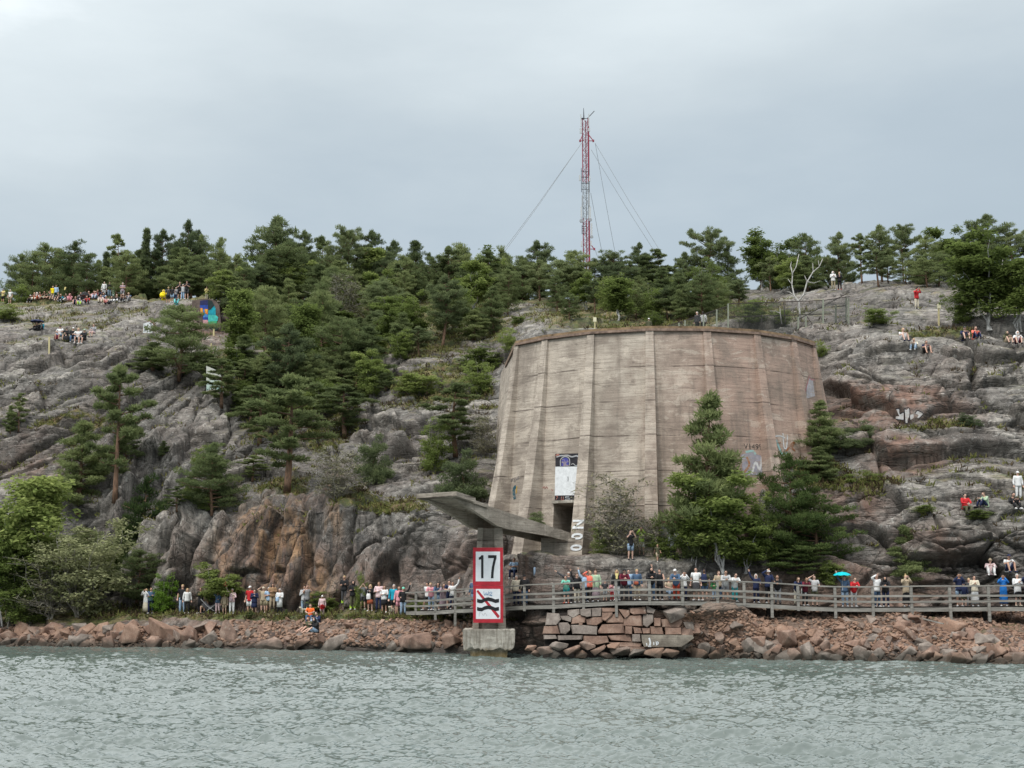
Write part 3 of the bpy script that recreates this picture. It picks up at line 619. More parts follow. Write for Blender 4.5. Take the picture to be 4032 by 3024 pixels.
def text_mesh(txt, size, mat, O, X, Yv, Nn, name, parent=None, sx=1.0, bold=0.0, lift=0.015, off=None):
    cu = bpy.data.curves.new(name, 'FONT'); cu.body = txt; cu.size = size; cu.align_x = 'CENTER'; cu.align_y = 'CENTER'; cu.offset = bold; cu.resolution_u = 3
    o = bpy.data.objects.new(name, cu); COL.objects.link(o); dg = bpy.context.evaluated_depsgraph_get(); dg.update()
    me = bpy.data.meshes.new_from_object(o.evaluated_get(dg)); bpy.data.objects.remove(o); bpy.data.curves.remove(cu)
    off = off if off is not None else Vector((0, 0, 0))
    for vtx in me.vertices: c = vtx.co.copy(); vtx.co = O + X * (c.x * sx) + Yv * c.y + Nn * lift - off
    me.materials.clear(); me.materials.append(mat); ob = bpy.data.objects.new(name, me); COL.objects.link(ob)
    if parent is not None: ob.parent = parent
    return ob
def graffiti():
    # painted field above the door
    O, X, Yv, Nn = panel_frame(1); uv = lambda u, v: panel_uv(1, u, v)
    m = MB()
    def quad(c, mi, lift): patch(m, [uv(*p) for p in c], X, Yv, Nn, O, lift, mi)
    quad([(2188, 1838), (2187, 1787), (2282, 1785), (2282, 1837)], 1, 0.02)
    quad([(2185, 1951), (2187, 1837.5), (2282, 1836.5), (2277, 1950)], 0, 0.02)
    quad([(2185, 1973), (2185, 1951.5), (2275, 1950.5), (2274, 1972)], 1, 0.02)
    # painted shapes: arch and tents, kept generic
    arch = [(2212, 1836), (2212, 1812), (2218, 1805), (2228, 1802), (2236, 1805), (2240, 1813), (2240, 1836)]
    patch(m, [uv(*p) for p in arch], X, Yv, Nn, O, 0.03, 2)
    strip(m, [uv(*p) for p in [(2208, 1836), (2208, 1812), (2216, 1802), (2228, 1798), (2239, 1802), (2244, 1812), (2244, 1834)]], 0.06, X, Yv, Nn, O, 0.035, 3)
    strip(m, [uv(*p) for p in [(2192, 1800), (2205, 1795), (2220, 1794), (2236, 1793), (2252, 1799), (2270, 1795), (2279, 1799)]], 0.09, X, Yv, Nn, O, 0.03, 3)
    strip(m, [uv(*p) for p in [(2250, 1829), (2258, 1826), (2268, 1834), (2276, 1830)]], 0.05, X, Yv, Nn, O, 0.03, 3)
    strip(m, [uv(*p) for p in [(2190, 1795), (2197, 1790), (2203, 1794)]], 0.1, X, Yv, Nn, O, 0.032, 4)
    strip(m, [uv(*p) for p in [(2237, 1877), (2238, 1886), (2237, 1896)]], 0.035, X, Yv, Nn, O, 0.035, 1)
    for g in ([(2190, 1955), (2196, 1954), (2195, 1961), (2190, 1968)], [(2212, 1955), (2212, 1968), (2219, 1968), (2219, 1955)]): strip(m, [uv(*p) for p in g], 0.04, X, Yv, Nn, O, 0.034, 4)
    strip(m, [uv(*p) for p in [(2242, 1955), (2230, 1955), (2228, 1960), (2242, 1962), (2241, 1968), (2226, 1968)]], 0.045, X, Yv, Nn, O, 0.034, 3)
    bmesh_obj(m, 'wall_painting', [MAT['wpaint'], MAT['bpaint'], flat('blue paint', (0.055, 0.06, 0.28), 0.8), flat('grey paint', (0.34, 0.36, 0.38), 0.8), flat('rust paint', (0.34, 0.10, 0.07), 0.8)])
    # back wall and side of the doorway: silver throw-up with black outline
    Od, Xd, Yd, Nd, x0, x1, yt = DOOR; m = MB(); Ob = Od - Nd * 3.18
    w = x1 - x0
    patch(m, [(x0 + 0.02, 1.5), (x1 - 0.02, 1.5), (x1 - .02, yt - 0.5), (x0 + .02, yt - 0.25)], Xd, Yd, Nd, Ob, 0.01, 0)
    for pl in ([(0.1, .30), (0.22, .62), (0.32, .80), (0.40, .66), (0.50, .82), (0.62, .62), (0.55, .40)], [(0.15, .5), (0.30, .36), (0.45, .36), (0.6, .44), (0.7, .30)], [(0.42, .34), (0.52, .30), (0.55, .12), (0.6, .0)], [(0.62, .70), (0.75, .76), (0.85, .6), (0.8, .3), (0.9, .1)], [(0.28, .25), (0.26, .12), (0.3, .02), (0.36, .14), (0.28, .25)]):
        strip(m, [(x0 + w * a, 1.5 + (yt - 1.5) * b) for a, b in pl], 0.07, Xd, Yd, Nd, Ob, 0.02, 1)
    bmesh_obj(m, 'doorway_painting', [flat('silver paint', (0.20, 0.21, 0.24), 0.7), MAT['bpaint']])
    # lettering on the rib beside the door, turned a quarter
    a = ANG[2]; ra = math.radians(a); tx = Vector((math.cos(ra), math.sin(ra), 0))
    nn = Vector((math.sin(ra), -math.cos(ra), 0.0))
    def ribp(z):
        dz = ZT - z; return bpt(a, z) + nn * (0.08 + 0.050 * dz + 0.0040 * dz * dz)
    for ch, v in (('N', 2064), ('0', 2112), ('0', 2157)):
        e = Vector((0, 0, EYE)); d = ray(2296, v); z = EYE + (82.0 / d.y) * d.z; c = ribp(z); upv = (ribp(z + .5) - ribp(z - .5)).normalized(); n2 = tx.cross(upv).normalized()
        text_mesh(ch, 1.0, MAT['wpaint'], c, -upv, tx, n2, 'lettering', bastion, sx=0.80, bold=0.03, lift=0.05, off=_inv)
    # tags on the other panels
    def scrib(k, strokes, w, mat, name='lettering'):
        O, X, Yv, Nn = panel_frame(k); m = MB()
        for s in strokes: strip(m, [panel_uv(k, *p) for p in s], w, X, Yv, Nn, O, 0.02)
        bmesh_obj(m, name, mat)
    dk = flat('dark spray', (0.035, 0.045, 0.07), 0.8); rd = flat('red spray', (0.26, 0.07, 0.06), 0.8); wh = flat('white spray', (0.6, 0.6, 0.6), 0.8); tl = flat('teal spray', (0.02, 0.09, 0.12), 0.8); yl = flat('ochre spray', (0.42, 0.26, 0.06), 0.8)
    bk = flat('black spray', (0.02, 0.02, 0.02), 0.8); gy = flat('silver spray', (0.45, 0.46, 0.47), 0.7); vi = flat('violet spray', (0.10, 0.02, 0.10), 0.8); pk = flat('crimson spray', (0.28, 0.05, 0.09), 0.8); mint = flat('mint spray', (0.30, 0.48, 0.46), 0.8); br = flat('brown spray', (0.33, 0.14, 0.06), 0.8)
    O, X, Yv, Nn = panel_frame(0)
    for t, u, v, sz, rz in (('Givo', 1959, 1898, 0.42, 0.10), ('mokergus', 2012, 1890, 0.42, 0.16)):
        x, y = panel_uv(0, u, v); X2 = X * math.cos(rz) + Yv * math.sin(rz); Y2 = Yv * math.cos(rz) - X * math.sin(rz)
        text_mesh(t, sz, dk, O + X * x + Yv * y, X2, Y2, Nn, 'lettering', bastion, off=_inv)
    scrib(0, [[(1941, 1915), (1944, 1926), (1938, 1928)], [(1938, 1935), (1948, 1938), (1940, 1944), (1947, 1950), (1939, 1956)], [(1960, 1920), (1985, 1925), (2005, 1922)], [(1970, 1913), (1992, 1935), (2002, 1950)], [(1965, 1930), (1980, 1928), (1996, 1932), (1990, 1940), (1970, 1945), (1962, 1940)],
              [(1943, 1960), (1940, 1968), (1950, 1974)], [(1952, 1966), (1962, 1961), (1958, 1970), (1972, 1963), (1970, 1974), (1985, 1966), (1992, 1972)]], 0.045, dk)
    scrib(0, [[(1971, 1934), (1983, 1946), (1976, 1953), (1982, 1962)], [(1986, 1949), (1991, 1957)]], 0.06, wh)
    scrib(0, [[(2032, 1915), (2024, 1926), (2024, 1945), (2028, 1965)]], 0.22, tl); scrib(0, [[(2036, 1914), (2034, 1930), (2034, 1943)]], 0.12, yl)
    scrib(1, [[(2135, 1915), (2139, 1922), (2143, 1916), (2147, 1924), (2152, 1917), (2157, 1924)], [(2171, 1925), (2177, 1932)]], 0.05, rd)
    scrib(1, [[(2080, 1975), (2095, 1972), (2110, 1978)], [(2070, 1995), (2090, 2000), (2112, 1990)], [(2085, 2005), (2105, 2012)]], 0.10, flat('faded blue spray', (0.24, 0.25, 0.26), 0.85, 0.3))
    # big black circle piece with silver swirls
    O, X, Yv, Nn = panel_frame(2); m = MB()
    c = panel_uv(2, 2420, 2085)
    def ell(u, v, ru, rv, n=26): return [panel_uv(2, u + ru * math.cos(t * 2 * math.pi / n), v + rv * math.sin(t * 2 * math.pi / n)) for t in range(n)][::-1]
    patch(m, ell(2418, 2085, 40, 42), X, Yv, Nn, O, 0.02, 0)
    patch(m, [panel_uv(2, *p) for p in [(2450, 2112), (2456, 2052), (2500, 2060), (2530, 2048), (2543, 2062), (2540, 2108), (2500, 2115)]], X, Yv, Nn, O, 0.018, 0)
    rr = random.Random(3)
    for i in range(26):
        cu_, cv = (2418 + rr.uniform(-24, 24), 2085 + rr.uniform(-26, 26)) if i < 15 else (rr.uniform(2462, 2530), rr.uniform(2066, 2100)); t0 = rr.uniform(0, 6.3); r0 = rr.uniform(4, 10)
        strip(m, [panel_uv(2, cu_ + r0 * math.cos(t0 + t), cv + r0 * math.sin(t0 + t)) for t in (0, .8, 1.6, 2.4, 3.2, 4.0)], 0.03, X, Yv, Nn, O, 0.03, 1)
    bmesh_obj(m, 'wall_painting', [bk, gy])
    # piece on the fourth and fifth panels behind the pine
    O, X, Yv, Nn = panel_frame(3); m = MB(); uvk = lambda p: panel_uv(3, *p)
    patch(m, [uvk(p) for p in [(2602, 2158), (2602, 2070), (2690, 2072), (2692, 2158)]], X, Yv, Nn, O, 0.015, 0)
    patch(m, [uvk(p) for p in [(2598, 2062), (2598, 2056), (2660, 2047), (2700, 2044), (2738, 2045), (2738, 2062)]], X, Yv, Nn, O, 0.016, 1)
    patch(m, [uvk(p) for p in [(2653, 2048), (2656, 2002), (2668, 2001), (2676, 2048)]], X, Yv, Nn, O, 0.020, 2)
    patch(m, [uvk(p) for p in [(2658, 2044), (2661, 2008), (2666, 2007), (2672, 2044)]], X, Yv, Nn, O, 0.026, 3)
    patch(m, [uvk(p) for p in [(2716, 2042), (2718, 2006), (2742, 2008), (2752, 2040)]], X, Yv, Nn, O, 0.026, 3)
    patch(m, [uvk(p) for p in [(2705, 2110), (2710, 2066), (2742, 2070), (2736, 2112)]], X, Yv, Nn, O, 0.026, 1)
    patch(m, [uvk(p) for p in [(2690, 2190), (2690, 2085), (2700, 2085), (2700, 2190)]], X, Yv, Nn, O, 0.022, 4)
    bmesh_obj(m, 'wall_painting', [flat('dull silver paint', (0.27, 0.29, 0.28), 0.8, 0.3, 3.0), pk, vi, wh, bk])
    O, X, Yv, Nn = panel_frame(4); m = MB(); uvk = lambda p: panel_uv(4, *p)
    patch(m, [uvk(p) for p in [(2925, 1872), (2918, 1790), (2960, 1780), (3010, 1800), (3012, 1870)]], X, Yv, Nn, O, 0.015, 0)
    for s, mi in (([(2930, 1860), (2950, 1830), (2940, 1800)], 1), ([(2960, 1865), (2975, 1820), (2990, 1850), (3000, 1800)], 2), ([(2935, 1780), (2965, 1776), (2975, 1790)], 3)): strip(m, [uvk(p) for p in s], 0.14, X, Yv, Nn, O, 0.02, mi)
    bmesh_obj(m, 'wall_painting', [flat('lilac grey paint', (0.30, 0.29, 0.33), 0.8, 0.3, 3.0), br, wh, mint])
    x, y = panel_uv(4, 2972, 1760); text_mesh('V14992', 0.5, bk, O + X * x + Yv * y, X, Yv, Nn, 'lettering', bastion, off=_inv)
    O, X, Yv, Nn = panel_frame(5); m = MB(); uvk = lambda p: panel_uv(5, *p)
    for s, mi, w in (([(3045, 1720), (3070, 1716), (3090, 1725)], 2, .08), ([(3082, 1706), (3086, 1760), (3096, 1762), (3100, 1712)], 2, .1), ([(3060, 1745), (3070, 1770), (3082, 1790), (3098, 1778)], 3, .16), ([(3040, 1740), (3055, 1735), (3062, 1750)], 3, .18),
                     ([(3085, 1790), (3100, 1770), (3115, 1750), (3128, 1742), (3118, 1762), (3130, 1776)], 1, .12), ([(3048, 1722), (3048, 1745), (3075, 1742)], 1, .08)): strip(m, [uvk(p) for p in s], w, X, Yv, Nn, O, 0.02, mi)
    bmesh_obj(m, 'wall_painting', [bk, br, wh, mint])
    O, X, Yv, Nn = panel_frame(6)
    for t, u, v in (('DANNY', 3172, 1725), ('VERA', 3172, 1748)):
        x, y = panel_uv(6, u, v); text_mesh(t, 0.55, bk, O + X * x + Yv * y, X, Yv, Nn, 'lettering', bastion, off=_inv)
    m = MB(); uvk = lambda p: panel_uv(6, *p)
    patch(m, [uvk(p) for p in [(3174, 1570), (3176, 1510), (3186, 1490), (3200, 1498), (3208, 1560)]], X, Yv, Nn, O, 0.016, 0); strip(m, [uvk(p) for p in [(3170, 1540), (3184, 1488), (3186, 1480), (3192, 1494), (3206, 1496)]], 0.1, X, Yv, Nn, O, 0.022, 1)
    bmesh_obj(m, 'wall_painting', [flat('pale grey paint', (0.36, 0.35, 0.37), 0.8, 0.25, 3.0), flat('rose paint', (0.36, 0.17, 0.18), 0.8)])
    # little painted figure of a white rectangle low on the left rib
graffiti()

# ------------------------------------------------------------------ concrete ramp on its pillar
def ramp():
    D0 = Vector((3.15, 83.6, 6.92)); D1 = Vector((-4.15, 74.9, 8.82)); dirv = D1 - D0; pl = Vector((dirv.x, dirv.y, 0)); L = pl.length; f = pl.normalized(); s = Vector((-f.y, f.x, 0))   # s: to the right seen from the door
    if s.x < 0: s = -s
    root = empty('loading_ramp', (-1.35, 78.5, 0)); tag(root, 'sloping concrete ramp from the bastion doorway over a pillar in the water', 'ramp')
    def P(t, side, z): return Vector((D0.x + pl.x * t, D0.y + pl.y * t, 0)) + s * side + Vector((0, 0, z)) - root.location
    zt = lambda t: D0.z + (D1.z - D0.z) * t
    m = MB()
    def seg(ts, w0, w1, zo, th, mi=0):
        V = []
        for t in ts:
            for sd, dz in ((w0, 0), (w1, 0), (w1, -th), (w0, -th)): V.append(P(t, sd, zt(t) + zo + dz))
        F = []
        for i in range(len(ts) - 1):
            for j in range(4): F.append((i * 4 + j, (i + 1) * 4 + j, (i + 1) * 4 + (j + 1) % 4, i * 4 + (j + 1) % 4))
        F.append((0, 1, 2, 3)); n = (len(ts) - 1) * 4; F.append((n + 3, n + 2, n + 1, n)); m.add(V, F, mi)
    W = 1.12
    seg([0.0, 0.74], -W, W, 0, 0.16); m.build('deck_slab', [MAT['conc2']], root)
    m = MB(); seg([0.743, 0.86], -W - 0.12, W + 0.12, 0.04, 0.19); seg([0.863, 1.0], -W - 0.38, W + 0.38, 0.12, 0.25); o = m.build('end_slab', [MAT['conc2'], MAT['rimtop']], root)
    for sd in (-W + 0.12, W - 0.12):
        m = MB(); V = []; ts = [0.02, 0.3, 0.58, 0.66, 0.80, 0.97]; dep = [0.34, 0.50, 0.80, 0.80, 0.45, 0.04]
        for t, d in zip(ts, dep):
            for a in (-0.13, 0.13): V.append(P(t, sd + a, zt(t) - 0.158)); V.append(P(t, sd + a, zt(t) - 0.158 - d))
        F = []
        for i in range(len(ts) - 1):
            b = i * 4; c = b + 4; F += [(b, b + 1, c + 1, c), (b + 2, c + 2, c + 3, b + 3), (b + 1, b + 3, c + 3, c + 1), (b, c, c + 2, b + 2)]
        F += [(0, 2, 3, 1), (len(V) - 4, len(V) - 3, len(V) - 1, len(V) - 2)]; m.add(V, F); m.build('web_beam', [MAT['conc2']], root)
    m = MB()
    V = [P(t, sd, zt(t) - 0.16 - 0.30) for t in (0.62, 0.96) for sd in (-W + .25, W - .25)]; 
    # pillar: two legs with a thin wall between, standing on the base
    leg = lambda x0, x1, X0, X1, y0, y1, z0, z1, mb: mb.add([(X0, y0, z0), (X1, y0, z0), (X1, y1, z0), (X0, y1, z0), (x0, y0, z1), (x1, y0, z1), (x1, y1, z1), (x0, y1, z1)], [(3, 2, 1, 0), (4, 5, 6, 7), (0, 1, 5, 4), (1, 2, 6, 5), (2, 3, 7, 6), (3, 0, 4, 7)])
    pm = MB(); xs = lambda u, Y=78.5: (u - 2016) * Y / 5330 - root.location.x
    leg(xs(1884), xs(1905), xs(1865), xs(1888), -0.62, 0.62, 1.5, 7.15, pm); leg(xs(1946), xs(1979), xs(1964), xs(1993), -0.62, 0.62, 1.5, 7.15, pm); leg(xs(1905) - 0.01, xs(1946) + 0.01, xs(1888) - 0.01, xs(1964) + 0.01, -0.32, 0.32, 1.5, 7.13, pm)
    pm.build('pillar', [MAT['conc2']], root)
    bm = MB(); a, b = xs(1829), xs(2028); rr = random.Random(2)
    def ring(z, i, n=24):
        out = []
        for k in range(n + 1): out.append((a + i + (b - a - 2 * i) * k / n, -1.25 + i * 0.6 + rr.uniform(-0.02, 0.02), z + (rr.uniform(-0.02, 0.02) if z > 1 else rr.uniform(-0.1, 0.1))))
        for k in range(n + 1): out.append((b - i - (b - a - 2 * i) * k / n, 1.25 - i * 0.6, z))
        return out
    rings = [ring(1.5, 0.06), ring(1.44, 0.0), ring(0.75, 0.02), ring(0.42, 0.07), ring(0.33, 0.42), ring(-0.8, 0.5)]; n = len(rings[0]); V = [p for r_ in rings for p in r_]; F = [tuple(range(n))]
    for i in range(len(rings) - 1):
        for k in range(n): F.append((i * n + k, (i + 1) * n + k, (i + 1) * n + (k + 1) % n, i * n + (k + 1) % n))
    bm.add(V, F); bm.build('base_block', [MAT['base']], root)
    # low abutment wall where the ramp meets the rock
    ab = MB(); ab.box((2.9 - root.location.x, 82.6 - 78.5, 5.9), (2.3, 1.0, 1.7)); ab.build('abutment', [MAT['conc2']], root)
    return root
ramp_root = ramp()
def sign():
    Y = 77.2; c = at(1921.5, 2303, Y); root = empty('channel_sign', (c.x, Y, at(1921, 2451, Y).z)); tag(root, 'tall red and white sign reading 17 above a crossed out wave symbol on the pillar', 'sign')
    def lp(u, v, d=0.0): p = at(u, v, Y); return Vector((p.x, Y - d, p.z)) - root.location
    X, Z, N = Vector((1, 0, 0)), Vector((0, 0, 1)), Vector((0, -1, 0))
    for (u0, u1, v0, v1, iu0, iu1, iv0, iv1) in ((1862, 1980.5, 2156, 2304, 1873, 1969, 2172, 2289), (1863, 1981.5, 2305, 2452, 1874, 1970, 2319, 2437)):
        a = lp(u0, v1); b = lp(u1, v0); m = MB(); m.box(((a.x + b.x) / 2, 0, (a.z + b.z) / 2), (b.x - a.x, 0.06, b.z - a.z)); pn = m.build('panel', [MAT['red']], root)
        a = lp(iu0, iv1); b = lp(iu1, iv0); m = MB(); m.add([(a.x, -0.034, a.z), (b.x, -0.034, a.z), (b.x, -0.034, b.z), (a.x, -0.034, b.z)], [(0, 1, 2, 3)])
        m.build('field', [MAT['sign_white']], pn)
        if v0 < 2200: P1 = pn
        else: P2 = pn
    # digits drawn as outlines (narrow road-sign figures)
    m = MB()
    def poly(pts): m.add([(lp(*p).x, -0.042, lp(*p).z) for p in pts], [tuple(range(len(pts)))])
    z5 = lambda x, y: (1600 + x * 0.4219, 1900 + y * 0.4219)
    poly([z5(*p) for p in [(698, 893), (720, 893), (720, 678), (700, 678), (693, 690), (676, 700), (676, 722), (698, 716)]])
    poly([z5(*p) for p in [(763, 678), (842, 678), (842, 705), (763, 705)]])
    poly([z5(*p) for p in [(817, 704), (842, 704), (832, 740), (822, 785), (816, 835), (813, 893), (789, 893), (792, 835), (799, 785), (808, 742)]])
    m.build('digits', [MAT['sign_black']], P1)
    m = MB()
    def wave(yc):
        top = [(660, yc - 12), (680, yc - 6), (705, yc - 4), (730, yc - 18), (765, yc - 26), (800, yc - 18), (830, yc - 6), (865, yc - 12)]
        up = [(a, b - 1) for a, b in top]; lo = [(a, b + 33) for a, b in top]
        V = [(lp(*z5(*p)).x, -0.046, lp(*z5(*p)).z) for p in up] + [(lp(*z5(*p)).x, -0.046, lp(*z5(*p)).z) for p in lo]; n = len(up)
        m.add(V, [(n + i, n + i + 1, i + 1, i) for i in range(n - 1)])
    wave(1097); wave(1173); m.build('wave_symbol', [MAT['sign_black']], P2)
    m = MB(); m.add([(lp(*z5(*p)).x, -0.040, lp(*z5(*p)).z) for p in [(655, 1018), (668, 1000), (872, 1246), (855, 1268)]], [(0, 3, 2, 1)]); m.build('slash', [MAT['red']], P2)
    m = MB()
    for st in ([(722, 1015), (730, 1050), (745, 1025), (755, 1050), (770, 1015)], [(768, 1040), (785, 1020), (800, 1030), (780, 1050), (802, 1052)], [(725, 1050), (760, 1046), (800, 1058)]):
        strip(m, [(lp(*z5(*p)).x, lp(*z5(*p)).z) for p in st], 0.02, X, Z, N, Vector((0, 0, 0)), 0.05)
    m.build('scribble', [MAT['blue_line']], P2)
    m = MB()
    for st in ([(680, 1215), (680, 1250)], [(680, 1215), (700, 1214)], [(705, 1220), (720, 1240), (735, 1215), (750, 1245)]): strip(m, [(lp(*z5(*p)).x, lp(*z5(*p)).z) for p in st], 0.02, X, Z, N, Vector((0, 0, 0)), 0.05)
    m.build('scribble', [MAT['grey_line']], P2)
    # brackets back to the pillar
    for dz in (0.6, 2.1, 3.6):
        m = MB(); m.box((0, 0.45, dz), (1.1, 0.78, 0.06)); m.build('bracket', [MAT['wood_dark']], root)
sign()

# ------------------------------------------------------------------ boardwalk
BW = [(1600, 85.6, 2404), (1638, 84.6, 2404), (1715, 83.0, 2402), (1793, 81.6, 2396), (1880, 80.5, 2392), (1985, 79.4, 2386), (2065, 78.5, 2381), (2180, 77.4, 2378), (2298, 76.7, 2371), (2427, 76.3, 2364), (2558, 76.1, 2363), (2688, 76.0, 2363.5), (2826, 76.0, 2366), (2931, 76.0, 2371), (3039, 76.0, 2376), (3143, 76.0, 2383),
      (3289, 76.0, 2389), (3437, 76.0, 2390), (3590, 75.9, 2389), (3742, 75.7, 2388), (3894, 75.5, 2387), (4045, 75.3, 2387), (4200, 75.1, 2388), (4360, 74.9, 2390), (4520, 74.7, 2391)]
PB = {1638: 2417, 1715: 2442, 1793: 2465, 1880: 2470, 1985: 2450, 2065: 2406, 2180: 2413, 2298: 2398, 2427: 2429, 2558: 2382, 2688: 2384, 2826: 2423, 2931: 2387, 3039: 2432, 3143: 2405, 3289: 2434, 3437: 2428, 3590: 2436, 3742: 2440, 3894: 2447, 4045: 2434, 4200: 2440, 4360: 2440, 4520: 2440}
BP = [at(u, v, Y) for u, Y, v in BW]
def bw_at(x):
    """deck point (front edge) and direction at world x"""
    for i in range(len(BP) - 1):
        if BP[i].x <= x <= BP[i + 1].x or i == len(BP) - 2: t = (x - BP[i].x) / (BP[i + 1].x - BP[i].x); return BP[i].lerp(BP[i + 1], t), (BP[i + 1] - BP[i]).normalized()
def boardwalk():
    root = empty('boardwalk', (BP[8].x, BP[8].y, 0)); tag(root, 'long weathered grey wooden boardwalk with railings curving along the rocky shore', 'boardwalk'); off = root.location
    nrm = []
    for i in range(len(BP)):
        d = (BP[min(i + 1, len(BP) - 1)] - BP[max(i - 1, 0)]); d.z = 0; d.normalize(); nrm.append(Vector((-d.y, d.x, 0)))
    q = lambda i, back, dz: BP[i] + nrm[i] * back + Vector((0, 0, dz)) - off
    deck = MB(); rr = random.Random(1); Wd = 2.1
    for i in range(len(BP) - 1):
        L = (BP[i + 1] - BP[i]).length; n = max(1, int(L / 0.155))
        for k in range(n):
            t0, t1 = k / n, (k + 0.93) / n; dz = -0.035 + rr.uniform(-0.006, 0.006)
            a, b = q(i, 0.06, 0).lerp(q(i + 1, 0.06, 0), t0), q(i, 0.06, 0).lerp(q(i + 1, 0.06, 0), t1); c, d = q(i, Wd, 0).lerp(q(i + 1, Wd, 0), t1), q(i, Wd, 0).lerp(q(i + 1, Wd, 0), t0)
            up = Vector((0, 0, 0.0)); V = [p + Vector((0, 0, dz)) for p in (a, b, c, d)] + [p + Vector((0, 0, dz + 0.035)) for p in (a, b, c, d)]
            deck.add(V, [(3, 2, 1, 0), (4, 5, 6, 7), (0, 1, 5, 4), (1, 2, 6, 5), (2, 3, 7, 6), (3, 0, 4, 7)])
    deck.build('deck_boards', [MAT['wood_dark']], root)
    for back, nm in ((0.0, 'edge_beam'), (Wd + 0.06, 'edge_beam')):
        m = MB()
        for i in range(len(BP) - 1): m.beam(q(i, back, -0.16).lerp(q(i + 1, back, -0.16), 0.0), q(i + 1, back, -0.16), 0.06, 0.21)
        m.build(nm, [MAT['wood']], root)
    for back in (0.0, Wd + 0.05):
        last = len(BP) - 1 if back < 1 else 7
        for h, w, t in ((1.1, 0.17, 0.075), (0.58, 0.05, 0.115), (0.27, 0.05, 0.115)):
            m = MB()
            for i in range(last):
                sh = Vector((0, 0, rr.uniform(-0.015, 0.015))); bo = -0.075 if t > 0.1 else 0
                m.beam(q(i, back + (bo if back < 1 else -bo), h) + sh, q(i + 1, back + (bo if back < 1 else -bo), h) + sh, w, t)
            m.build('rail', [MAT['wood']], root)
    for i, (u, Y, v) in enumerate(BW):
        if u not in PB: continue
        zb = at(u, PB[u], Y).z; m = MB(); p = q(i, -0.01, 0); top = 1.06
        lean = Vector((rr.uniform(-0.02, 0.02), 0, 0)); d = (BP[min(i + 1, len(BP) - 1)] - BP[i - 1]).normalized()
        a = Vector((p.x, p.y, zb - off.z)) ; b = p + Vector((0, 0, top)) + lean
        m.beam(a, b, 0.15, 0.12, up=Vector((0, 1, 0))); m.build('post', [MAT['wood']], root)
        if i > 7: continue
        m = MB(); p = q(i, Wd + 0.07, 0); m.beam(Vector((p.x, p.y, p.z - 0.9)), p + Vector((0, 0, top)), 0.14, 0.12, up=Vector((0, 1, 0))); m.build('post', [MAT['wood']], root)
    for i in range(3, len(BP), 1):      # trestles under the deck
        if i % 2: continue
        m = MB(); p = q(i, 1.1, -0.2); m.beam(p + Vector((0, 0, -1.6)), p, 0.2, 0.2, up=Vector((0, 1, 0))); m.build('support', [MAT['wood_dark']], root)
    return root
bw_root = boardwalk()

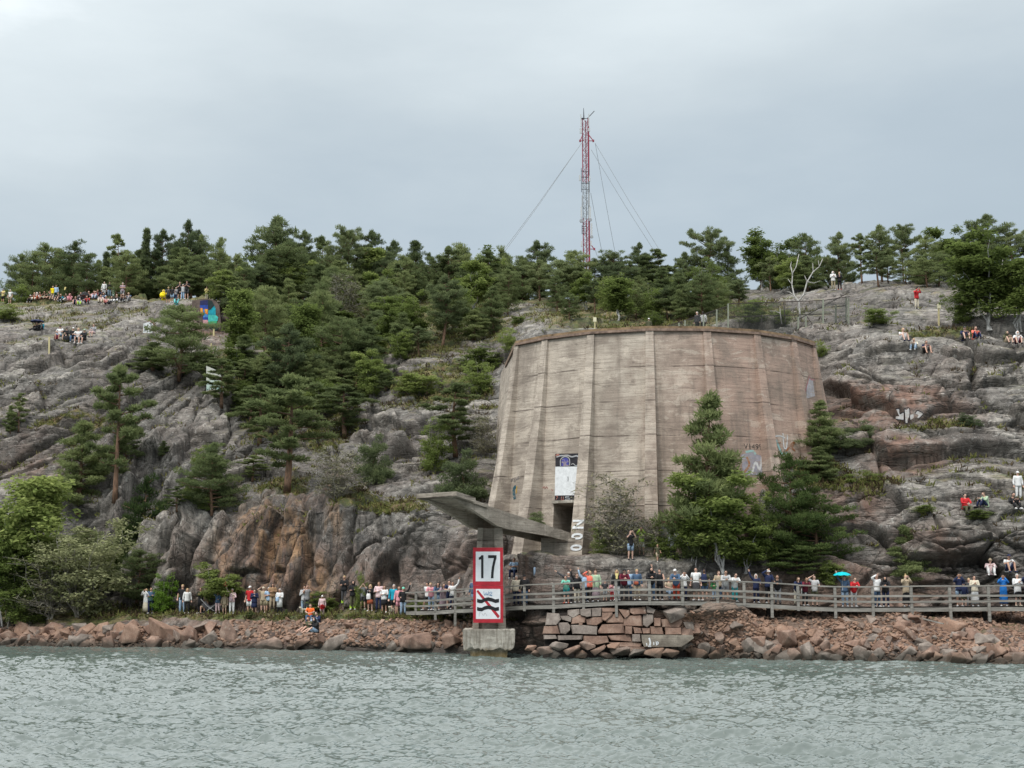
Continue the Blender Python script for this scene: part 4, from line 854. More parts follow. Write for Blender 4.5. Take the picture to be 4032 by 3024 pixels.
# ------------------------------------------------------------------ radio mast
def mast():
    Y = 190.0; top = at(2312, 470, Y); base = at(2311, 1300, Y); root = empty('radio_mast', (base.x, Y, base.z)); tag(root, 'tall red and grey lattice radio mast with antennas rising behind the trees', 'mast')
    H = top.z - base.z; w = 0.43; red = flat('mast red', (0.27, 0.04, 0.065), 0.5, 0.15); gal = flat('galvanised steel', (0.33, 0.35, 0.37), 0.45, 0.1); ant = flat('antenna grey', (0.50, 0.52, 0.53), 0.5, 0.06); dkm = flat('dark fitting', (0.05, 0.05, 0.06), 0.6)
    cor = [Vector((-w, -0.3, 0)), Vector((w, -0.3, 0)), Vector((0.1, 0.5, 0))]
    zv = lambda v: at(2312, v, Y).z - base.z
    bands = [(0.0, zv(862), red), (zv(862), zv(718), gal), (zv(718), H, red)]
    for z0, z1, mt in bands:
        m = MB()
        for j, c in enumerate(cor): m.tube([c + Vector((0, 0, z0)), c + Vector((0, 0, z1))], 0.07 if j != 1 else 0.12, 6)
        n = int((z1 - z0) / 0.75)
        for k in range(n):
            a = z0 + (z1 - z0) * k / n; b = z0 + (z1 - z0) * (k + 1) / n
            for i in range(3):
                c0, c1 = cor[i], cor[(i + 1) % 3]
                if k % 2: c0, c1 = c1, c0
                m.tube([c0 + Vector((0, 0, a)), c1 + Vector((0, 0, b))], 0.028, 4); m.tube([c0 + Vector((0, 0, a)), c1 + Vector((0, 0, a))], 0.022, 4)
        m.build('lattice_section', [mt], root)
    px = lambda u: (u - 2312) * Y / 5285.0
    for (x, v0, v1, wd, mt) in ((94, 455, 503, .15, ant), (126, 453, 503, .15, ant), (93, 510, 530, .3, ant), (127, 510, 522, .28, ant), (88, 694, 716, .24, ant), (127, 697, 718, .2, ant), (98, 775, 817, .24, gal), (123, 775, 815, .26, gal), (93, 818, 862, .2, ant), (127, 818, 872, .26, ant), (133, 883, 935, .22, ant), (93, 953, 975, .18, ant), (130, 953, 972, .2, ant)):
        u = 2200 + x; m = MB(); m.box((px(u), -0.55, (zv(v0) + zv(v1)) / 2), (wd, 0.18, abs(zv(v0) - zv(v1)))); a = m.build('panel_antenna', [mt], root)
    for x, v, r in ((93, 874, .3), (128, 870, .26), (133, 937, .24)):
        m = MB(); m.tube([(px(2200 + x), -0.75, zv(v)), (px(2200 + x), -0.62, zv(v)), (px(2200 + x), -0.45, zv(v))], [r * 0.9, r, r * 0.7], 12); m.build('dish_antenna', [gal], root)
    for v0, v1, x in ((665, 760, 94), (668, 760, 125), (890, 925, 95)):
        m = MB(); m.tube([(px(2200 + x), -0.4, zv(v0)), (px(2200 + x), -0.4, zv(v1))], 0.04, 5)
        for k in range(4): z = zv(v0) + (zv(v1) - zv(v0)) * (k + .5) / 4; m.tube([(px(2200 + x), -0.4, z), (0, -0.3, z)], 0.04, 4)
        m.build('whip_antenna', [dkm], root)
    m = MB(); m.tube([(px(2300), -0.3, H), (px(2320), -0.2, H + 0.05), (px(2349), -0.1, zv(438))], 0.06, 5); m.tube([(px(2307), 0, H), (px(2306), 0, zv(425))], [0.1, 0.03], 5); m.box((px(2302), -0.2, H + .03), (.4, .4, .14)); m.build('top_arm', [dkm], root)
    for v, rt in ((560, True), (985, True)):
        m = MB(); zt_, zl = zv(v - 32), zv(v)
        for x in (2290, 2343):
            if v > 900 and x < 2300: continue
            m.tube([(px(2303 if x < 2312 else 2321), -0.3, zt_), (px(x), -0.6, zl)], 0.07, 5); m.tube([(px(2303 if x < 2312 else 2321), -0.3, zl + .1), (px(x), -0.6, zl)], 0.06, 5); m.box((px(x), -.6, zl), (.25, .25, .3))
        m.build('guy_outrigger', [red], root)
    st = flat('steel cable', (0.30, 0.32, 0.34), 0.5)
    for (u0, v0, Y0), (u1, v1, Y1) in (((2290, 563, 189.4), (1990, 985, 188)), ((2290, 563, 189.4), (1978, 990, 192)), ((2343, 563, 189.4), (2592, 975, 188)), ((2328, 590, 190), (2572, 980, 192)), ((2344, 566, 189.4), (2420, 985, 196)), ((2326, 760, 190), (2372, 1000, 196)), ((2344, 985, 189.4), (2356, 1010, 195))):
        a = at(u0, v0, Y0) - base; b = at(u1, v1, Y1) - base; b2 = a + (b - a) * 1.12; mid = (a + b2) / 2 + Vector((0, 0, -0.25)); m = MB(); m.tube([a, mid, b2], 0.028, 4); m.build('guy_wire', [st], root)
mast()
# ------------------------------------------------------------------ shore: boulders, stone wall, rubble
def stone_mat():
    m, nt, b = new_mat('broken red granite', rough=0.85, spec=0.25); T = NT(nt); o = T.obj(); p = T.pos()
    oi = T.n('ShaderNodeObjectInfo'); r = oi.outputs['Random']
    n = T.noise(p, 1.6, 5, 0.6); f = T.noise(p, 12.0, 5, 0.7)
    c = T.ramp(n, [(0.30, (0.125, 0.080, 0.062)), (0.50, (0.235, 0.150, 0.112)), (0.68, (0.34, 0.240, 0.185))])
    c = T.mix(T.ramp(r, [(0.0, 0.0), (0.55, 0.0), (0.8, 0.85)]), c, T.ramp(n, [(0.3, (0.12, 0.105, 0.09)), (0.7, (0.31, 0.275, 0.24))]))
    c = T.mix(T.ramp(r, [(0.0, 0.45), (0.25, 0.0)]), c, (0.36, 0.225, 0.15))
    c = T.mix(T.ramp(f, [(0.32, 0.5), (0.5, 0.0)]), c, (0.09, 0.065, 0.055))
    c = T.mix(T.ramp(T.noise(p, 5.0, 4, 0.7), [(0.60, 0.0), (0.7, 0.45)]), c, (0.42, 0.39, 0.34))
    s = T.n('ShaderNodeSeparateXYZ'); nt.links.new(p, s.inputs[0]); w = T.ramp(T.math('ADD', s.outputs[2], T.math('MULTIPLY', n, 0.5)), [(0.42, 0.8), (0.85, 0.0)])
    c = T.mix(w, c, (0.04, 0.038, 0.03)); nt.links.new(c, b.inputs['Base Color']); T.bump(T.math('ADD', n, T.math('MULTIPLY', f, 0.5)), 0.6, 0.05, b); return m
MAT['stone'] = stone_mat()
import bmesh
def rock_mesh(name, seed, angular=0.8, n=13):
    r = random.Random(seed); bm = bmesh.new()
    for _ in range(n):
        v = Vector((r.gauss(0, 1), r.gauss(0, 1), r.gauss(0, 1))).normalized(); s = r.uniform(0.8, 1.05); v = Vector((v.x * r.uniform(0.85, 1.0), v.y * 0.85, v.z * 0.88)) * s; bm.verts.new(v * 0.55)
    bmesh.ops.convex_hull(bm, input=bm.verts)
    for v in [v for v in bm.verts if not v.link_faces]: bm.verts.remove(v)
    bmesh.ops.dissolve_limit(bm, angle_limit=0.25, verts=bm.verts, edges=bm.edges)
    bmesh.ops.bevel(bm, geom=list(bm.edges), offset=0.022, segments=1, affect='EDGES', profile=0.6)
    bmesh.ops.triangulate(bm, faces=[f for f in bm.faces if len(f.verts) > 4])
    bmesh.ops.recalc_face_normals(bm, faces=bm.faces)
    me = bpy.data.meshes.new(name); bm.to_mesh(me); bm.free(); me.materials.append(MAT['stone']); return me
ROCKS = [rock_mesh('boulder', 100 + i, n=9 + i % 5) for i in range(10)]
RV = [(np.array([v.co[:] for v in m.vertices]), [tuple(p.vertices) for p in m.polygons]) for m in ROCKS]
def bank_point(u, v):
    r = HB.ray_cast(Vector((0, 0, EYE)), ray(u, v)); return r[0] if r[0] is not None else None
def boulders():
    rr = random.Random(21); big = []
    def place(u, v, px, lab, grp, asp=None):
        p = bank_point(u, v)
        if p is None: return
        s = px * 1.45 / ppm(p.y); asp = asp or (rr.uniform(1.0, 1.5), rr.uniform(0.8, 1.2), rr.uniform(0.8, 1.1))
        o = bpy.data.objects.new('boulder', rr.choice(ROCKS)); COL.objects.link(o); o.location = p + Vector((0, -s * 0.1, 0)); o.scale = (s * asp[0] * 0.95, s * asp[1] * 0.95, s * asp[2] * 0.95)
        o.rotation_euler = (rr.uniform(-0.6, 0.6), rr.uniform(-0.5, 0.5), rr.uniform(0, 6.3)); tag(o, lab, 'boulder', grp)
    L1, G1 = 'broken red granite boulder in the loose heap below the right half of the boardwalk', 'boulders heaped below the boardwalk'
    L2, G2 = 'dull red granite boulder in the rough bank along the far left shoreline', 'boulders of the left shoreline bank'
    L3, G3 = 'reddish granite boulder on the low shore below the grassy path', 'boulders below the grassy path'
    # distinct big ones
    for u, v, px, lab in ((3095, 2505, 82, 'big pale orange boulder with flat top standing among the heap, left of the teal umbrella'), (3730, 2475, 88, 'largest tilted orange-brown boulder of the heap under the right end of the boardwalk'), (3895, 2520, 66, 'light brown wedge boulder at the foot of the dark cliff near the right edge'),
                          (2650, 2410, 84, 'long brown boulder lying on top of the stone wall beside the tall post'), (2960, 2400, 54, 'grey rounded boulder highest in the heap, just under the boardwalk beam'), (3560, 2450, 52, 'square brown boulder just below the rail post midway along the heap')):
        place(u, v, px, lab, None, (1.3, 1.0, 0.85))
        COL.objects[-1]
    n = 0
    while n < 190:
        u = rr.uniform(2640, 4200); v = rr.uniform(2415 + max(0, 2900 - u) * 0.25, 2598 + (u - 2640) * 0.012)
        t = (v - 2415) / 185
        if rr.random() > 0.25 + t: continue
        if u > 3700 and v < 2470 + (u - 3700) * 0.18: continue
        px = rr.choice((24, 30, 36, 42, 54)) * (0.75 + 0.5 * t)
        sec = 'just right of the stone wall' if u < 2900 else 'left of the teal umbrella' if u < 3250 else 'below the teal umbrella' if u < 3480 else 'below the empty stretch of railing' if u < 3740 else 'towards the right edge'
        ww = f"{'large' if px > 42 else 'small'} red granite boulder {'high' if t < 0.35 else 'midway' if t < 0.72 else 'at the waterline'} of the heap {sec}"; place(u, v, px, ww, 'boulders: ' + ww); n += 1
    n = 0
    while n < 75:
        u = rr.uniform(-60, 560); v = rr.uniform(2475 - 10 * (u > 300), 2552)
        px = rr.choice((28, 36, 46, 58)); ww = f"{'large' if px > 40 else 'small'} dull red boulder {'on top' if v < 2510 else 'at the foot'} of the left bank {'at the picture edge' if u < 180 else 'below the willow' if u < 380 else 'right of the willow'}"; place(u, v, px, ww, 'boulders: ' + ww); n += 1
    n = 0
    while n < 60:
        u = rr.uniform(560, 1830); v = rr.uniform(2452, 2562); px = rr.choice((18, 24, 34, 48)) * (1.4 if u < 900 or u > 1500 else 0.8)
        ww = f"{'large' if px > 32 else 'small'} reddish boulder {'on the bank' if v < 2510 else 'at the waterline'} {'below the pram' if u < 950 else 'left of the seated group' if u < 1200 else 'right of the seated group' if u < 1500 else 'left of the sign'}"; place(u, v, px, ww, 'boulders: ' + ww); n += 1
    # rounded outcrops at the waterline
    for u, v, px, a in ((520, 2510, 105, (1.1, .8, 1.1)), (650, 2500, 120, (1.4, .8, 1.0)), (760, 2510, 90, (1.1, .8, 1)), (830, 2520, 75, (1.1, .8, .9)), (905, 2500, 80, (.7, .8, 1.4)), (1060, 2540, 80, (1.5, .8, .7)), (1330, 2540, 100, (1.5, .8, .8)), (1640, 2525, 100, (1.5, .9, .9)), (1780, 2530, 85, (1.2, .9, .9))):
        place(u, v, px, 'smooth rock hump at the waterline ' + {520: 'leftmost of the row', 650: 'biggest below the cardigan couple', 760: 'below the tall blond person', 830: 'below the pram', 905: 'narrow and upright', 1060: 'low and flat below the red t-shirt', 1330: 'long, right of the seated group', 1640: 'below the boardwalk start', 1780: 'just left of the sign base'}[u], None, a)
    for u, v, px in ((2150, 2560, 50), (2200, 2540, 56), (2260, 2562, 60), (2310, 2540, 50), (2360, 2560, 56), (2420, 2545, 44), (2450, 2568, 60), (2510, 2572, 60), (2580, 2572, 66), (2640, 2570, 50), (2115, 2572, 40), (2090, 2550, 36), (2180, 2575, 44), (2290, 2578, 50), (2390, 2580, 44)):
        p = at(u, v, 75.35); s = px * 1.2 / ppm(p.y); o = bpy.data.objects.new('boulder', rr.choice(ROCKS)); COL.objects.link(o); o.location = p; o.scale = (s * rr.uniform(1.2, 1.6), s * 0.9, s * 0.75); o.rotation_euler = (rr.uniform(-.2, .2), rr.uniform(-.2, .2), rr.uniform(-.5, .5)); tag(o, 'dark wet block at the waterline below the dry stone wall', 'boulder', 'blocks at the foot of the wall')
    # small rubble between the boulders
    V = []; F = []; b = 0; rs = np.random.RandomState(4)
    for _ in range(6000):
        if rs.rand() < 0.62: u = rs.uniform(2620, 4150); v = rs.uniform(2405, 2600 + (u - 2640) * 0.012)
        elif rs.rand() < 0.55: u = rs.uniform(-150, 900); v = rs.uniform(2470, 2553)
        else: u = rs.uniform(900, 1900); v = rs.uniform(2440, 2545)
        p = bank_point(u, v)
        if p is None: continue
        vv, ff = RV[rs.randint(10)]; s = rs.uniform(9, 26) / ppm(p.y); a = rs.uniform(0, 6.3); c_, s_ = math.cos(a), math.sin(a)
        q = vv * s * (rs.uniform(1, 1.4), 1, rs.uniform(0.6, 1)); q = np.stack([q[:, 0] * c_ - q[:, 1] * s_, q[:, 0] * s_ + q[:, 1] * c_, q[:, 2] + q[:, 0] * rs.uniform(-.5, .5)], 1) + np.array(p)
        V.append(q); F += [tuple(i + b for i in f) for f in ff]; b += len(q)
    V = np.concatenate(V); me = bpy.data.meshes.new('rubble'); me.from_pydata(V.tolist(), [], F); me.materials.append(MAT['stone']); me.update()
    o = bpy.data.objects.new('rubble', me); COL.objects.link(o); tag(o, 'small broken red stones strewn between the boulders of the bank', 'rubble', kind='stuff')
boulders()

def stone_wall():
    # fitted blocks between u 2140..2680, each course irregular
    zoom = lambda x, y: (2100 + x * 0.452, 2150 + y * 0.452)
    polys = [[(120,583),(225,590),(240,640),(200,690),(105,690)],[(82,765),(95,700),(210,693),(230,765)],[(215,668),(300,665),(325,700),(320,735),(280,770),(235,762)],[(235,610),(300,608),(335,625),(325,660),(250,640)],[(300,560),(400,550),(405,590),(345,625),(298,600)],
      [(335,630),(400,600),(460,620),(450,668),(330,680)],[(330,690),(420,688),(555,700),(550,770),(345,765)],[(410,552),(500,545),(505,612),(470,620),(412,602)],[(458,640),(520,622),(600,620),(600,660),(550,692),(470,682)],[(505,545),(594,538),(592,612),(508,616)],[(596,540),(722,540),(722,572),(600,574)],
      [(600,580),(690,578),(690,600),(625,655),(600,640)],[(635,650),(740,560),(788,640),(785,668),(640,668)],[(562,745),(600,685),(780,678),(795,760),(570,762)],[(645,780),(850,768),(856,832),(680,820)],[(740,550),(835,560),(840,600),(800,632),(775,600)],[(845,545),(975,530),(985,590),(870,598),(842,580)],
      [(985,520),(1065,555),(1050,590),(988,580)],[(800,610),(940,602),(950,700),(785,695)],[(955,592),(1045,592),(1048,660),(990,710),(955,690)],[(1052,628),(1110,630),(1110,700),(1052,698)],[(1115,640),(1290,632),(1300,655),(1275,710),(1125,705)],[(860,770),(930,768),(938,835),(862,832)],[(800,700),(862,702),(860,768),(800,765)],
      [(868,706),(935,715),(950,760),(880,762)],[(945,715),(1015,716),(1015,760),(955,762)],[(1018,700),(1120,706),(1135,770),(1022,768)],[(1148,710),(1285,712),(1292,770),(1152,772)],[(1300,660),(1390,655),(1405,735),(1330,720)],[(90,775),(195,775),(210,808),(92,812)],[(215,780),(430,780),(420,815),(220,820)],[(435,782),(640,785),(655,840),(560,860),(440,840)],
      [(660,838),(770,840),(860,836),(945,845),(940,880),(700,876)],[(735,905),(800,900),(790,948),(722,945)],[(800,880),(1090,878),(1100,940),(960,960),(795,950)],[(1095,880),(1180,890),(1192,950),(1110,955)],[(395,672),(430,672),(425,690),(398,690)],[(1420,660),(1470,700),(1440,725),(1405,700)]]
    root = empty('dry_stone_wall', at(2400, 2560, 75.7)); tag(root, 'dry stone wall of fitted red and grey granite blocks below the boardwalk', 'stone wall'); off = root.location
    rr = random.Random(9)
    V = []; F = []; mi = []
    m = MB()
    for pl in polys:
        uv = [zoom(*p) for p in pl]; cu_ = sum(p[0] for p in uv) / len(uv); cv = sum(p[1] for p in uv) / len(uv); n = len(uv); yo = rr.uniform(-0.12, 0.1)
        Yf = lambda v: 75.75 + (2560 - v) * 0.0035
        rings = []
        for sc, dy in ((1.04, 0.75), (1.04, 0.12), (1.0, 0.03), (0.90, -0.02 + rr.uniform(-0.03, 0.02))):
            ring = []
            for j, (u, v) in enumerate(uv):
                tx_ = (u - cu_) * sc + cu_; tv = (v - cv) * sc + cv; ring.append(at(tx_, tv, Yf(v) + yo + dy + (rr.uniform(-0.03, 0.03) if dy < 0.3 else 0)) - off)
            rings.append(ring)
        P = [p for r_ in rings for p in r_]; fs = []
        for i in range(3):
            for j in range(n): fs.append((i * n + j, i * n + (j + 1) % n, (i + 1) * n + (j + 1) % n, (i + 1) * n + j))
        fs.append(tuple(3 * n + j for j in range(n)))
        m.add(P, fs, 1 if rr.random() < 0.2 else 0)
    grey = bpy.data.materials.get('broken red granite').copy(); grey.name = 'grey granite block'
    for nd in grey.node_tree.nodes:
        if nd.type == 'VALTORGB' and len(nd.color_ramp.elements) == 3 and abs(nd.color_ramp.elements[0].color[0] - 0.125) < 1e-3:
            for e, c in zip(nd.color_ramp.elements, ((0.13, 0.11, 0.095), (0.22, 0.185, 0.16), (0.31, 0.27, 0.235))): e.color = (*c, 1)
    o = m.build('blocks', [MAT['stone'], grey], root)
    bk = MB(); a = at(2150, 2470, 76.9) - off; b = at(2700, 2470, 76.9) - off; c = at(2700, 2600, 76.6) - off; d = at(2135, 2600, 76.6) - off; t0 = at(2165, 2415, 77.0) - off; t1 = at(2680, 2392, 77.0) - off
    bk.add([d, c, b, a], [(0, 1, 2, 3)]); bk.add([a, b, t1, t0], [(0, 1, 2, 3)]); bk.build('core', [MAT['wood_dark']], root)
    # worn concrete footing with white paint marks
    ft = empty('footing_slab', at(2620, 2545, 75.5)); tag(ft, 'grey concrete footing slab with white paint letters at the foot of the stone wall', 'slab'); off = ft.location
    m = MB(); uv = [zoom(*p) for p in [(942, 772), (1385, 775), (1400, 800), (1330, 850), (1290, 878), (965, 878), (945, 830)]]; n = len(uv)
    P = [at(u, v, 75.45) - off for u, v in uv] + [at(u, v, 76.5) - off for u, v in uv]; m.add(P, [tuple(range(n))[::-1]] + [(j, (j + 1) % n, n + (j + 1) % n, n + j) for j in range(n)]); m.build('slab', [MAT['base2']], ft)
    m = MB()
    for st, w in (([(1008, 800), (1018, 840), (1012, 872)], .09), ([(1000, 872), (1026, 874)], .06), ([(985, 845), (990, 868)], .05), ([(1048, 835), (1050, 862)], .05), ([(1070, 828), (1075, 865)], .07), ([(1070, 830), (1088, 840), (1084, 858)], .05)):
        strip(m, [((at(*zoom(*p), 75.45) - off).x, (at(*zoom(*p), 75.45) - off).z) for p in st], w, Vector((1, 0, 0)), Vector((0, 0, 1)), Vector((0, -1, 0)), Vector((0, 75.45 - off.y, 0)), 0.02)
    m.build('lettering', [MAT['wpaint']], ft)
MAT['base2'] = concrete_mat('old footing concrete', (0.13, 0.11, 0.09), (0.34, 0.30, 0.245), boards=False)
stone_wall()
for (a, b, lab) in (((3636, 2437), (3714, 2456), 'thin grey plank stuck between the boulders below the rail post'), ((3782, 2501), (3975, 2548), 'long grey plank lying across the boulders near the right edge')):
    p, q = at(*a, 75.0), at(*b, 74.0); e = empty('plank', p); m = MB(); m.beam(Vector((0, 0, 0)), q - p, 0.12, 0.05); o = m.mesh('plank', [MAT['wood']]); bpy.data.objects.remove(e); o = bpy.data.objects.new('plank', o); COL.objects.link(o); o.location = p; tag(o, lab, 'plank')
# ------------------------------------------------------------------ trees and shrubs
def leaf_mat(name, dark, mid, lite, transl=0.25):
    m = bpy.data.materials.new(name); m.use_nodes = True; nt = m.node_tree; N = nt.nodes; N.clear(); T = NT(nt)
    out = N.new('ShaderNodeOutputMaterial'); d = N.new('ShaderNodeBsdfDiffuse'); t = N.new('ShaderNodeBsdfTranslucent'); mx = N.new('ShaderNodeMixShader'); mx.inputs[0].default_value = transl
    tone = T.attr('tone'); rr_ = T.n('ShaderNodeObjectInfo').outputs['Random']
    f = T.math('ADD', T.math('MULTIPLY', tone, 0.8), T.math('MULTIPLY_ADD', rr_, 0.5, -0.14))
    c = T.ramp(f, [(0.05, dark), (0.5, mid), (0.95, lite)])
    nt.links.new(c, d.inputs[0]); nt.links.new(c, t.inputs[0]); nt.links.new(d.outputs[0], mx.inputs[1]); nt.links.new(t.outputs[0], mx.inputs[2]); nt.links.new(mx.outputs[0], out.inputs[0]); return m
LM = dict(pine=leaf_mat('pine needles', (0.072, 0.098, 0.046), (0.172, 0.212, 0.092), (0.31, 0.35, 0.15), 0.42), dark=leaf_mat('dark needles', (0.066, 0.090, 0.050), (0.158, 0.196, 0.095), (0.285, 0.325, 0.15), 0.42),
          birch=leaf_mat('birch leaves', (0.085, 0.115, 0.036), (0.185, 0.24, 0.070), (0.33, 0.38, 0.13), 0.42), willow=leaf_mat('willow leaves', (0.12, 0.13, 0.07), (0.25, 0.265, 0.135), (0.42, 0.43, 0.24), 0.3),
          bright=leaf_mat('maple leaves', (0.05, 0.10, 0.015), (0.11, 0.21, 0.03), (0.21, 0.33, 0.06), 0.35), dry=leaf_mat('dry twigs', (0.10, 0.10, 0.06), (0.19, 0.185, 0.11), (0.30, 0.29, 0.17), 0.1))
def bark(name, a, b_):
    m, nt, b = new_mat(name, rough=0.9, spec=0.15); T = NT(nt); n = T.noise(T.mapping(T.obj(), (3, 3, 1.0)), 2.0, 4, 0.7); nt.links.new(T.ramp(n, [(0.35, a), (0.65, b_)]), b.inputs['Base Color']); return m
LM['deep'] = leaf_mat('deep green needles', (0.030, 0.050, 0.022), (0.078, 0.115, 0.040), (0.17, 0.215, 0.075), 0.38)
BK = dict(pine=bark('pine bark', (0.10, 0.07, 0.05), (0.25, 0.15, 0.10)), birch=bark('birch bark', (0.22, 0.21, 0.20), (0.66, 0.65, 0.62)), grey=bark('grey bark', (0.15, 0.14, 0.115), (0.36, 0.34, 0.29)), dead=bark('bleached wood', (0.35, 0.34, 0.32), (0.68, 0.66, 0.62)))

def tufts(C, R, n, L, W, rs, upb=0.6, droop=0.0):
    """n leaf quads in each ellipsoid pad: C (k,3) centres, R (k,3) radii"""
    k = len(C); c = np.repeat(C, n, 0); r = np.repeat(R, n, 0)
    d = rs.normal(size=(k * n, 3)); d /= np.linalg.norm(d, axis=1)[:, None]; rad = rs.rand(k * n) ** 0.4
    p = c + d * r * rad[:, None]
    a = rs.normal(size=(k * n, 3)) * 0.55 + d * 0.6 + np.array([0, 0, upb - droop]); a /= np.linalg.norm(a, axis=1)[:, None]
    b = np.cross(a, rs.normal(size=(k * n, 3))); b /= np.linalg.norm(b, axis=1)[:, None]
    l = L * rs.uniform(0.6, 1.25, k * n)[:, None]; w = W * rs.uniform(0.6, 1.25, k * n)[:, None]
    V = np.stack([p - b * w * 0.5, p + b * w * 0.5, p + a * l + b * w * 0.22, p + a * l - b * w * 0.22], 1).reshape(-1, 3)
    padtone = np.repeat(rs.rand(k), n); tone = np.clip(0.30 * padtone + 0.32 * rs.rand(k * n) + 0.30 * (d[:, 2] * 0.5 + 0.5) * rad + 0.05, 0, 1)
    return V, tone
def pack(Vs, Ts): V = np.concatenate(Vs); t = np.concatenate(Ts); F = np.arange(len(V)).reshape(-1, 4); return V, F, t
def crown_mesh(name, V, F, tone, mat): return npmesh(name, V, F, [mat], attrs=dict(tone=('FACE', tone)))

def conifer(seed, style):
    rs = np.random.RandomState(seed); H = 10.0; tr = MB(); n = 9
    bend = rs.normal(size=2) * 0.25; path = [Vector((bend[0] * math.sin(i / n * 3.0), bend[1] * math.sin(i / n * 2.2), H * 0.97 * i / n)) for i in range(n + 1)]
    tr.tube(path, [0.20 * (1 - i / n * 0.88) for i in range(n + 1)], 7)
    def tp(h): f = h / (H * 0.97) * n; i = min(int(f), n - 1); return path[i].lerp(path[i + 1], f - i)
    prm = dict(cone=(0.08, 3.0, 44, 0.27), bushy=(0.10, 3.4, 42, 0.29), tall=(0.34, 2.9, 30, 0.27), umbrella=(0.50, 3.6, 27, 0.28), layered=(0.10, 3.3, 25, 0.27), spruce=(0.05, 1.9, 62, 0.22), sparse=(0.22, 3.2, 24, 0.22))[style]
    cb, W, nb, pr = prm; C = []; R = []
    for k in range(nb):
        t = (k + rs.rand() * 0.7) / nb; h = H * (cb + (0.985 - cb) * t); az = k * 2.4 + rs.normal() * 0.5
        prof = dict(cone=(1 - t) ** 0.75 * (0.55 + 0.45 * min(1, t * 5)), bushy=math.sqrt(max(0, 1 - (t * 1.05 - 0.3) ** 2 * 1.9)) if t < 0.96 else 0.3, tall=math.sin(min(1, (t * 0.86 + 0.16)) * math.pi) ** 0.7, umbrella=math.sin(min(1, t * 0.80 + 0.18) * math.pi) ** 0.5, layered=min(1, (1 - t) ** 0.55 * 1.15) * (0.5 if k % 2 else 1.12),
                    spruce=(1 - t) ** 0.9, sparse=(0.5 + 0.5 * math.sin(t * 3.0)) * (1 - t * 0.6))[style]
        L = W * max(0.12, prof) * rs.uniform(0.5, 1.25); p0 = tp(h); up = dict(spruce=-0.15, umbrella=0.30).get(style, 0.16) + rs.normal() * 0.12
        dv = Vector((math.cos(az), math.sin(az), up)); p1 = p0 + dv * L * 0.55; p2 = p0 + Vector((math.cos(az), math.sin(az), up + 0.12)) * L
        if L > 0.7: tr.tube([p0, p1, p2], [0.05 + 0.012 * L, 0.03, 0.012], 4, cap=False)
        m = max(1, int(L * (2.1 if style not in ('umbrella', 'sparse') else 1.6)))
        for j in range(m):
            f = 0.32 + 0.68 * (j + rs.rand() * 0.6) / m; q = p0.lerp(p2, min(1, f)); sd = (rs.rand() - 0.5) * L * (0.75 if style != 'layered' else 0.42) * f; q = q + Vector((-math.sin(az), math.cos(az), 0)) * sd + Vector((0, 0, rs.normal() * 0.10))
            s = pr * rs.uniform(0.8, 1.5) * (1.25 if style in ('cone', 'bushy') else 1.15); C.append(q[:]); R.append((s * 1.3, s * 1.3, s * 0.66))
    for j in range(4): q = tp(H * (0.93 + 0.018 * j)); C.append((q.x, q.y, q.z + 0.1)); R.append((0.28, 0.28, 0.3))
    C = np.array(C); R = np.array(R); per = int(dict(sparse=7000, umbrella=8500, layered=9000, tall=8500).get(style, 10000) / len(C))
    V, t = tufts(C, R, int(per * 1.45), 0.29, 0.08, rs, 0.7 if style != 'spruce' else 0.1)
    return tr, pack([V], [t])
def broadleaf(seed, style):
    rs = np.random.RandomState(seed); H = 10.0; tr = MB(); C = []; R = []
    nl = dict(birch=4, round=6, shrub=10, willow=12, sapling=2, bare=14)[style]; W = dict(birch=2.6, round=3.6, shrub=4.2, willow=4.6, sapling=2.0, bare=4.0)[style]; cb = dict(birch=0.32, round=0.18, shrub=0.06, willow=0.08, sapling=0.3, bare=0.1)[style]
    for k in range(nl):
        az = k * 2.4 + rs.normal() * 0.4; lean = rs.uniform(0.1, 1.0) * W * 0.62; hh = H * rs.uniform(0.72, 1.0) if k else H; n = 7
        ex = 0.65 if style in ('shrub', 'bare') else 0.85 if style == 'willow' else 1.1
        pts = [Vector((math.cos(az) * lean * (i / n) ** ex + rs.normal() * 0.10, math.sin(az) * lean * (i / n) ** ex + rs.normal() * 0.10, hh * 0.96 * (i / n) ** (1.0 if ex > 1 else 1.15))) for i in range(n + 1)]
        tr.tube(pts, [(0.055 if style == 'birch' else 0.05) * (1 - i / n * 0.85) for i in range(n + 1)], 6, cap=False)
        for b in range(9 if style != 'bare' else 16):
            t = rs.uniform(cb, 1.0); f = t * n; i = min(int(f), n - 1); p0 = pts[i].lerp(pts[i + 1], f - i); a2 = rs.rand() * 6.3; L = W * rs.uniform(0.22, 0.5) * (1.25 - t * 0.7); p2 = p0 + Vector((math.cos(a2), math.sin(a2), rs.uniform(0.1, 0.8))) * L
            tr.tube([p0, p0.lerp(p2, 0.5) + Vector((0, 0, 0.1)), p2], [0.03, 0.02, 0.009], 4, cap=False)
            if style == 'bare':
                for _ in range(3): a3 = rs.rand() * 6.3; tr.tube([p0.lerp(p2, rs.uniform(.3, 1)), p2 + Vector((math.cos(a3), math.sin(a3), rs.uniform(0, 1))) * L * 0.6], [0.02, 0.008], 3, cap=False)
            for _ in range(5 if style != 'bare' else 1):
                q = p0.lerp(p2, rs.uniform(0.35, 1.1)) + Vector(rs.normal(size=3) * 0.22); s = rs.uniform(0.3, 0.62); C.append(q[:]); R.append((s, s, s * (1.1 if style == 'birch' else 0.75)))
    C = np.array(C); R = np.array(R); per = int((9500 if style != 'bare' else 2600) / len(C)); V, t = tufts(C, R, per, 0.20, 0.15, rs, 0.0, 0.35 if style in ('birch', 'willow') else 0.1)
    return tr, pack([V], [t])
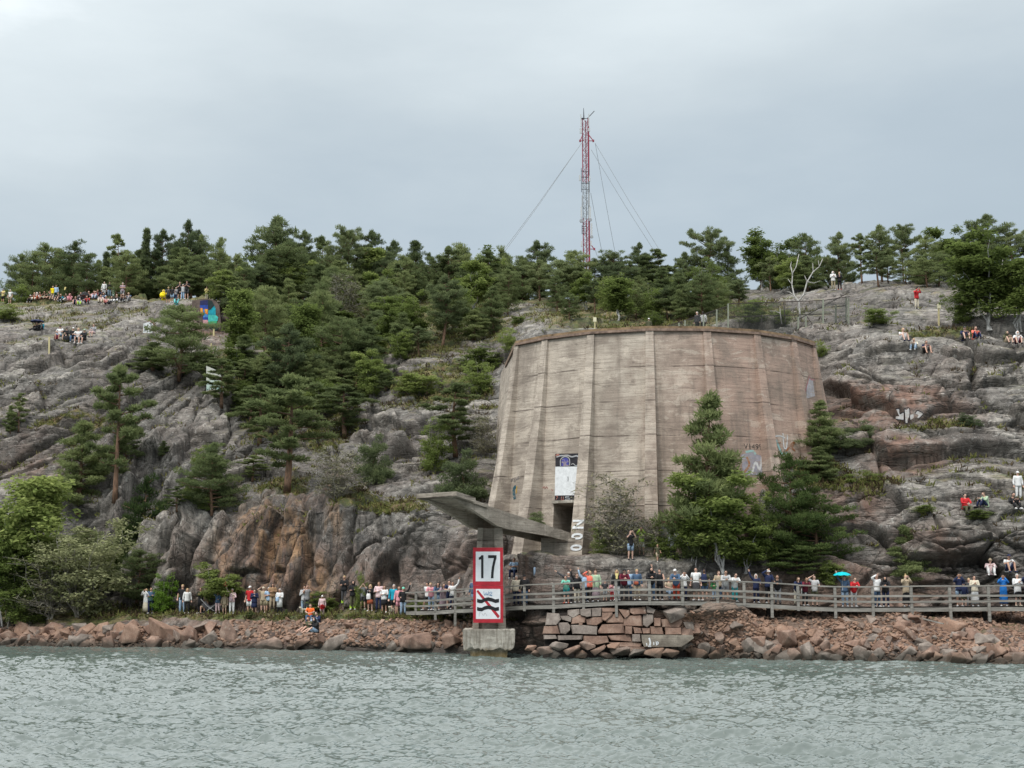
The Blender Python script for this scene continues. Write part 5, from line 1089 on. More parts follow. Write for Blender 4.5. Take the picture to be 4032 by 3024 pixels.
def juniper(seed):
    rs = np.random.RandomState(seed); tr = MB(); C = []; R = []; tr.tube([(0, 0, 0), (0, 0, 5)], [0.2, 0.1], 6)
    for k in range(70):
        a = rs.rand() * 6.3; r = rs.rand() ** 0.6 * 3.0; z = 10 * rs.rand() * (1 - (r / 3.4) ** 2.2); C.append((math.cos(a) * r, math.sin(a) * r, z)); R.append((0.7, 0.7, 0.9))
    V, t = tufts(np.array(C), np.array(R), 150, 0.34, 0.13, rs, 0.9); return tr, pack([V], [t])
PROTO = {}
def proto(key, tr, crown, lm, bk, half):
    V, F, t = crown; half = float(np.percentile(np.abs(V[:, :2]), 97)); top = float(V[:, 2].max())
    PROTO.setdefault(key, []).append((tr.mesh('trunk', [BK[bk]], True), crown_mesh('crown', V, F, t, LM[lm]), half, top))
for i in range(3): proto('cone', *conifer(10 + i, 'cone'), 'pine', 'pine', 0)
for i in range(4): proto('bushy', *conifer(20 + i, 'bushy'), 'pine', 'pine', 0)
for i in range(3): proto('tall', *conifer(30 + i, 'tall'), 'dark', 'pine', 0)
for i in range(3): proto('umbrella', *conifer(40 + i, 'umbrella'), 'dark', 'pine', 0)
proto('layered', *conifer(45, 'layered'), 'pine', 'pine', 0)
for i in range(2): proto('spruce', *conifer(50 + i, 'spruce'), 'dark', 'pine', 0)
for i in range(3): proto('sparse', *conifer(60 + i, 'sparse'), 'pine', 'pine', 0)
for i in range(3): proto('birch', *broadleaf(70 + i, 'birch'), 'birch', 'birch', 0)
for i in range(2): proto('round', *broadleaf(80 + i, 'round'), 'birch', 'grey', 0)
for i in range(2): proto('shrub', *broadleaf(85 + i, 'shrub'), 'birch', 'grey', 0)
proto('willow', *broadleaf(90, 'willow'), 'willow', 'grey', 0)
proto('maple', *broadleaf(92, 'shrub'), 'bright', 'grey', 0)
for i in range(2): proto('bare', *broadleaf(94 + i, 'bare'), 'dry', 'grey', 0)
for i in range(2): proto('juniper', *juniper(97 + i), 'dark', 'pine', 0)
KIND = dict(layered=('pine_tree', 'pine'), cone=('pine_tree', 'pine'), bushy=('pine_tree', 'pine'), tall=('pine_tree', 'pine'), umbrella=('pine_tree', 'pine'), spruce=('spruce_tree', 'spruce'), sparse=('pine_tree', 'pine'), birch=('birch_tree', 'birch'), round=('leafy_tree', 'tree'),
            shrub=('shrub', 'shrub'), willow=('willow_tree', 'willow'), maple=('maple_shrub', 'shrub'), bare=('bare_shrub', 'shrub'), juniper=('juniper', 'juniper'))
trn = random.Random(77); TREES = []
def tree(kind, x, vb, vt, w, label, group=None, Y=None, scale=1.8228, var=None):
    """x, vb, vt, w in overview pixels (photo / 1.8228)"""
    u, vb, vt, w = x * scale, vb * scale, vt * scale, w * scale
    if Y is not None: p = at(u, vb, Y)
    else:
        r = HB.ray_cast(Vector((0, 0, EYE)), ray(u, vb)); v2 = vb
        while r[0] is None and v2 < 1400: v2 += 6; r = HB.ray_cast(Vector((0, 0, EYE)), ray(u, v2))
        p = r[0]
        if v2 > vb:                 # stands just behind the crest
            Yb = p.y + trn.uniform(3, 14); q = at(u, vb, Yb); p = drop(q.x, q.y)
    H = at(u, vt, p.y).z - p.z; Wd = w / ppm(p.y)
    pr = PROTO[kind][var if var is not None else trn.randrange(len(PROTO[kind]))]; nm, cat = KIND[kind]
    root = empty(nm, p - Vector((0, 0, 0.1)), trn.uniform(0, 6.28), (Wd / 2 / pr[2], Wd / 2 / pr[2], H / pr[3])); tag(root, label, cat, group)
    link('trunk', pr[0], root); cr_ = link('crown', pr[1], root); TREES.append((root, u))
    if 'dark pine' in label and Y is not None or 'dense dark' in label or 'broad low pine' in label: cr_.material_slots[0].link = 'OBJECT'; cr_.material_slots[0].material = LM['deep']
    return root
G_RID = 'pines along the wooded ridge'
def sky_tree(kind, x, vb, vt, w, lab, Y=None): tree(kind, x, vb, vt, w, lab, None, Y)
# --- the skyline, left to right
sky_tree('bushy', 92, 616, 522, 92, 'broad dark pine, leftmost on the skyline'); sky_tree('bushy', 158, 618, 514, 100, 'rounded dark pine behind the seated crowd on the left hilltop')
sky_tree('sparse', 122, 616, 532, 60, 'loose pine between the two broad pines of the left hilltop'); sky_tree('shrub', 8, 622, 600, 50, 'low green shrub behind the people at the far left edge')
sky_tree('shrub', 45, 624, 607, 40, 'low bright green shrub on the ridge left of the seated row')
for x, vb, vt, w, k, lab in ((228, 612, 540, 46, 'spruce', 'small spruce left of the narrow spruce on the skyline'), (250, 615, 500, 56, 'sparse', 'open greyish conifer standing above the left hilltop crowd'), (285, 615, 545, 50, 'cone', 'low pine in front of the narrow spruce on the left'), (314, 616, 486, 48, 'spruce', 'narrow pointed spruce on the left skyline'),
      (348, 618, 490, 70, 'tall', 'pine left of the tall ragged skyline pine'), (398, 620, 468, 84, 'tall', 'tall ragged pine above the yellow poncho'), (432, 625, 500, 104, 'bushy', 'wide dense pine behind the people on the mural rock'), (474, 630, 506, 84, 'bushy', 'dense pine right of the wide one behind the mural rock'),
      (330, 624, 540, 90, 'bushy', 'bushy pine low on the ridge behind the standing man'), (380, 626, 530, 80, 'cone', 'dark pine behind the yellow poncho'), (512, 632, 545, 50, 'tall', 'slim dark pine in the dip left of the big crowned pine'), (300, 628, 586, 90, 'round', 'pale green bushy tree right of the lone standing man'),
      (600, 640, 460, 132, 'tall', 'largest skyline pine with stacked crown, left of centre'), (612, 650, 520, 140, 'bushy', 'massive dense pine in front of the largest skyline pine'), (655, 640, 492, 62, 'tall', 'pine leaning on the right side of the largest skyline pine'), (692, 632, 504, 70, 'sparse', 'thin see-through pine on the skyline left of centre'),
      (752, 628, 490, 92, 'umbrella', 'flat topped umbrella pine with bare stem on the skyline'), (802, 630, 492, 84, 'tall', 'dark pine just right of the umbrella pine'), (850, 628, 514, 76, 'tall', 'medium skyline pine right of centre left'), (900, 626, 514, 78, 'cone', 'pointed pine on the skyline above the mast guy'),
      (968, 620, 528, 64, 'sparse', 'loose topped pine on the skyline left of the mast guy foot'), (1022, 620, 556, 72, 'round', 'bright leafy tree on the dip of the ridge'), (1084, 640, 529, 96, 'bushy', 'dark pine at the foot of the left guy wires'), (1130, 640, 552, 70, 'tall', 'dark pine right of the guy wire pine'), (1172, 640, 588, 36, 'spruce', 'small pointed spruce in the gap of the ridge'),
      (1242, 650, 536, 92, 'bushy', 'dark pine just left of the mast foot'), (1214, 650, 566, 64, 'cone', 'lower pine left of the mast'), (1282, 650, 556, 66, 'bushy', 'pine hiding the foot of the mast'), (1326, 648, 540, 76, 'umbrella', 'rounded pine right of the mast'), (1384, 645, 518, 66, 'tall', 'twin topped pine where the right guy wires end'), (1424, 645, 534, 70, 'sparse', 'loose pine right of the guy wires'),
      (1478, 640, 540, 66, 'tall', 'medium pine on the ridge right of the mast'), (1532, 630, 489, 92, 'umbrella', 'flat crowned pine standing high right of the mast'), (1575, 630, 520, 70, 'bushy', 'pine right of the flat crowned pine'), (1648, 625, 493, 76, 'birch', 'tall birch on the ridge above the fence'), (1692, 622, 512, 70, 'birch', 'birch beside the taller birch above the fence'),
      (1742, 615, 499, 72, 'bushy', 'dark pine left of the two people on the ridge'), (1818, 612, 495, 80, 'tall', 'round topped pine behind the two standing people'), (1862, 612, 500, 46, 'sparse', 'slender airy pine right of the two standing people'), (1906, 610, 480, 66, 'tall', 'ragged dark pine on the right skyline'), (1952, 610, 482, 74, 'umbrella', 'pine with open crown on the right skyline'),
      (2004, 608, 505, 80, 'bushy', 'dark pine behind the red jacket hill'), (2050, 606, 486, 70, 'birch', 'pale yellowing birch on the right skyline'), (2095, 605, 500, 70, 'tall', 'pine left of the highest right pine'), (2138, 610, 458, 92, 'tall', 'highest pine of the right skyline'), (2188, 610, 494, 84, 'umbrella', 'pine at the right edge of the skyline'), (2225, 610, 505, 60, 'tall', 'dark pine cut by the right edge')):
    sky_tree(k, x, vb, vt, w, lab)
# --- distinct trees of the slope
for k, x, vb, vt, w, lab in (('birch', 2140, 712, 492, 150, 'big leafy birch in front of the right skyline pines'), ('birch', 2200, 715, 560, 90, 'birch with pale stem at the right edge'), ('shrub', 2085, 700, 610, 66, 'green shrub left of the big birch on the right'),
      ('bushy', 385, 822, 652, 158, 'broad pine covering the rocks below the mural'), ('cone', 330, 800, 735, 90, 'low pine bush left of the broad pine below the mural'), ('sparse', 452, 836, 760, 70, 'thin pine beside the painted blue wall'), ('sparse', 478, 880, 770, 84, 'open pine in front of the painted blue wall'), ('sparse', 530, 850, 772, 70, 'open pine just below the concrete hut'), ('birch', 505, 815, 740, 44, 'slim birch in front of the hut'),
      ('birch', 517, 800, 618, 74, 'white stemmed birch right of the mural'), ('birch', 655, 830, 650, 70, 'two stemmed white birch on the slope'), ('bushy', 575, 770, 612, 90, 'bushy pine on the slope above the dugout'), ('tall', 622, 905, 690, 110, 'pine with bare reddish stem in the middle slope'),
      ('bushy', 696, 800, 590, 100, 'dense pine right of the two stemmed birch'), ('bare', 740, 712, 590, 100, 'grey leafless shrub on the upper slope'), ('tall', 838, 720, 600, 100, 'pine with clear stem above the dry slope'), ('tall', 955, 752, 588, 104, 'dark pine standing over the dry grass slope'),
      ('bushy', 735, 840, 680, 110, 'dark dense pine mid slope'), ('cone', 800, 835, 700, 100, 'pine at the left of the dry grass patch'), ('bare', 848, 735, 680, 36, 'thin dead tree beside the dry slope'),
      ('sparse', 620, 1062, 800, 168, 'large open pine hanging over the grey cliff'), ('sparse', 560, 960, 826, 110, 'open pine left of the large one above the cliff'), ('sparse', 745, 945, 826, 120, 'low spreading pine on the rounded rock'), ('bare', 725, 1080, 960, 110, 'leafless brush in front of the slab'),
      ('juniper', 806, 1042, 932, 84, 'dark green juniper between the rock humps'), ('juniper', 1000, 1085, 965, 110, 'dark juniper above the ramp end'), ('sparse', 985, 985, 822, 120, 'open pine left of the bastion'), ('shrub', 935, 1020, 900, 70, 'light green shrub left of the bastion'), ('bare', 1045, 985, 890, 66, 'bare shrub touching the bastion edge'),
      ('shrub', 1045, 805, 745, 110, 'bright green shrubs above the bastion corner'), ('shrub', 1100, 760, 700, 40, 'small green shrub at the bastion rim corner'), ('tall', 905, 770, 700, 60, 'leaning young tree above the dry patch'),
      ('bushy', 458, 1112, 948, 124, 'pine with dead lower branches at the cliff top'), ('cone', 168, 1110, 900, 126, 'tall dark pine against the left cliff'), ('sparse', 248, 1085, 780, 120, 'high open pine against the left rock face'), ('bushy', 270, 1010, 900, 70, 'dark pine clump beside the high open pine'), ('cone', 22, 935, 872, 26, 'tiny spruce on the left rock face'), ('sparse', 40, 930, 845, 40, 'small thin tree behind the tiny spruce'),
      ('birch', 62, 1345, 1018, 140, 'fresh green birch at the left shore'), ('birch', 0, 1350, 1050, 90, 'bright birch at the left edge'), ('round', 20, 1355, 1150, 110, 'dense green bush at the left edge of the shore'), ('shrub', 62, 1350, 1240, 90, 'dark green bush at the foot of the willow'),
      ('willow', 168, 1330, 1108, 210, 'wide pale grey-green willow by the shore path'), ('bare', 110, 1335, 1190, 130, 'leafless brush on the left side of the willow'), ('maple', 353, 1322, 1232, 52, 'bright yellow-green maple bush at the cliff foot'), ('cone', 352, 985, 948, 26, 'small bright juniper in the rock cleft'), ('birch', 476, 1322, 1210, 84, 'slender weeping birch behind the pram'), ('shrub', 697, 1318, 1268, 74, 'yellow-green bush behind the seated couple'), ('shrub', 778, 1316, 1228, 26, 'small green bush at the cliff foot'),
      ('cone', 480, 1080, 1030, 60, 'low dark bush below the cliff top pine'), ('cone', 542, 1335, 1310, 20, 'small fir by the path in front of the khaki man'), ('cone', 618, 1336, 1312, 18, 'small fir left of the seated group'), ('shrub', 900, 1325, 1290, 50, 'green bush behind the boardwalk start'), ('juniper', 1000, 1320, 1290, 30, 'dark bush under the boardwalk left of the sign')):
    tree(k, x, vb, vt, w, lab)
for k, x, vb, vt, w, lab, Y in (('bushy', 306, 1319, 1015, 112, 'tall dark pine behind the pale willow', 101.5), ('cone', 258, 1319, 1120, 90, 'shaded dark pine behind the willow', 101.0), ('cone', 1548, 1235, 834, 190, 'large foreground pine with layered branches before the bastion', 80.3), ('birch', 1560, 1236, 1010, 150, 'light green birch drooping in front of the large pine', 78.9), ('birch', 1500, 1235, 1060, 80, 'thin birch left of the large pine', 80.0), ('birch', 1610, 1236, 1130, 90, 'low birch behind the man in the white bucket hat', 79.2),
      ('bushy', 1712, 1238, 966, 150, 'dense dark pine with spreading base right of the large pine', 80.6), ('bushy', 1765, 1240, 1060, 160, 'broad low pine reaching right over the boardwalk', 80.0), ('round', 1648, 1236, 1060, 76, 'leafy tree between the two big foreground pines', 80.0), ('bushy', 1725, 1246, 1165, 150, 'dark pine boughs just above the boardwalk crowd', 79.4), ('shrub', 1800, 1250, 1215, 90, 'dark bush behind the person with green shorts', 79.2),
      ('cone', 1955, 1268, 1128, 104, 'small open green tree right of the teal umbrella', 79.0), ('bare', 1330, 1205, 1015, 124, 'thin twiggy shrub in front of the bastion wall', 80.9), ('shrub', 1300, 1200, 1120, 50, 'green bush beside the numbered rib', 80.9), ('bare', 1395, 1205, 1110, 90, 'grey twigs in front of the round black graffiti', 80.9), ('shrub', 1440, 1215, 1120, 70, 'leafy bush left of the silver painting', 80.6),
      ('juniper', 1158, 1140, 1100, 46, 'small dark bush on the ramp by the wall', 82.0), ('cone', 1778, 990, 858, 96, 'pine at the right edge of the bastion', 86.0), ('juniper', 1865, 966, 905, 100, 'dark juniper clump on the right rocks', 86.5), ('juniper', 1815, 968, 925, 90, 'dark green bush joining the pine and the clump', 86.2), ('cone', 1770, 1045, 960, 80, 'low pine right of the painted rib', 84.5), ('shrub', 1850, 1060, 1015, 90, 'low green shrubs on the ledge right of the bastion', 84.0)):
    tree(k, x, vb, vt, w, lab, None, Y)
for k, x, vb, vt, w, lab in (('shrub', 1893, 700, 660, 66, 'yellow-green bush on the right rocks above the fence end'), ('shrub', 1774, 770, 735, 34, 'green bush at the right corner of the rim'), ('shrub', 1630, 700, 640, 70, 'yellowing shrub behind the fence'), ('juniper', 2090, 920, 888, 60, 'dark bush at the end of the painted rock'), ('shrub', 2000, 1105, 1085, 50, 'small shrub on the right ledge'), ('shrub', 2115, 1120, 1095, 60, 'small green bush before the red jacket'), ('shrub', 1790, 1265, 1200, 46, 'little bush above the boardwalk'),
      ('shrub', 1410, 705, 670, 40, 'small bush behind the middle of the rim'), ('cone', 1420, 700, 672, 26, 'tiny spruce behind the rim'), ('shrub', 1690, 700, 665, 46, 'shrub inside the fence'), ('shrub', 12, 690, 655, 60, 'dark bush on the left edge slope'), ('shrub', 900, 855, 800, 110, 'low shrubs under the dry grass patch'), ('shrub', 1120, 700, 680, 40, 'low bush left of the signpost on the rim')):
    tree(k, x, vb, vt, w, lab)
# forked dead birches by the fence
def dead_tree(x0, vb, limbs, lab, Y):
    p = at(x0, vb, Y); root = empty('dead_birch', p); tag(root, lab, 'dead tree'); m = MB()
    for L in limbs: pts = [at(u, v, Y + dy) - p for u, v, dy in L]; r0 = 0.085 if len(L) > 3 else 0.045; m.tube(pts, [r0 * (1 - 0.75 * i / (len(pts) - 1)) for i in range(len(pts))], 6)
    m.build('limbs', [BK['dead']], root, True)
dead_tree(3153, 1270, [[(3153, 1270, 0), (3148, 1220, 0), (3145, 1186, 0), (3127, 1165, 0), (3118, 1120, .2), (3121, 1075, .3), (3135, 1050, .4), (3146, 1000, .4)], [(3145, 1186, 0), (3165, 1160, 0), (3178, 1110, -.2), (3202, 1070, -.3), (3226, 1050, -.3), (3240, 1018, -.4)], [(3182, 1110, 0), (3205, 1115, .1), (3230, 1105, .2)], [(3120, 1085, 0), (3116, 1050, .1)], [(3202, 1070, 0), (3200, 1035, 0)], [(3121, 1075, .3), (3112, 1052, .3), (3116, 1030, .3)], [(3226, 1050, -.3), (3222, 1025, -.3)], [(3165, 1160, 0), (3188, 1150, .1), (3204, 1152, .2)], [(3118, 1120, .2), (3102, 1098, .2)], [(3178, 1110, -.2), (3168, 1085, -.2)], [(3127, 1165, 0), (3110, 1150, .1), (3098, 1148, .1)]], 'bare white forked birch standing at the fence', 107)
dead_tree(3078, 1275, [[(3078, 1275, 0), (3073, 1240, 0), (3070, 1210, 0)], [(3072, 1235, 0), (3055, 1225, .1), (3030, 1224, .2)]], 'short broken white stump inside the fence', 106)
# --- the wood filling the slope, each tree its own
fill = []
def region(where, n, poly, hs, ws, kinds, tries=4000, dmin=26):
    out = []; xs_ = [p[0] for p in poly]; ys_ = [p[1] for p in poly]
    def inside(x, y):
        c = False; j = len(poly) - 1
        for i in range(len(poly)):
            if (poly[i][1] > y) != (poly[j][1] > y) and x < (poly[j][0] - poly[i][0]) * (y - poly[i][1]) / (poly[j][1] - poly[i][1]) + poly[i][0]: c = not c
            j = i
        return c
    while len(out) < n and tries:
        tries -= 1; x = trn.uniform(min(xs_), max(xs_)); y = trn.uniform(min(ys_), max(ys_))
        if not inside(x, y) or any((x - a) ** 2 + ((y - b) * 2.2) ** 2 < dmin ** 2 for a, b in out): continue
        out.append((x, y)); k = trn.choice(kinds); h = trn.uniform(*hs); fill.append((k, x, y, y - h, trn.uniform(*ws) * h, where, ('tall' if h > (hs[0] + hs[1]) / 2 else 'low') + (' left hand' if x < sum(xs_) / len(xs_) else ' right hand')))
region('on the upper middle slope', 78, [(440, 640), (1100, 630), (1110, 700), (1060, 730), (880, 770), (840, 840), (640, 880), (520, 820), (490, 700)], (70, 120), (0.55, 0.85), ['bushy', 'bushy', 'cone', 'cone', 'tall', 'sparse', 'birch', 'round'], dmin=20)
region('right behind the big skyline pines', 44, [(540, 625), (1180, 612), (1180, 650), (540, 665)], (70, 100), (0.6, 0.85), ['bushy', 'tall', 'cone', 'bushy', 'round'])
region('behind the bastion rim', 30, [(1190, 640), (1640, 640), (1600, 680), (1480, 696), (1200, 694)], (60, 105), (0.6, 0.9), ['bushy', 'cone', 'bushy', 'tall', 'birch', 'shrub'])
region('on the right ridge behind the bare rock', 22, [(1640, 606), (2215, 596), (2215, 618), (1640, 634)], (62, 92), (0.6, 0.9), ['bushy', 'cone', 'bushy', 'tall', 'round'], dmin=22)
region('behind the left hilltop crowd', 24, [(30, 618), (520, 612), (520, 632), (250, 624), (30, 626)], (50, 85), (0.7, 1.0), ['bushy', 'cone', 'bushy'], dmin=24)
region('above the grey cliff in the middle', 20, [(480, 850), (700, 850), (860, 830), (1050, 830), (1040, 860), (880, 850), (700, 900), (480, 930)], (50, 100), (0.7, 1.0), ['sparse', 'cone', 'bushy', 'shrub'], dmin=40)
region('beside the cliff top pine on the left', 9, [(330, 1130), (520, 1100), (560, 1010), (420, 1000), (340, 1060)], (30, 70), (0.7, 1.0), ['sparse', 'shrub', 'bare'], dmin=40)
region('in the shade behind the pale willow', 10, [(20, 1330), (300, 1330), (300, 1280), (100, 1200), (20, 1250)], (60, 130), (0.6, 0.9), ['cone', 'round', 'bushy'], dmin=30)
FL = dict(cone=('dense pointed pine', 'pointed pines'), bushy=('bushy dark pine', 'bushy pines'), tall=('pine with visible stem', 'stemmed pines'), sparse=('thin crowned pine', 'thin pines'), birch=('birch with pale stem', 'birches'), round=('leafy light green tree', 'leafy trees'), shrub=('small green shrub', 'shrubs'), bare=('leafless grey shrub', 'bare shrubs'))
fill = [f for f in fill if not ((492 < f[1] < 548 and 772 < f[2] < 815) or (880 < f[1] < 1070 and f[2] > 752 and f[2] < 850))]
for k, x, vb, vt, w, wh, sz in fill: tree(k, x, vb, vt, w, f"{sz} {FL[k][0]} {wh}", f"{sz} {FL[k][1]} {wh}")

# --- grass, heather and moss tufts: uncountable
def ground_cover():
    U, V, veg = HMASK; rs = np.random.RandomState(8); nu, nv = U.shape
    P = HP[:, :nv].reshape(-1, 3); d = (HP[:, 1:nv] - HP[:, :nv - 1]); slope = np.zeros((nu, nv)); slope[:, :-1] = d[:, :, 2] / (np.linalg.norm(d, axis=2) + 1e-6)
    ok = ((veg > 0.42) & (slope < 0.93)).ravel() & (V.ravel() < 2436) & (V.ravel() > 1150) & (U.ravel() > -60) & (U.ravel() < 4090)
    flatm = (slope < 0.35).ravel() & (noise(P * 0.45 + 3) > 0.05) & (V.ravel() < 2150) & (V.ravel() > 1180)
    w = ok * 1.0 + flatm * 0.35; w /= w.sum(); idx = rs.choice(len(P), 15000, p=w)
    for nm, sel, mat, lab in (('grass', idx[:9000], LM['grass'], 'dry and green grass tufts on the rock ledges'), ('heather', idx[9000:], LM['heath'], 'brownish heather and moss growing in the rock hollows')):
        C = P[sel] + rs.normal(size=(len(sel), 3)) * (0.15, 0.15, 0.02); dist = C[:, 1:2]; R = np.repeat(dist / 100 * 0.22, 3, 1) * (1.3, 1.3, 0.5)
        Vv, t = tufts(C, R, 6, 0.26, 0.09, rs, 0.9); me = npmesh(nm, Vv, np.arange(len(Vv)).reshape(-1, 4), [mat], attrs=dict(tone=('FACE', t))); o = bpy.data.objects.new(nm, me); COL.objects.link(o); tag(o, lab, nm, kind='stuff')
LM['grass'] = leaf_mat('grass', (0.06, 0.075, 0.025), (0.14, 0.155, 0.05), (0.30, 0.26, 0.11), 0.3); LM['heath'] = leaf_mat('heather', (0.05, 0.04, 0.028), (0.115, 0.085, 0.05), (0.17, 0.15, 0.07), 0.2)
ground_cover()
# ------------------------------------------------------------------ people
CC = dict(white=(0.72, 0.72, 0.71), cream=(0.62, 0.56, 0.44), black=(0.018, 0.018, 0.02), navy=(0.018, 0.026, 0.07), denim=(0.07, 0.12, 0.20), pale_denim=(0.28, 0.38, 0.50), grey=(0.27, 0.27, 0.28), pale_grey=(0.48, 0.48, 0.48), dark_grey=(0.06, 0.06, 0.065), beige=(0.42, 0.34, 0.24), khaki=(0.33, 0.28, 0.18), red=(0.50, 0.025, 0.03), coral=(0.80, 0.19, 0.13),
          pink=(0.66, 0.30, 0.34), pale_pink=(0.70, 0.52, 0.53), teal=(0.02, 0.26, 0.28), mint=(0.20, 0.58, 0.44), aqua=(0.16, 0.58, 0.58), yellow=(0.85, 0.66, 0.01), pale_yellow=(0.66, 0.56, 0.24), green=(0.06, 0.22, 0.08), pale_green=(0.38, 0.50, 0.34), dark_green=(0.02, 0.06, 0.045), maroon=(0.13, 0.015, 0.03), brown=(0.13, 0.075, 0.045), tan=(0.32, 0.20, 0.11), orange=(0.85, 0.16, 0.03), turquoise=(0.01, 0.30, 0.42),
          mauve=(0.36, 0.27, 0.30), lime=(0.40, 0.62, 0.07), blue=(0.02, 0.17, 0.52), pale_blue=(0.36, 0.50, 0.66), olive=(0.09, 0.09, 0.05), rust=(0.38, 0.10, 0.05), brick=(0.45, 0.06, 0.03))
_cm = {}
def cloth(c):
    if c not in _cm: _cm[c] = flat('cloth ' + c.replace('_', ' '), CC[c], 0.85, 0.18, 7.0)
    return _cm[c]
SK = [flat('skin %d' % i, c, 0.55, 0.06, 5.0) for i, c in enumerate(((0.56, 0.34, 0.255), (0.62, 0.40, 0.31), (0.46, 0.27, 0.19), (0.34, 0.19, 0.13)))]
EYE_M = flat('eye dark', (0.03, 0.025, 0.02), 0.3); LIP_M = flat('lip', (0.40, 0.16, 0.14), 0.5)
HC = {k: flat('hair ' + k, c, 0.6, 0.25, 20.0) for k, c in dict(blond=(0.42, 0.30, 0.15), brown=(0.10, 0.06, 0.035), dark=(0.022, 0.017, 0.014), grey=(0.42, 0.41, 0.39), red=(0.22, 0.08, 0.03)).items()}
V3 = Vector
def mir(p): return V3((-p[0], p[1], p[2]))
def std(z=0): return dict(pel=V3((0, 0, 0.93)), chest=V3((0, 0, 1.28)), neck=V3((0, -0.01, 1.47)), head=V3((0, -0.025, 1.60)), sh=(V3((-0.185, 0, 1.415)), V3((0.185, 0, 1.415))), el=[V3((-0.26, 0.03, 1.14)), V3((0.26, 0.03, 1.14))], wr=[V3((-0.28, -0.05, 0.90)), V3((0.28, -0.05, 0.90))],
                        hip=(V3((-0.095, 0, 0.90)), V3((0.095, 0, 0.90))), kn=[V3((-0.11, -0.02, 0.49)), V3((0.11, -0.02, 0.49))], an=[V3((-0.12, 0.03, 0.08)), V3((0.12, 0.03, 0.08))], toe=[V3((-0.15, -0.14, 0.035)), V3((0.15, -0.14, 0.035))])
def pose(name):
    p = std()
    if name == 'X': p['el'] = [V3((-0.25, -0.06, 1.17)), V3((0.25, -0.06, 1.17))]; p['wr'] = [V3((0.07, -0.20, 1.21)), V3((-0.07, -0.17, 1.16))]
    if name == 'L':
        for k, d in (('chest', -0.10), ('neck', -0.20), ('head', -0.23)): p[k] = p[k] + V3((0, d, -0.06 if k != 'chest' else -0.03))
        p['sh'] = (V3((-0.185, -0.17, 1.35)), V3((0.185, -0.17, 1.35))); p['el'] = [V3((-0.25, -0.30, 1.13)), V3((0.25, -0.30, 1.13))]; p['wr'] = [V3((-0.06, -0.42, 1.155)), V3((0.06, -0.43, 1.16))]
    if name == 'W': p['el'][1] = V3((0.34, -0.04, 1.60)); p['wr'][1] = V3((0.40, -0.08, 1.86)); p['wr'][0] = V3((-0.2, -0.30, 1.12)); p['el'][0] = V3((-0.27, -0.08, 1.16))
    if name == 'w': p['el'][0] = V3((-0.34, -0.04, 1.60)); p['wr'][0] = V3((-0.42, -0.08, 1.86)); p['wr'][1] = V3((0.2, -0.30, 1.12)); p['el'][1] = V3((0.27, -0.08, 1.16))
    if name == 'A': p['el'][0] = V3((-0.42, -0.02, 1.56)); p['wr'][0] = V3((-0.66, -0.06, 1.72))
    if name == 'H': p['el'][0] = V3((-0.36, -0.12, 1.55)); p['wr'][0] = V3((-0.14, -0.17, 1.68)); p['wr'][1] = V3((0.2, -0.3, 1.12)); p['el'][1] = V3((0.27, -0.08, 1.15))
    if name == 'P': p['el'] = [V3((-0.26, -0.20, 1.30)), V3((0.26, -0.20, 1.30))]; p['wr'] = [V3((-0.08, -0.28, 1.56)), V3((0.08, -0.28, 1.56))]
    if name == 'K': p['el'] = [V3((-0.25, -0.04, 1.16)), V3((0.25, -0.04, 1.16))]; p['wr'] = [V3((-0.05, -0.21, 1.28)), V3((0.05, -0.21, 1.25))]
    if name == 'V': p['kn'] = [V3((-0.10, -0.18, 0.50)), V3((0.10, 0.06, 0.48))]; p['an'] = [V3((-0.11, -0.28, 0.10)), V3((0.11, 0.30, 0.12))]; p['toe'] = [V3((-0.12, -0.45, 0.05)), V3((0.12, 0.16, 0.035))]; p['wr'] = [V3((-0.26, 0.18, 0.95)), V3((0.26, -0.2, 0.97))]
    if name in 'GOE':     # seated on the ground, knees up / legs out / leaning back
        dz = 0.12 - 0.93
        for k in ('pel', 'chest', 'neck', 'head'): p[k] = p[k] + V3((0, {'pel': 0.30, 'chest': 0.27, 'neck': 0.20, 'head': 0.15}[k], dz))
        p['sh'] = tuple(q + V3((0, 0.22, dz)) for q in p['sh']); p['hip'] = tuple(q + V3((0, 0.27, dz + 0.02)) for q in p['hip'])
        p['kn'] = [V3((-0.16, -0.10, 0.50)), V3((0.16, -0.10, 0.50))]; p['an'] = [V3((-0.14, -0.28, 0.09)), V3((0.14, -0.28, 0.09))]; p['toe'] = [V3((-0.16, -0.45, 0.045)), V3((0.16, -0.45, 0.045))]
        p['el'] = [V3((-0.26, 0.05, 0.44)), V3((0.26, 0.05, 0.44))]; p['wr'] = [V3((-0.10, -0.15, 0.53)), V3((0.10, -0.16, 0.52))]
        if name == 'O': p['kn'] = [V3((-0.16, -0.16, 0.30)), V3((0.10, -0.14, 0.36))]; p['an'] = [V3((-0.22, -0.58, 0.07)), V3((0.08, -0.50, 0.08))]; p['toe'] = [V3((-0.26, -0.68, 0.17)), V3((0.10, -0.62, 0.16))]
        if name == 'E': p['el'] = [V3((-0.30, 0.42, 0.36)), V3((0.30, 0.42, 0.36))]; p['wr'] = [V3((-0.32, 0.52, 0.10)), V3((0.32, 0.52, 0.10))]
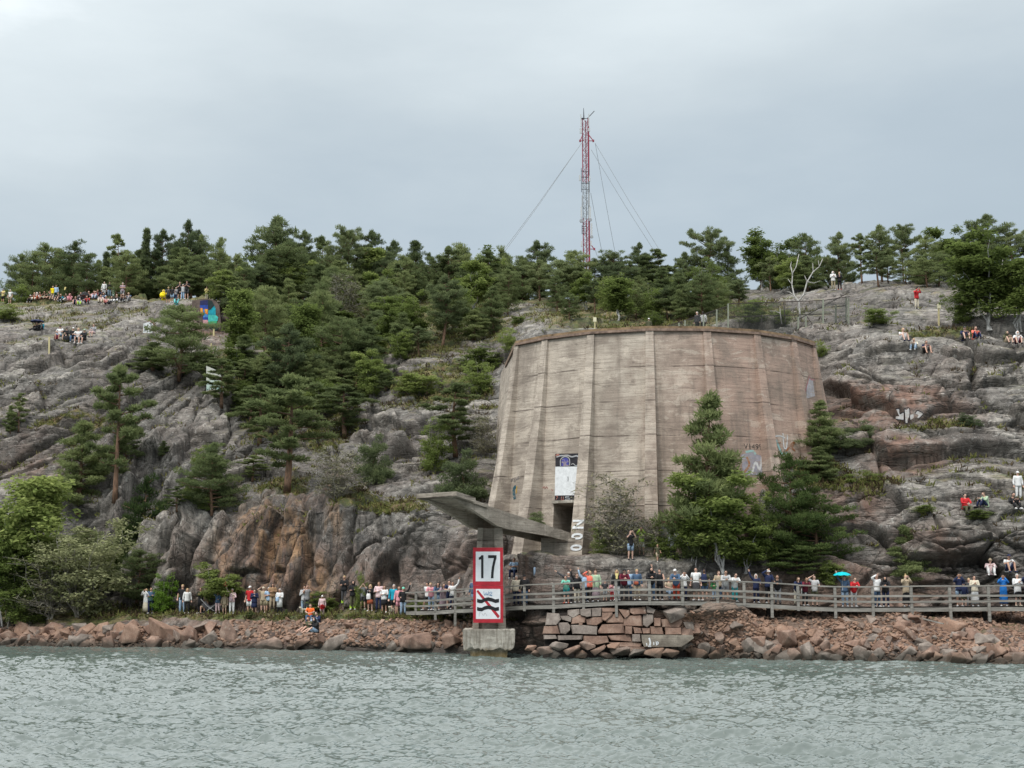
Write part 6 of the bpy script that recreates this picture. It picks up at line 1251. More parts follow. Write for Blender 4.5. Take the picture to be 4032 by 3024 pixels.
    if name in 'Dd':      # seated on a ledge, lower legs hanging down
        dz = 0.46 - 0.93
        for k in ('pel', 'chest', 'neck', 'head'): p[k] = p[k] + V3((0, 0.28, dz))
        p['sh'] = tuple(q + V3((0, 0.26, dz)) for q in p['sh']); p['hip'] = tuple(q + V3((0, 0.26, dz + 0.02)) for q in p['hip'])
        p['kn'] = [V3((-0.15, -0.16, 0.50)), V3((0.13, -0.16, 0.50))]; p['an'] = [V3((-0.16, -0.14, 0.09)), V3((0.12, -0.20, 0.09))]; p['toe'] = [V3((-0.18, -0.32, 0.045)), V3((0.13, -0.38, 0.045))]
        p['el'] = [V3((-0.27, 0.12, 0.74)), V3((0.27, 0.12, 0.74))]; p['wr'] = [V3((-0.08, -0.08, 0.68)), V3((0.08, -0.09, 0.68))]
        if name == 'd': p['wr'] = [V3((0.07, 0.04, 0.76)), V3((-0.07, 0.06, 0.72))]; p['el'] = [V3((-0.25, 0.16, 0.72)), V3((0.25, 0.16, 0.72))]
    return p
def add_hand(mb, wr, el, s=1):
    d = (wr - el).normalized(); side = d.cross(V3((0, 1, 0))); side = side.normalized() if side.length > 0.2 else V3((1, 0, 0)); nrm = side.cross(d).normalized()
    pc = wr + d * 0.05; mb.tube([wr - d * 0.01, pc, wr + d * 0.095], [(0.024, 0.019), (0.042, 0.017), (0.040, 0.014)], 8)
    for j, (o, L) in enumerate(((-0.031, 0.066), (-0.010, 0.078), (0.011, 0.074), (0.031, 0.058))):
        b = wr + d * 0.09 + side * o; k = b + d * L * 0.5 - nrm * 0.006; mb.tube([b, k, k + d * L * 0.38 - nrm * 0.018], [0.0105, 0.0095, 0.008], 6)
    b = wr + d * 0.035 - side * 0.036; mb.tube([b, b + d * 0.03 - side * 0.022, b + d * 0.062 - side * 0.026 - nrm * 0.01], [0.013, 0.011, 0.009], 6)
def body_mesh(p):
    mb = MB()
    pel, ch, nk, hd = p['pel'], p['chest'], p['neck'], p['head']
    mb.tube([pel - (ch - pel) * 0.22, pel, pel.lerp(ch, 0.5), ch, ch.lerp(nk, 0.62), nk - (nk - ch) * 0.06, nk, nk.lerp(hd, 0.45)], [(0.13, 0.09), (0.165, 0.115), (0.135, 0.10), (0.165, 0.115), (0.165, 0.10), (0.075, 0.07), (0.055, 0.055), (0.052, 0.055)], 14)
    up = (hd - nk).normalized()
    for k in range(1):
        pts = [hd + up * z + V3((0, y, 0)) for z, y in ((-0.115, -0.035), (-0.095, -0.028), (-0.05, -0.01), (0.0, 0), (0.05, 0.005), (0.09, 0.008), (0.115, 0.01))]
        mb.tube(pts, [(0.022, 0.02), (0.042, 0.045), (0.062, 0.078), (0.074, 0.092), (0.074, 0.092), (0.056, 0.07), (0.02, 0.03)], 14)
    mb.tube([hd + V3((0, -0.085, 0.015)), hd + V3((0, -0.108, -0.022)), hd + V3((0, -0.09, -0.032))], [0.009, 0.014, 0.013], 6)
    for s in (-1, 1): mb.tube([hd + V3((s * 0.072, 0.008, 0.02)), hd + V3((s * 0.082, 0.012, 0.0)), hd + V3((s * 0.074, 0.006, -0.028))], [0.012, 0.016, 0.009], 6)
    for i in (0, 1):
        sh, el, wr = p['sh'][i], p['el'][i], p['wr'][i]; mb.tube([ch.lerp(nk, 0.55) + (sh - ch.lerp(nk, 0.55)) * 0.45, sh, sh.lerp(el, 0.35), el, el.lerp(wr, 0.3), wr], [0.06, 0.058, 0.052, 0.039, 0.040, 0.026], 10)
        add_hand(mb, wr, el)
        hp, kn, an, to = p['hip'][i], p['kn'][i], p['an'][i], p['toe'][i]
        mb.tube([hp, hp.lerp(kn, 0.25), hp.lerp(kn, 0.7), kn, kn.lerp(an, 0.3), kn.lerp(an, 0.75), an], [0.088, 0.084, 0.064, 0.055, 0.055, 0.038, 0.036], 10)
        mb.tube([an + V3((0, 0.05, -0.03)), an + V3((0, 0, -0.01)), an.lerp(to, 0.6), to], [(0.03, 0.035), (0.038, 0.045), (0.042, 0.030), (0.03, 0.022)], 8)
    me = mb.mesh('body'); o = bpy.data.objects.new('tmp', me); COL.objects.link(o); rm = o.modifiers.new('r', 'REMESH'); rm.mode = 'VOXEL'; rm.voxel_size = 0.0135; rm.use_smooth_shade = True
    dg = bpy.context.evaluated_depsgraph_get(); dg.update(); m2 = bpy.data.meshes.new_from_object(o.evaluated_get(dg)); bpy.data.objects.remove(o); bpy.data.meshes.remove(me)
    m2.name = 'body'; m2.materials.clear(); [m2.materials.append(x) for x in (SK[0], EYE_M, LIP_M)]
    n = len(m2.polygons); c = np.empty(n * 3, np.float32); m2.polygons.foreach_get('center', c); c = c.reshape(-1, 3) - np.array(hd); mi = np.zeros(n, np.int32)
    for s in (-1, 1): mi[(np.abs(c[:, 0] - s * 0.032) < 0.016) & (np.abs(c[:, 2] - 0.004) < 0.009) & (c[:, 1] < -0.04)] = 1
    mi[(np.abs(c[:, 0]) < 0.026) & (np.abs(c[:, 2] + 0.058) < 0.010) & (c[:, 1] < -0.03)] = 2
    m2.polygons.foreach_set('material_index', mi); return m2
def top_mesh(p, style):
    mb = MB(); pel, ch, nk = p['pel'], p['chest'], p['neck']; e = 0.016 if style in ('tee', 'tank') else 0.03; low = -0.10 if style != 'coat' else -0.42
    if style == 'dress' or style == 'poncho': pass
    d = (ch - pel).normalized(); seat = p['pel'].z < 0.6
    if seat: low = max(low, -0.08)
    bot = pel + (d if not seat else V3((0, 0, 1))) * low
    mb.tube([bot, pel, pel.lerp(ch, 0.5), ch, ch.lerp(nk, 0.6), nk - (nk - ch) * 0.08], [(0.175 + e, 0.13 + e), (0.165 + e, 0.118 + e), (0.145 + e, 0.108 + e), (0.168 + e, 0.118 + e), (0.175 + e, 0.108 + e), (0.085 + e * .5, 0.075 + e * .5)], 16)
    for i in (0, 1):
        sh, el, wr = p['sh'][i], p['el'][i], p['wr'][i]; c0 = ch.lerp(nk, 0.55) + (sh - ch.lerp(nk, 0.55)) * 0.4
        if style == 'tank': mb.tube([c0, sh], [0.07, 0.055], 10)
        elif style == 'tee': mb.tube([c0, sh, sh.lerp(el, 0.72)], [0.07, 0.074, 0.072], 10)
        else: mb.tube([c0, sh, sh.lerp(el, 0.5), el, el.lerp(wr, 0.5), wr], [0.075, 0.078, 0.068, 0.058, 0.052, 0.040], 10)
    if style == 'hood':     # a hood drawn up round the head
        h = p['head']; mb.tube([nk - V3((0, -0.02, 0.02)), h + V3((0, 0.03, -0.06)), h + V3((0, 0.035, 0.03)), h + V3((0, 0.03, 0.10)), h + V3((0, 0.03, 0.14))], [(0.10, 0.09), (0.115, 0.10), (0.115, 0.105), (0.085, 0.09), (0.02, 0.02)], 12)
    return mb.mesh('top', (), True)
def bottom_mesh(p, style):
    mb = MB(); pel = p['pel']; seat = pel.z < 0.6; e = 0.02
    if style in ('trousers', 'shorts'):
        mb.tube([pel + V3((0, 0, 0.10)), pel, pel - V3((0, 0, 0.09 if not seat else 0.05))], [(0.158, 0.115), (0.178, 0.13), (0.165, 0.12)], 14)
        for i in (0, 1):
            hp, kn, an = p['hip'][i], p['kn'][i], p['an'][i]
            if style == 'shorts': mb.tube([hp + V3((0, 0, 0.03)), hp.lerp(kn, 0.4), hp.lerp(kn, 0.88)], [0.105, 0.098, 0.090], 10)
            else: mb.tube([hp + V3((0, 0, 0.03)), hp.lerp(kn, 0.4), kn, kn.lerp(an, 0.5), an - V3((0, 0, 0.0))], [0.102, 0.092, 0.074, 0.066, 0.058], 10)
    else:
        L = dict(skirt=0.42, long_skirt=0.82)[style]; kn = (p['kn'][0] + p['kn'][1]) / 2; an = (p['an'][0] + p['an'][1]) / 2
        a = pel + V3((0, 0, 0.12)); path = [a, pel, pel.lerp(kn, 0.6), kn] + ([kn.lerp(an, 0.75)] if L > 0.6 else []); rad = [(0.15, 0.11), (0.18, 0.14), (0.20, 0.15), (0.22, 0.16)] + ([(0.235, 0.17)] if L > 0.6 else [])
        mb.tube(path, rad, 16)
    return mb.mesh('bottom', (), True)
def shoe_mesh(p, i):
    mb = MB(); an, to = p['an'][i], p['toe'][i]; bk = (an - to); bk.z = 0; bk = bk.normalized(); mb.tube([an + bk * 0.065 + V3((0, 0, -0.035)), an + V3((0, 0, -0.03)), an.lerp(to, 0.6) + V3((0, 0, -0.006)), to - bk * 0.03], [(0.036, 0.045), (0.046, 0.055), (0.050, 0.040), (0.038, 0.030)], 8); return mb.mesh('shoe', (), True)
def head_mesh(p, style):
    mb = MB(); h = p['head']; f = V3((0, 0.022, 0))
    if style in ('short', 'long', 'bun'):
        mb.tube([h + f + V3((0, 0.02, -0.055)), h + f + V3((0, 0.012, 0.0)), h + f * 0.8 + V3((0, 0, 0.055)), h + f * 0.5 + V3((0, 0, 0.10)), h + V3((0, 0.01, 0.135))], [(0.068, 0.062), (0.086, 0.085), (0.088, 0.098), (0.070, 0.085), (0.02, 0.03)], 12)
        if style == 'long':
            mb.tube([h + V3((0, 0.055, 0.06)), h + V3((0, 0.07, -0.05)), h + V3((0, 0.085, -0.17)), h + V3((0, 0.08, -0.30))], [(0.075, 0.05), (0.095, 0.05), (0.10, 0.04), (0.06, 0.02)], 10)
            for s in (-1, 1): mb.tube([h + V3((s * 0.07, 0.0, 0.05)), h + V3((s * 0.088, -0.005, -0.06)), h + V3((s * 0.085, -0.02, -0.22))], [0.028, 0.03, 0.016], 6)
        if style == 'bun': mb.tube([h + V3((0, 0.03, 0.12)), h + V3((0, 0.04, 0.16)), h + V3((0, 0.045, 0.19))], [0.03, 0.045, 0.02], 8)
    if style in ('cap', 'bucket', 'cowboy', 'beanie'):
        mb.tube([h + V3((0, 0.012, 0.028)), h + V3((0, 0.012, 0.06)), h + V3((0, 0.012, 0.11)), h + V3((0, 0.012, 0.145))], [(0.086, 0.104), (0.088, 0.104), (0.074, 0.088), (0.02, 0.03)], 14)
        if style == 'cap': mb.tube([h + V3((0, -0.075, 0.048)), h + V3((0, -0.13, 0.045)), h + V3((0, -0.175, 0.035))], [(0.07, 0.008), (0.066, 0.007), (0.04, 0.005)], 10)
        if style == 'bucket': mb.tube([h + V3((0, 0.01, 0.055)), h + V3((0, 0.01, 0.025))], [(0.09, 0.105), (0.135, 0.15)], 16, cap=False)
        if style == 'cowboy': mb.tube([h + V3((0, 0.01, 0.052)), h + V3((0, 0.01, 0.046))], [(0.19, 0.16), (0.19, 0.16)], 16)
    return mb.mesh('hat' if style in ('cap', 'bucket', 'cowboy', 'beanie') else 'hair', (), True)
_pc = {}
def part_mesh(ps, kind, *a):
    key = (ps, kind) + a
    if key not in _pc:
        p = pose(ps); _pc[key] = dict(body=lambda: body_mesh(p), top=lambda: top_mesh(p, *a), bottom=lambda: bottom_mesh(p, *a), shoe=lambda: shoe_mesh(p, *a), head=lambda: head_mesh(p, *a))[kind]()
    return _pc[key]
def child(name, me, parent, mat):
    o = bpy.data.objects.new(name, me); COL.objects.link(o); o.parent = parent
    if len(me.materials) == 0: me.materials.append(mat)
    o.material_slots[0].link = 'OBJECT'; o.material_slots[0].material = mat; return o
ppr = random.Random(5); USED = {}
def person(pt, ps, top, bot, head, lab, sc=1.0, rz=None, shoe=None, cat='person', group=None, back=False):
    """top / bot / head are 'style:colour' ; lab is the full label"""
    r = (ppr.uniform(-0.35, 0.35) if rz is None else rz) + (math.pi if back else 0)
    root = empty('person', pt, r, sc); tag(root, lab, cat, group)
    b = child('body', part_mesh(ps, 'body'), root, SK[ppr.choice((0, 0, 1, 1, 2)) if 'dark skinned' not in lab else 3])
    ts, tc = top.split(':'); tm = {'jacket': 'long', 'sweater': 'long', 'shirt': 'long', 'hoodie': 'long', 'cardigan': 'coat'}.get(ts, ts)
    child(dict(tee='t_shirt', tank='tank_top', hood='hooded_jacket').get(ts, ts), part_mesh(ps, 'top', tm), root, cloth(tc))
    bs, bc = bot.split(':'); bn = {'jeans': 'trousers'}.get(bs, bs)
    child({'long_skirt': 'skirt'}.get(bs, bs), part_mesh(ps, 'bottom', bn), root, cloth(bc))
    if head:
        hs, hc = head.split(':')
        if hs in ('cap', 'bucket', 'cowboy', 'beanie'):
            child('hair', part_mesh(ps, 'head', 'short'), root, HC[ppr.choice(('brown', 'dark', 'grey', 'blond'))]).scale = (0.97, 0.97, 0.985)
            child(dict(bucket='sun_hat', cowboy='wide_hat').get(hs, hs), part_mesh(ps, 'head', hs), root, cloth(hc))
        else: child('hair', part_mesh(ps, 'head', hs), root, HC[hc])
    sm = cloth(shoe or ppr.choice(('white', 'white', 'black', 'dark_grey')))
    if shoe != 'bare':
        for i in (0, 1): child('shoe', part_mesh(ps, 'shoe', i), root, sm)
    return root
CC['bare'] = (0.5, 0.3, 0.2)
PH = dict(S='standing', X='with crossed arms', L='leaning on the rail', W='waving', w='waving', A='reaching an arm far out', H='shading the eyes', P='holding a phone up', K='with hands at the chest', V='striding', G='sitting knees up', O='sitting legs out', E='sitting leaning back', D='sitting on a ledge', d='sitting arms folded')
def lab_of(top, bot, head, ps, place, extra=''):
    ts, tc = top.split(':'); bs, bc = bot.split(':'); w = lambda c: c.replace('_', ' ')
    ts = dict(tee='t-shirt', tank='tank top', hood='hooded jacket').get(ts, ts)
    hd = ''
    if head:
        hs, hc = head.split(':'); hd = (f"{w(hc)} " + dict(cap='cap', bucket='sun hat', cowboy='cowboy hat', beanie='beanie').get(hs, ''))
        hd = hd.strip() if hs in ('cap', 'bucket', 'cowboy', 'beanie') else ''
    s = f"person in {w(tc)} {ts}, {w(bc)} {w(bs)}" + (f", {hd}" if hd else '')
    e = extra or PH[ps]
    return s, e, place
PEOPLE = []
def put(u, v, ps, top, bot, head='short:brown', sc=1.0, extra='', place='', Y=None, deck=None, rz=None, shoe=None, back=False):
    PEOPLE.append([u, v, ps, top, bot, head, sc, extra, place, Y, deck, rz, shoe, back])
B = 'on the boardwalk'
def bw(u, off, *a, **k): put(u, 0, *a, place=B, deck=off, **k)
bw(1648, .9, 'V', 'tee:white', 'shorts:black', 'short:dark', extra='walking at its left end', rz=-.6, shoe='white'); bw(1680, .55, 'L', 'shirt:pink', 'jeans:pale_denim', 'short:blond'); bw(1702, .55, 'L', 'jacket:denim', 'skirt:pale_blue', 'long:dark'); bw(1723, .6, 'L', 'shirt:mauve', 'long_skirt:mauve', 'long:brown', sc=.95)
bw(1749, .6, 'L', 'tee:navy', 'shorts:navy', 'short:dark', sc=1.04); bw(1766, .5, 'W', 'shirt:white', 'trousers:navy', 'short:dark', sc=.95); bw(1848, .6, 'S', 'jacket:denim', 'skirt:pale_blue', 'short:blond', extra='beside the sign', shoe='white')
bw(2013, .6, 'S', 'sweater:cream', 'trousers:navy', 'short:grey', extra='right of the sign'); bw(2045, .6, 'S', 'jacket:black', 'jeans:denim', 'cap:black')
bw(2206, 1.3, 'A', 'shirt:dark_grey', 'trousers:dark_grey', 'short:grey', sc=1.03); bw(2218, .5, 'L', 'tee:mint', 'shorts:teal', 'short:dark', sc=.93, shoe='coral'); bw(2259, .5, 'w', 'jacket:black', 'trousers:cream', 'short:brown', sc=.95, shoe='white'); bw(2288, .6, 'w', 'shirt:pale_blue', 'jeans:denim', 'short:grey', sc=.97, shoe='white')
bw(2314, .6, 'H', 'jacket:coral', 'trousers:black', 'short:blond'); bw(2336, .6, 'S', 'cardigan:pale_green', 'long_skirt:mauve', 'bun:brown', sc=1.02, shoe='white'); bw(2372, .6, 'S', 'tee:dark_grey', 'shorts:pale_grey', 'short:blond', sc=.68, extra='a child')
bw(2398, .75, 'K', 'jacket:pink', 'trousers:red', 'short:blond', sc=.60, extra='a small child held up'); bw(2408, 1.15, 'S', 'jacket:dark_grey', 'trousers:black', 'short:brown', sc=1.0); bw(2422, .7, 'S', 'sweater:black', 'trousers:white', 'long:blond', sc=.98); bw(2450, .6, 'L', 'shirt:maroon', 'trousers:dark_grey', 'cowboy:black', sc=1.04)
bw(2463, 1.3, 'S', 'tee:pale_blue', 'jeans:denim', 'short:dark'); bw(2500, .7, 'S', 'jacket:denim', 'trousers:beige', 'short:blond', shoe='white'); bw(2559, .5, 'L', 'hood:black', 'jeans:denim', None, sc=1.08, shoe='white'); bw(2592, .6, 'w', 'tank:black', 'trousers:black', 'short:dark', shoe='white')
bw(2632, 1.4, 'D', 'tee:beige', 'jeans:pale_denim', 'short:blond', extra='sitting behind the others'); bw(2656, .6, 'L', 'jacket:denim', 'trousers:brick', 'cap:white', sc=1.03); bw(2688, .7, 'P', 'jacket:white', 'trousers:navy', 'short:dark', sc=.92); bw(2736, .7, 'S', 'tee:white', 'skirt:dark_grey', 'short:dark', sc=1.06, shoe='white')
bw(2769, .7, 'S', 'tee:olive', 'shorts:denim', 'short:brown', back=True, extra='turned away with a backpack', shoe='white'); bw(2808, .35, 'L', 'sweater:green', 'jeans:pale_denim', 'short:blond', sc=.72, extra='a child in stripes on the rail', shoe='white'); bw(2824, .9, 'S', 'jacket:beige', 'jeans:denim', 'short:brown', sc=.97); bw(2850, .5, 'L', 'sweater:pale_grey', 'shorts:grey', 'short:dark', sc=1.03)
bw(2886, .5, 'L', 'hoodie:white', 'jeans:teal', 'short:dark', sc=.95, shoe='white'); bw(2970, .6, 'w', 'jacket:navy', 'trousers:navy', 'long:grey', sc=.93, shoe='white'); bw(3018, .6, 'H', 'jacket:navy', 'trousers:black', 'bucket:white', sc=1.08); bw(3054, .5, 'L', 'jacket:black', 'trousers:grey', 'short:brown', sc=.96)
bw(3128, .5, 'L', 'jacket:navy', 'trousers:cream', 'long:brown', sc=.93); bw(3160, .5, 'L', 'sweater:maroon', 'trousers:black', 'long:brown', sc=.93, extra='with a white tote bag'); bw(3198, .6, 'H', 'tee:pale_grey', 'shorts:olive', 'short:dark', sc=.98, extra='with a hand at the ear')
bw(3316, .6, 'w', 'jacket:denim', 'jeans:pale_denim', 'short:brown', extra='under the teal umbrella'); bw(3350, .6, 'L', 'jacket:red', 'trousers:pale_grey', 'short:brown', sc=.98, extra='beside the teal umbrella', shoe='white'); bw(3440, .6, 'H', 'hoodie:white', 'jeans:denim', 'short:grey', sc=1.04); bw(3474, .6, 'L', 'hood:black', 'jeans:navy', None, sc=1.0, shoe='white')
bw(3554, .6, 'P', 'cardigan:beige', 'long_skirt:black', 'bun:blond', sc=1.02); bw(3760, .6, 'P', 'jacket:navy', 'shorts:pale_denim', 'short:dark', sc=1.05, shoe='white'); bw(3778, .5, 'S', 'jacket:navy', 'shorts:olive', 'cap:navy', sc=.76, extra='a child'); bw(3798, .7, 'S', 'sweater:dark_grey', 'trousers:pale_grey', 'short:blond', sc=.9, extra='between child and white dress'); bw(3820, .6, 'K', 'shirt:cream', 'long_skirt:white', 'short:dark', sc=.98, shoe='white')
bw(3932, .6, 'P', 'cardigan:blue', 'long_skirt:blue', 'short:dark', sc=1.0, extra='like a rain poncho'); bw(3988, .6, 'K', 'cardigan:white', 'skirt:black', 'short:grey', sc=1.03, shoe='cream'); bw(4028, .6, 'P', 'jacket:navy', 'trousers:dark_grey', 'short:dark', sc=1.08); bw(4090, .6, 'S', 'jacket:grey', 'trousers:black', 'short:brown')
R1 = 'on the rock by the ramp'
put(2020, 2279, 'd', 'tee:pale_blue', 'trousers:navy', 'short:dark', place='on the rock behind the boardwalk', extra='sitting arms folded', Y=81.2); put(2112, 2272, 'D', 'jacket:white', 'jeans:pale_denim', 'short:blond', place='on the rock behind the boardwalk', Y=80.2, sc=1.05)
R2 = 'below the bastion wall'
put(2484, 2256, 'P', 'tee:black', 'shorts:pale_denim', 'short:dark', place=R2, Y=79.4, rz=.3); put(2527, 2199, 'P', 'jacket:lime', 'shorts:white', 'short:dark', place=R2, Y=80.6); put(2650, 2196, 'S', 'shirt:pale_grey', 'trousers:dark_grey', 'short:brown', place=R2, Y=80.3, back=True); put(2590, 2240, 'V', 'tee:olive', 'shorts:beige', 'short:blond', sc=.6, extra='a climbing child', place=R2, Y=79.3); put(2815, 2190, 'S', 'jacket:dark_grey', 'trousers:black', 'short:dark', place='in the green birch', Y=79.8)
R3 = 'on the lower right rocks'
put(3903, 2266, 'G', 'shirt:pale_pink', 'trousers:white', 'bucket:beige', place=R3, sc=1.08, shoe='white'); put(3980, 2254, 'G', 'tee:white', 'shorts:navy', 'cap:navy', place=R3, sc=1.12, shoe='navy'); put(4012, 1970, 'S', 'sweater:white', 'trousers:white', 'cap:white', place='at the right edge of the rocks', rz=.1, shoe='white'); put(3998, 2006, 'G', 'sweater:black', 'trousers:black', 'short:dark', place='on the rock ledge at the right edge', shoe='white', sc=1.1)
put(3812, 2030, 'D', 'jacket:red', 'trousers:olive', 'short:dark', place='on the rock ledge at the right', sc=1.05); put(3868, 1998, 'G', 'sweater:pale_green', 'trousers:navy', 'short:brown', place='on the rock ledge at the right', rz=-1.2)
R4 = 'high on the right rocks'
put(3562, 1346, 'G', 'tee:white', 'shorts:pale_grey', 'short:blond', place=R4, sc=1.12, shoe='navy'); put(3598, 1381, 'G', 'sweater:cream', 'jeans:pale_denim', 'short:blond', place=R4, rz=-.5); put(3652, 1394, 'G', 'tee:navy', 'shorts:black', 'short:dark', place=R4, sc=1.1, shoe='bare'); put(3804, 1341, 'G', 'jacket:navy', 'shorts:dark_grey', 'cap:dark_grey', place=R4, sc=1.15, shoe='dark_grey'); put(3847, 1336, 'G', 'sweater:coral', 'jeans:navy', 'short:brown', place=R4, sc=1.05)
put(3972, 1355, 'G', 'hood:olive', 'shorts:beige', None, place=R4, sc=1.05); put(4011, 1357, 'G', 'hood:white', 'shorts:maroon', None, place=R4, sc=1.1); put(3787, 1283, 'P', 'jacket:navy', 'jeans:denim', 'cap:black', place='before the big birch', Y=104); put(3754, 1290, 'S', 'sweater:beige', 'trousers:grey', 'long:blond', place='half hidden behind the rock', Y=110)
R5 = 'on the right ridge'
put(3282, 1142, 'K', 'hood:white', 'trousers:khaki', None, place=R5, sc=1.05, shoe='white'); put(3307, 1141, 'K', 'jacket:black', 'trousers:black', 'bun:blond', place=R5, sc=.98, shoe='coral'); put(3611, 1216, 'P', 'jacket:red', 'trousers:cream', 'cap:black', place=R5)
R6 = 'behind the bastion rim'
put(2747, 1330, 'S', 'jacket:dark_grey', 'trousers:black', 'short:grey', place=R6, Y=107.5, rz=-.8); put(2770, 1330, 'S', 'shirt:white', 'trousers:black', 'short:dark', place=R6, Y=107.5, back=True); put(2556, 1325, 'S', 'jacket:olive', 'trousers:black', 'bucket:white', place=R6, Y=107.5, sc=.8)
Q = 'on the grassy path'
def pm(u, ps, top, bot, head, **k): put(u, 0, ps, top, bot, head, place=Q, deck='path', **k)
pm(573, 'P', 'cardigan:white', 'long_skirt:cream', 'short:blond', sc=1.0); pm(592, 'X', 'jacket:denim', 'trousers:navy', 'short:brown', sc=1.04); pm(716, 'S', 'tee:black', 'jeans:pale_denim', 'short:blond', sc=1.14); pm(735, 'S', 'sweater:white', 'trousers:black', 'long:blond', sc=1.0, extra='with a black star on the front', shoe='white')
pm(788, 'K', 'cardigan:black', 'trousers:black', 'short:brown', sc=1.02); pm(801, 'D', 'tee:tan', 'shorts:beige', 'short:brown', sc=.95, extra='sitting behind the pram'); pm(856, 'w', 'jacket:denim', 'trousers:pale_pink', 'short:blond', sc=.86, extra='a waving child', shoe='white'); pm(883, 'S', 'shirt:beige', 'shorts:beige', 'short:blond', sc=.80, extra='a child', shoe='bare'); pm(912, 'w', 'jacket:pale_pink', 'trousers:white', 'short:grey', sc=1.0, extra='raising something bright pink', shoe='white')
pm(982, 'S', 'tee:red', 'shorts:white', 'cap:white', sc=1.12, shoe='black'); pm(1000, 'K', 'jacket:navy', 'skirt:navy', 'short:dark', sc=.98); pm(1035, 'H', 'tee:beige', 'shorts:khaki', 'cap:cream', sc=1.02); pm(1056, 'X', 'tee:pale_blue', 'shorts:khaki', 'short:grey', sc=1.0); pm(1071, 'X', 'sweater:tan', 'trousers:beige', 'long:dark', sc=1.0); pm(1100, 'X', 'cardigan:white', 'trousers:black', 'short:grey', sc=1.0, shoe='white')
pm(1197, 'K', 'jacket:pale_grey', 'jeans:pale_denim', 'short:dark', sc=1.1); pm(1207, 'P', 'tee:grey', 'trousers:dark_grey', 'short:brown', sc=1.1); pm(1268, 'S', 'shirt:pale_pink', 'trousers:pale_pink', 'cap:white', sc=.82, extra='a child with something red'); pm(1354, 'X', 'jacket:black', 'trousers:dark_grey', 'short:blond', sc=1.08, extra='with reflective cuffs'); pm(1389, 'X', 'hood:black', 'trousers:olive', None, sc=1.08, extra='with reflective cuffs')
pm(1428, 'P', 'tee:grey', 'shorts:dark_grey', 'short:brown', sc=1.0); pm(1457, 'K', 'cardigan:black', 'skirt:rust', 'long:blond', sc=1.0, extra='holding a white bag'); pm(1491, 'X', 'shirt:pale_pink', 'trousers:navy', 'short:brown', sc=1.12); pm(1512, 'X', 'shirt:white', 'skirt:black', 'long:brown', sc=1.0, shoe='white'); pm(1550, 'S', 'jacket:turquoise', 'shorts:black', 'short:grey', sc=1.1); pm(1571, 'S', 'shirt:pink', 'shorts:pink', 'long:brown', sc=1.06); pm(1587, 'W', 'jacket:black', 'jeans:pale_denim', 'cap:mint', sc=1.04)
S2 = 'on the bank below the path'
put(1218, 2434, 'D', 'tee:orange', 'jeans:denim', 'short:brown', place=S2, Y=88.6, sc=1.0); put(1240, 2444, 'G', 'jacket:navy', 'jeans:pale_denim', 'short:dark', place=S2, Y=88.0, rz=-.5, sc=1.05); put(1206, 2490, 'O', 'sweater:olive', 'shorts:olive', 'short:red', place=S2, Y=86.0, rz=-.7, shoe='bare', sc=1.05); put(1230, 2494, 'O', 'hood:black', 'shorts:pale_denim', None, place=S2, Y=85.8, rz=-.8, shoe='bare', sc=1.05)
L1 = 'on the left hilltop'
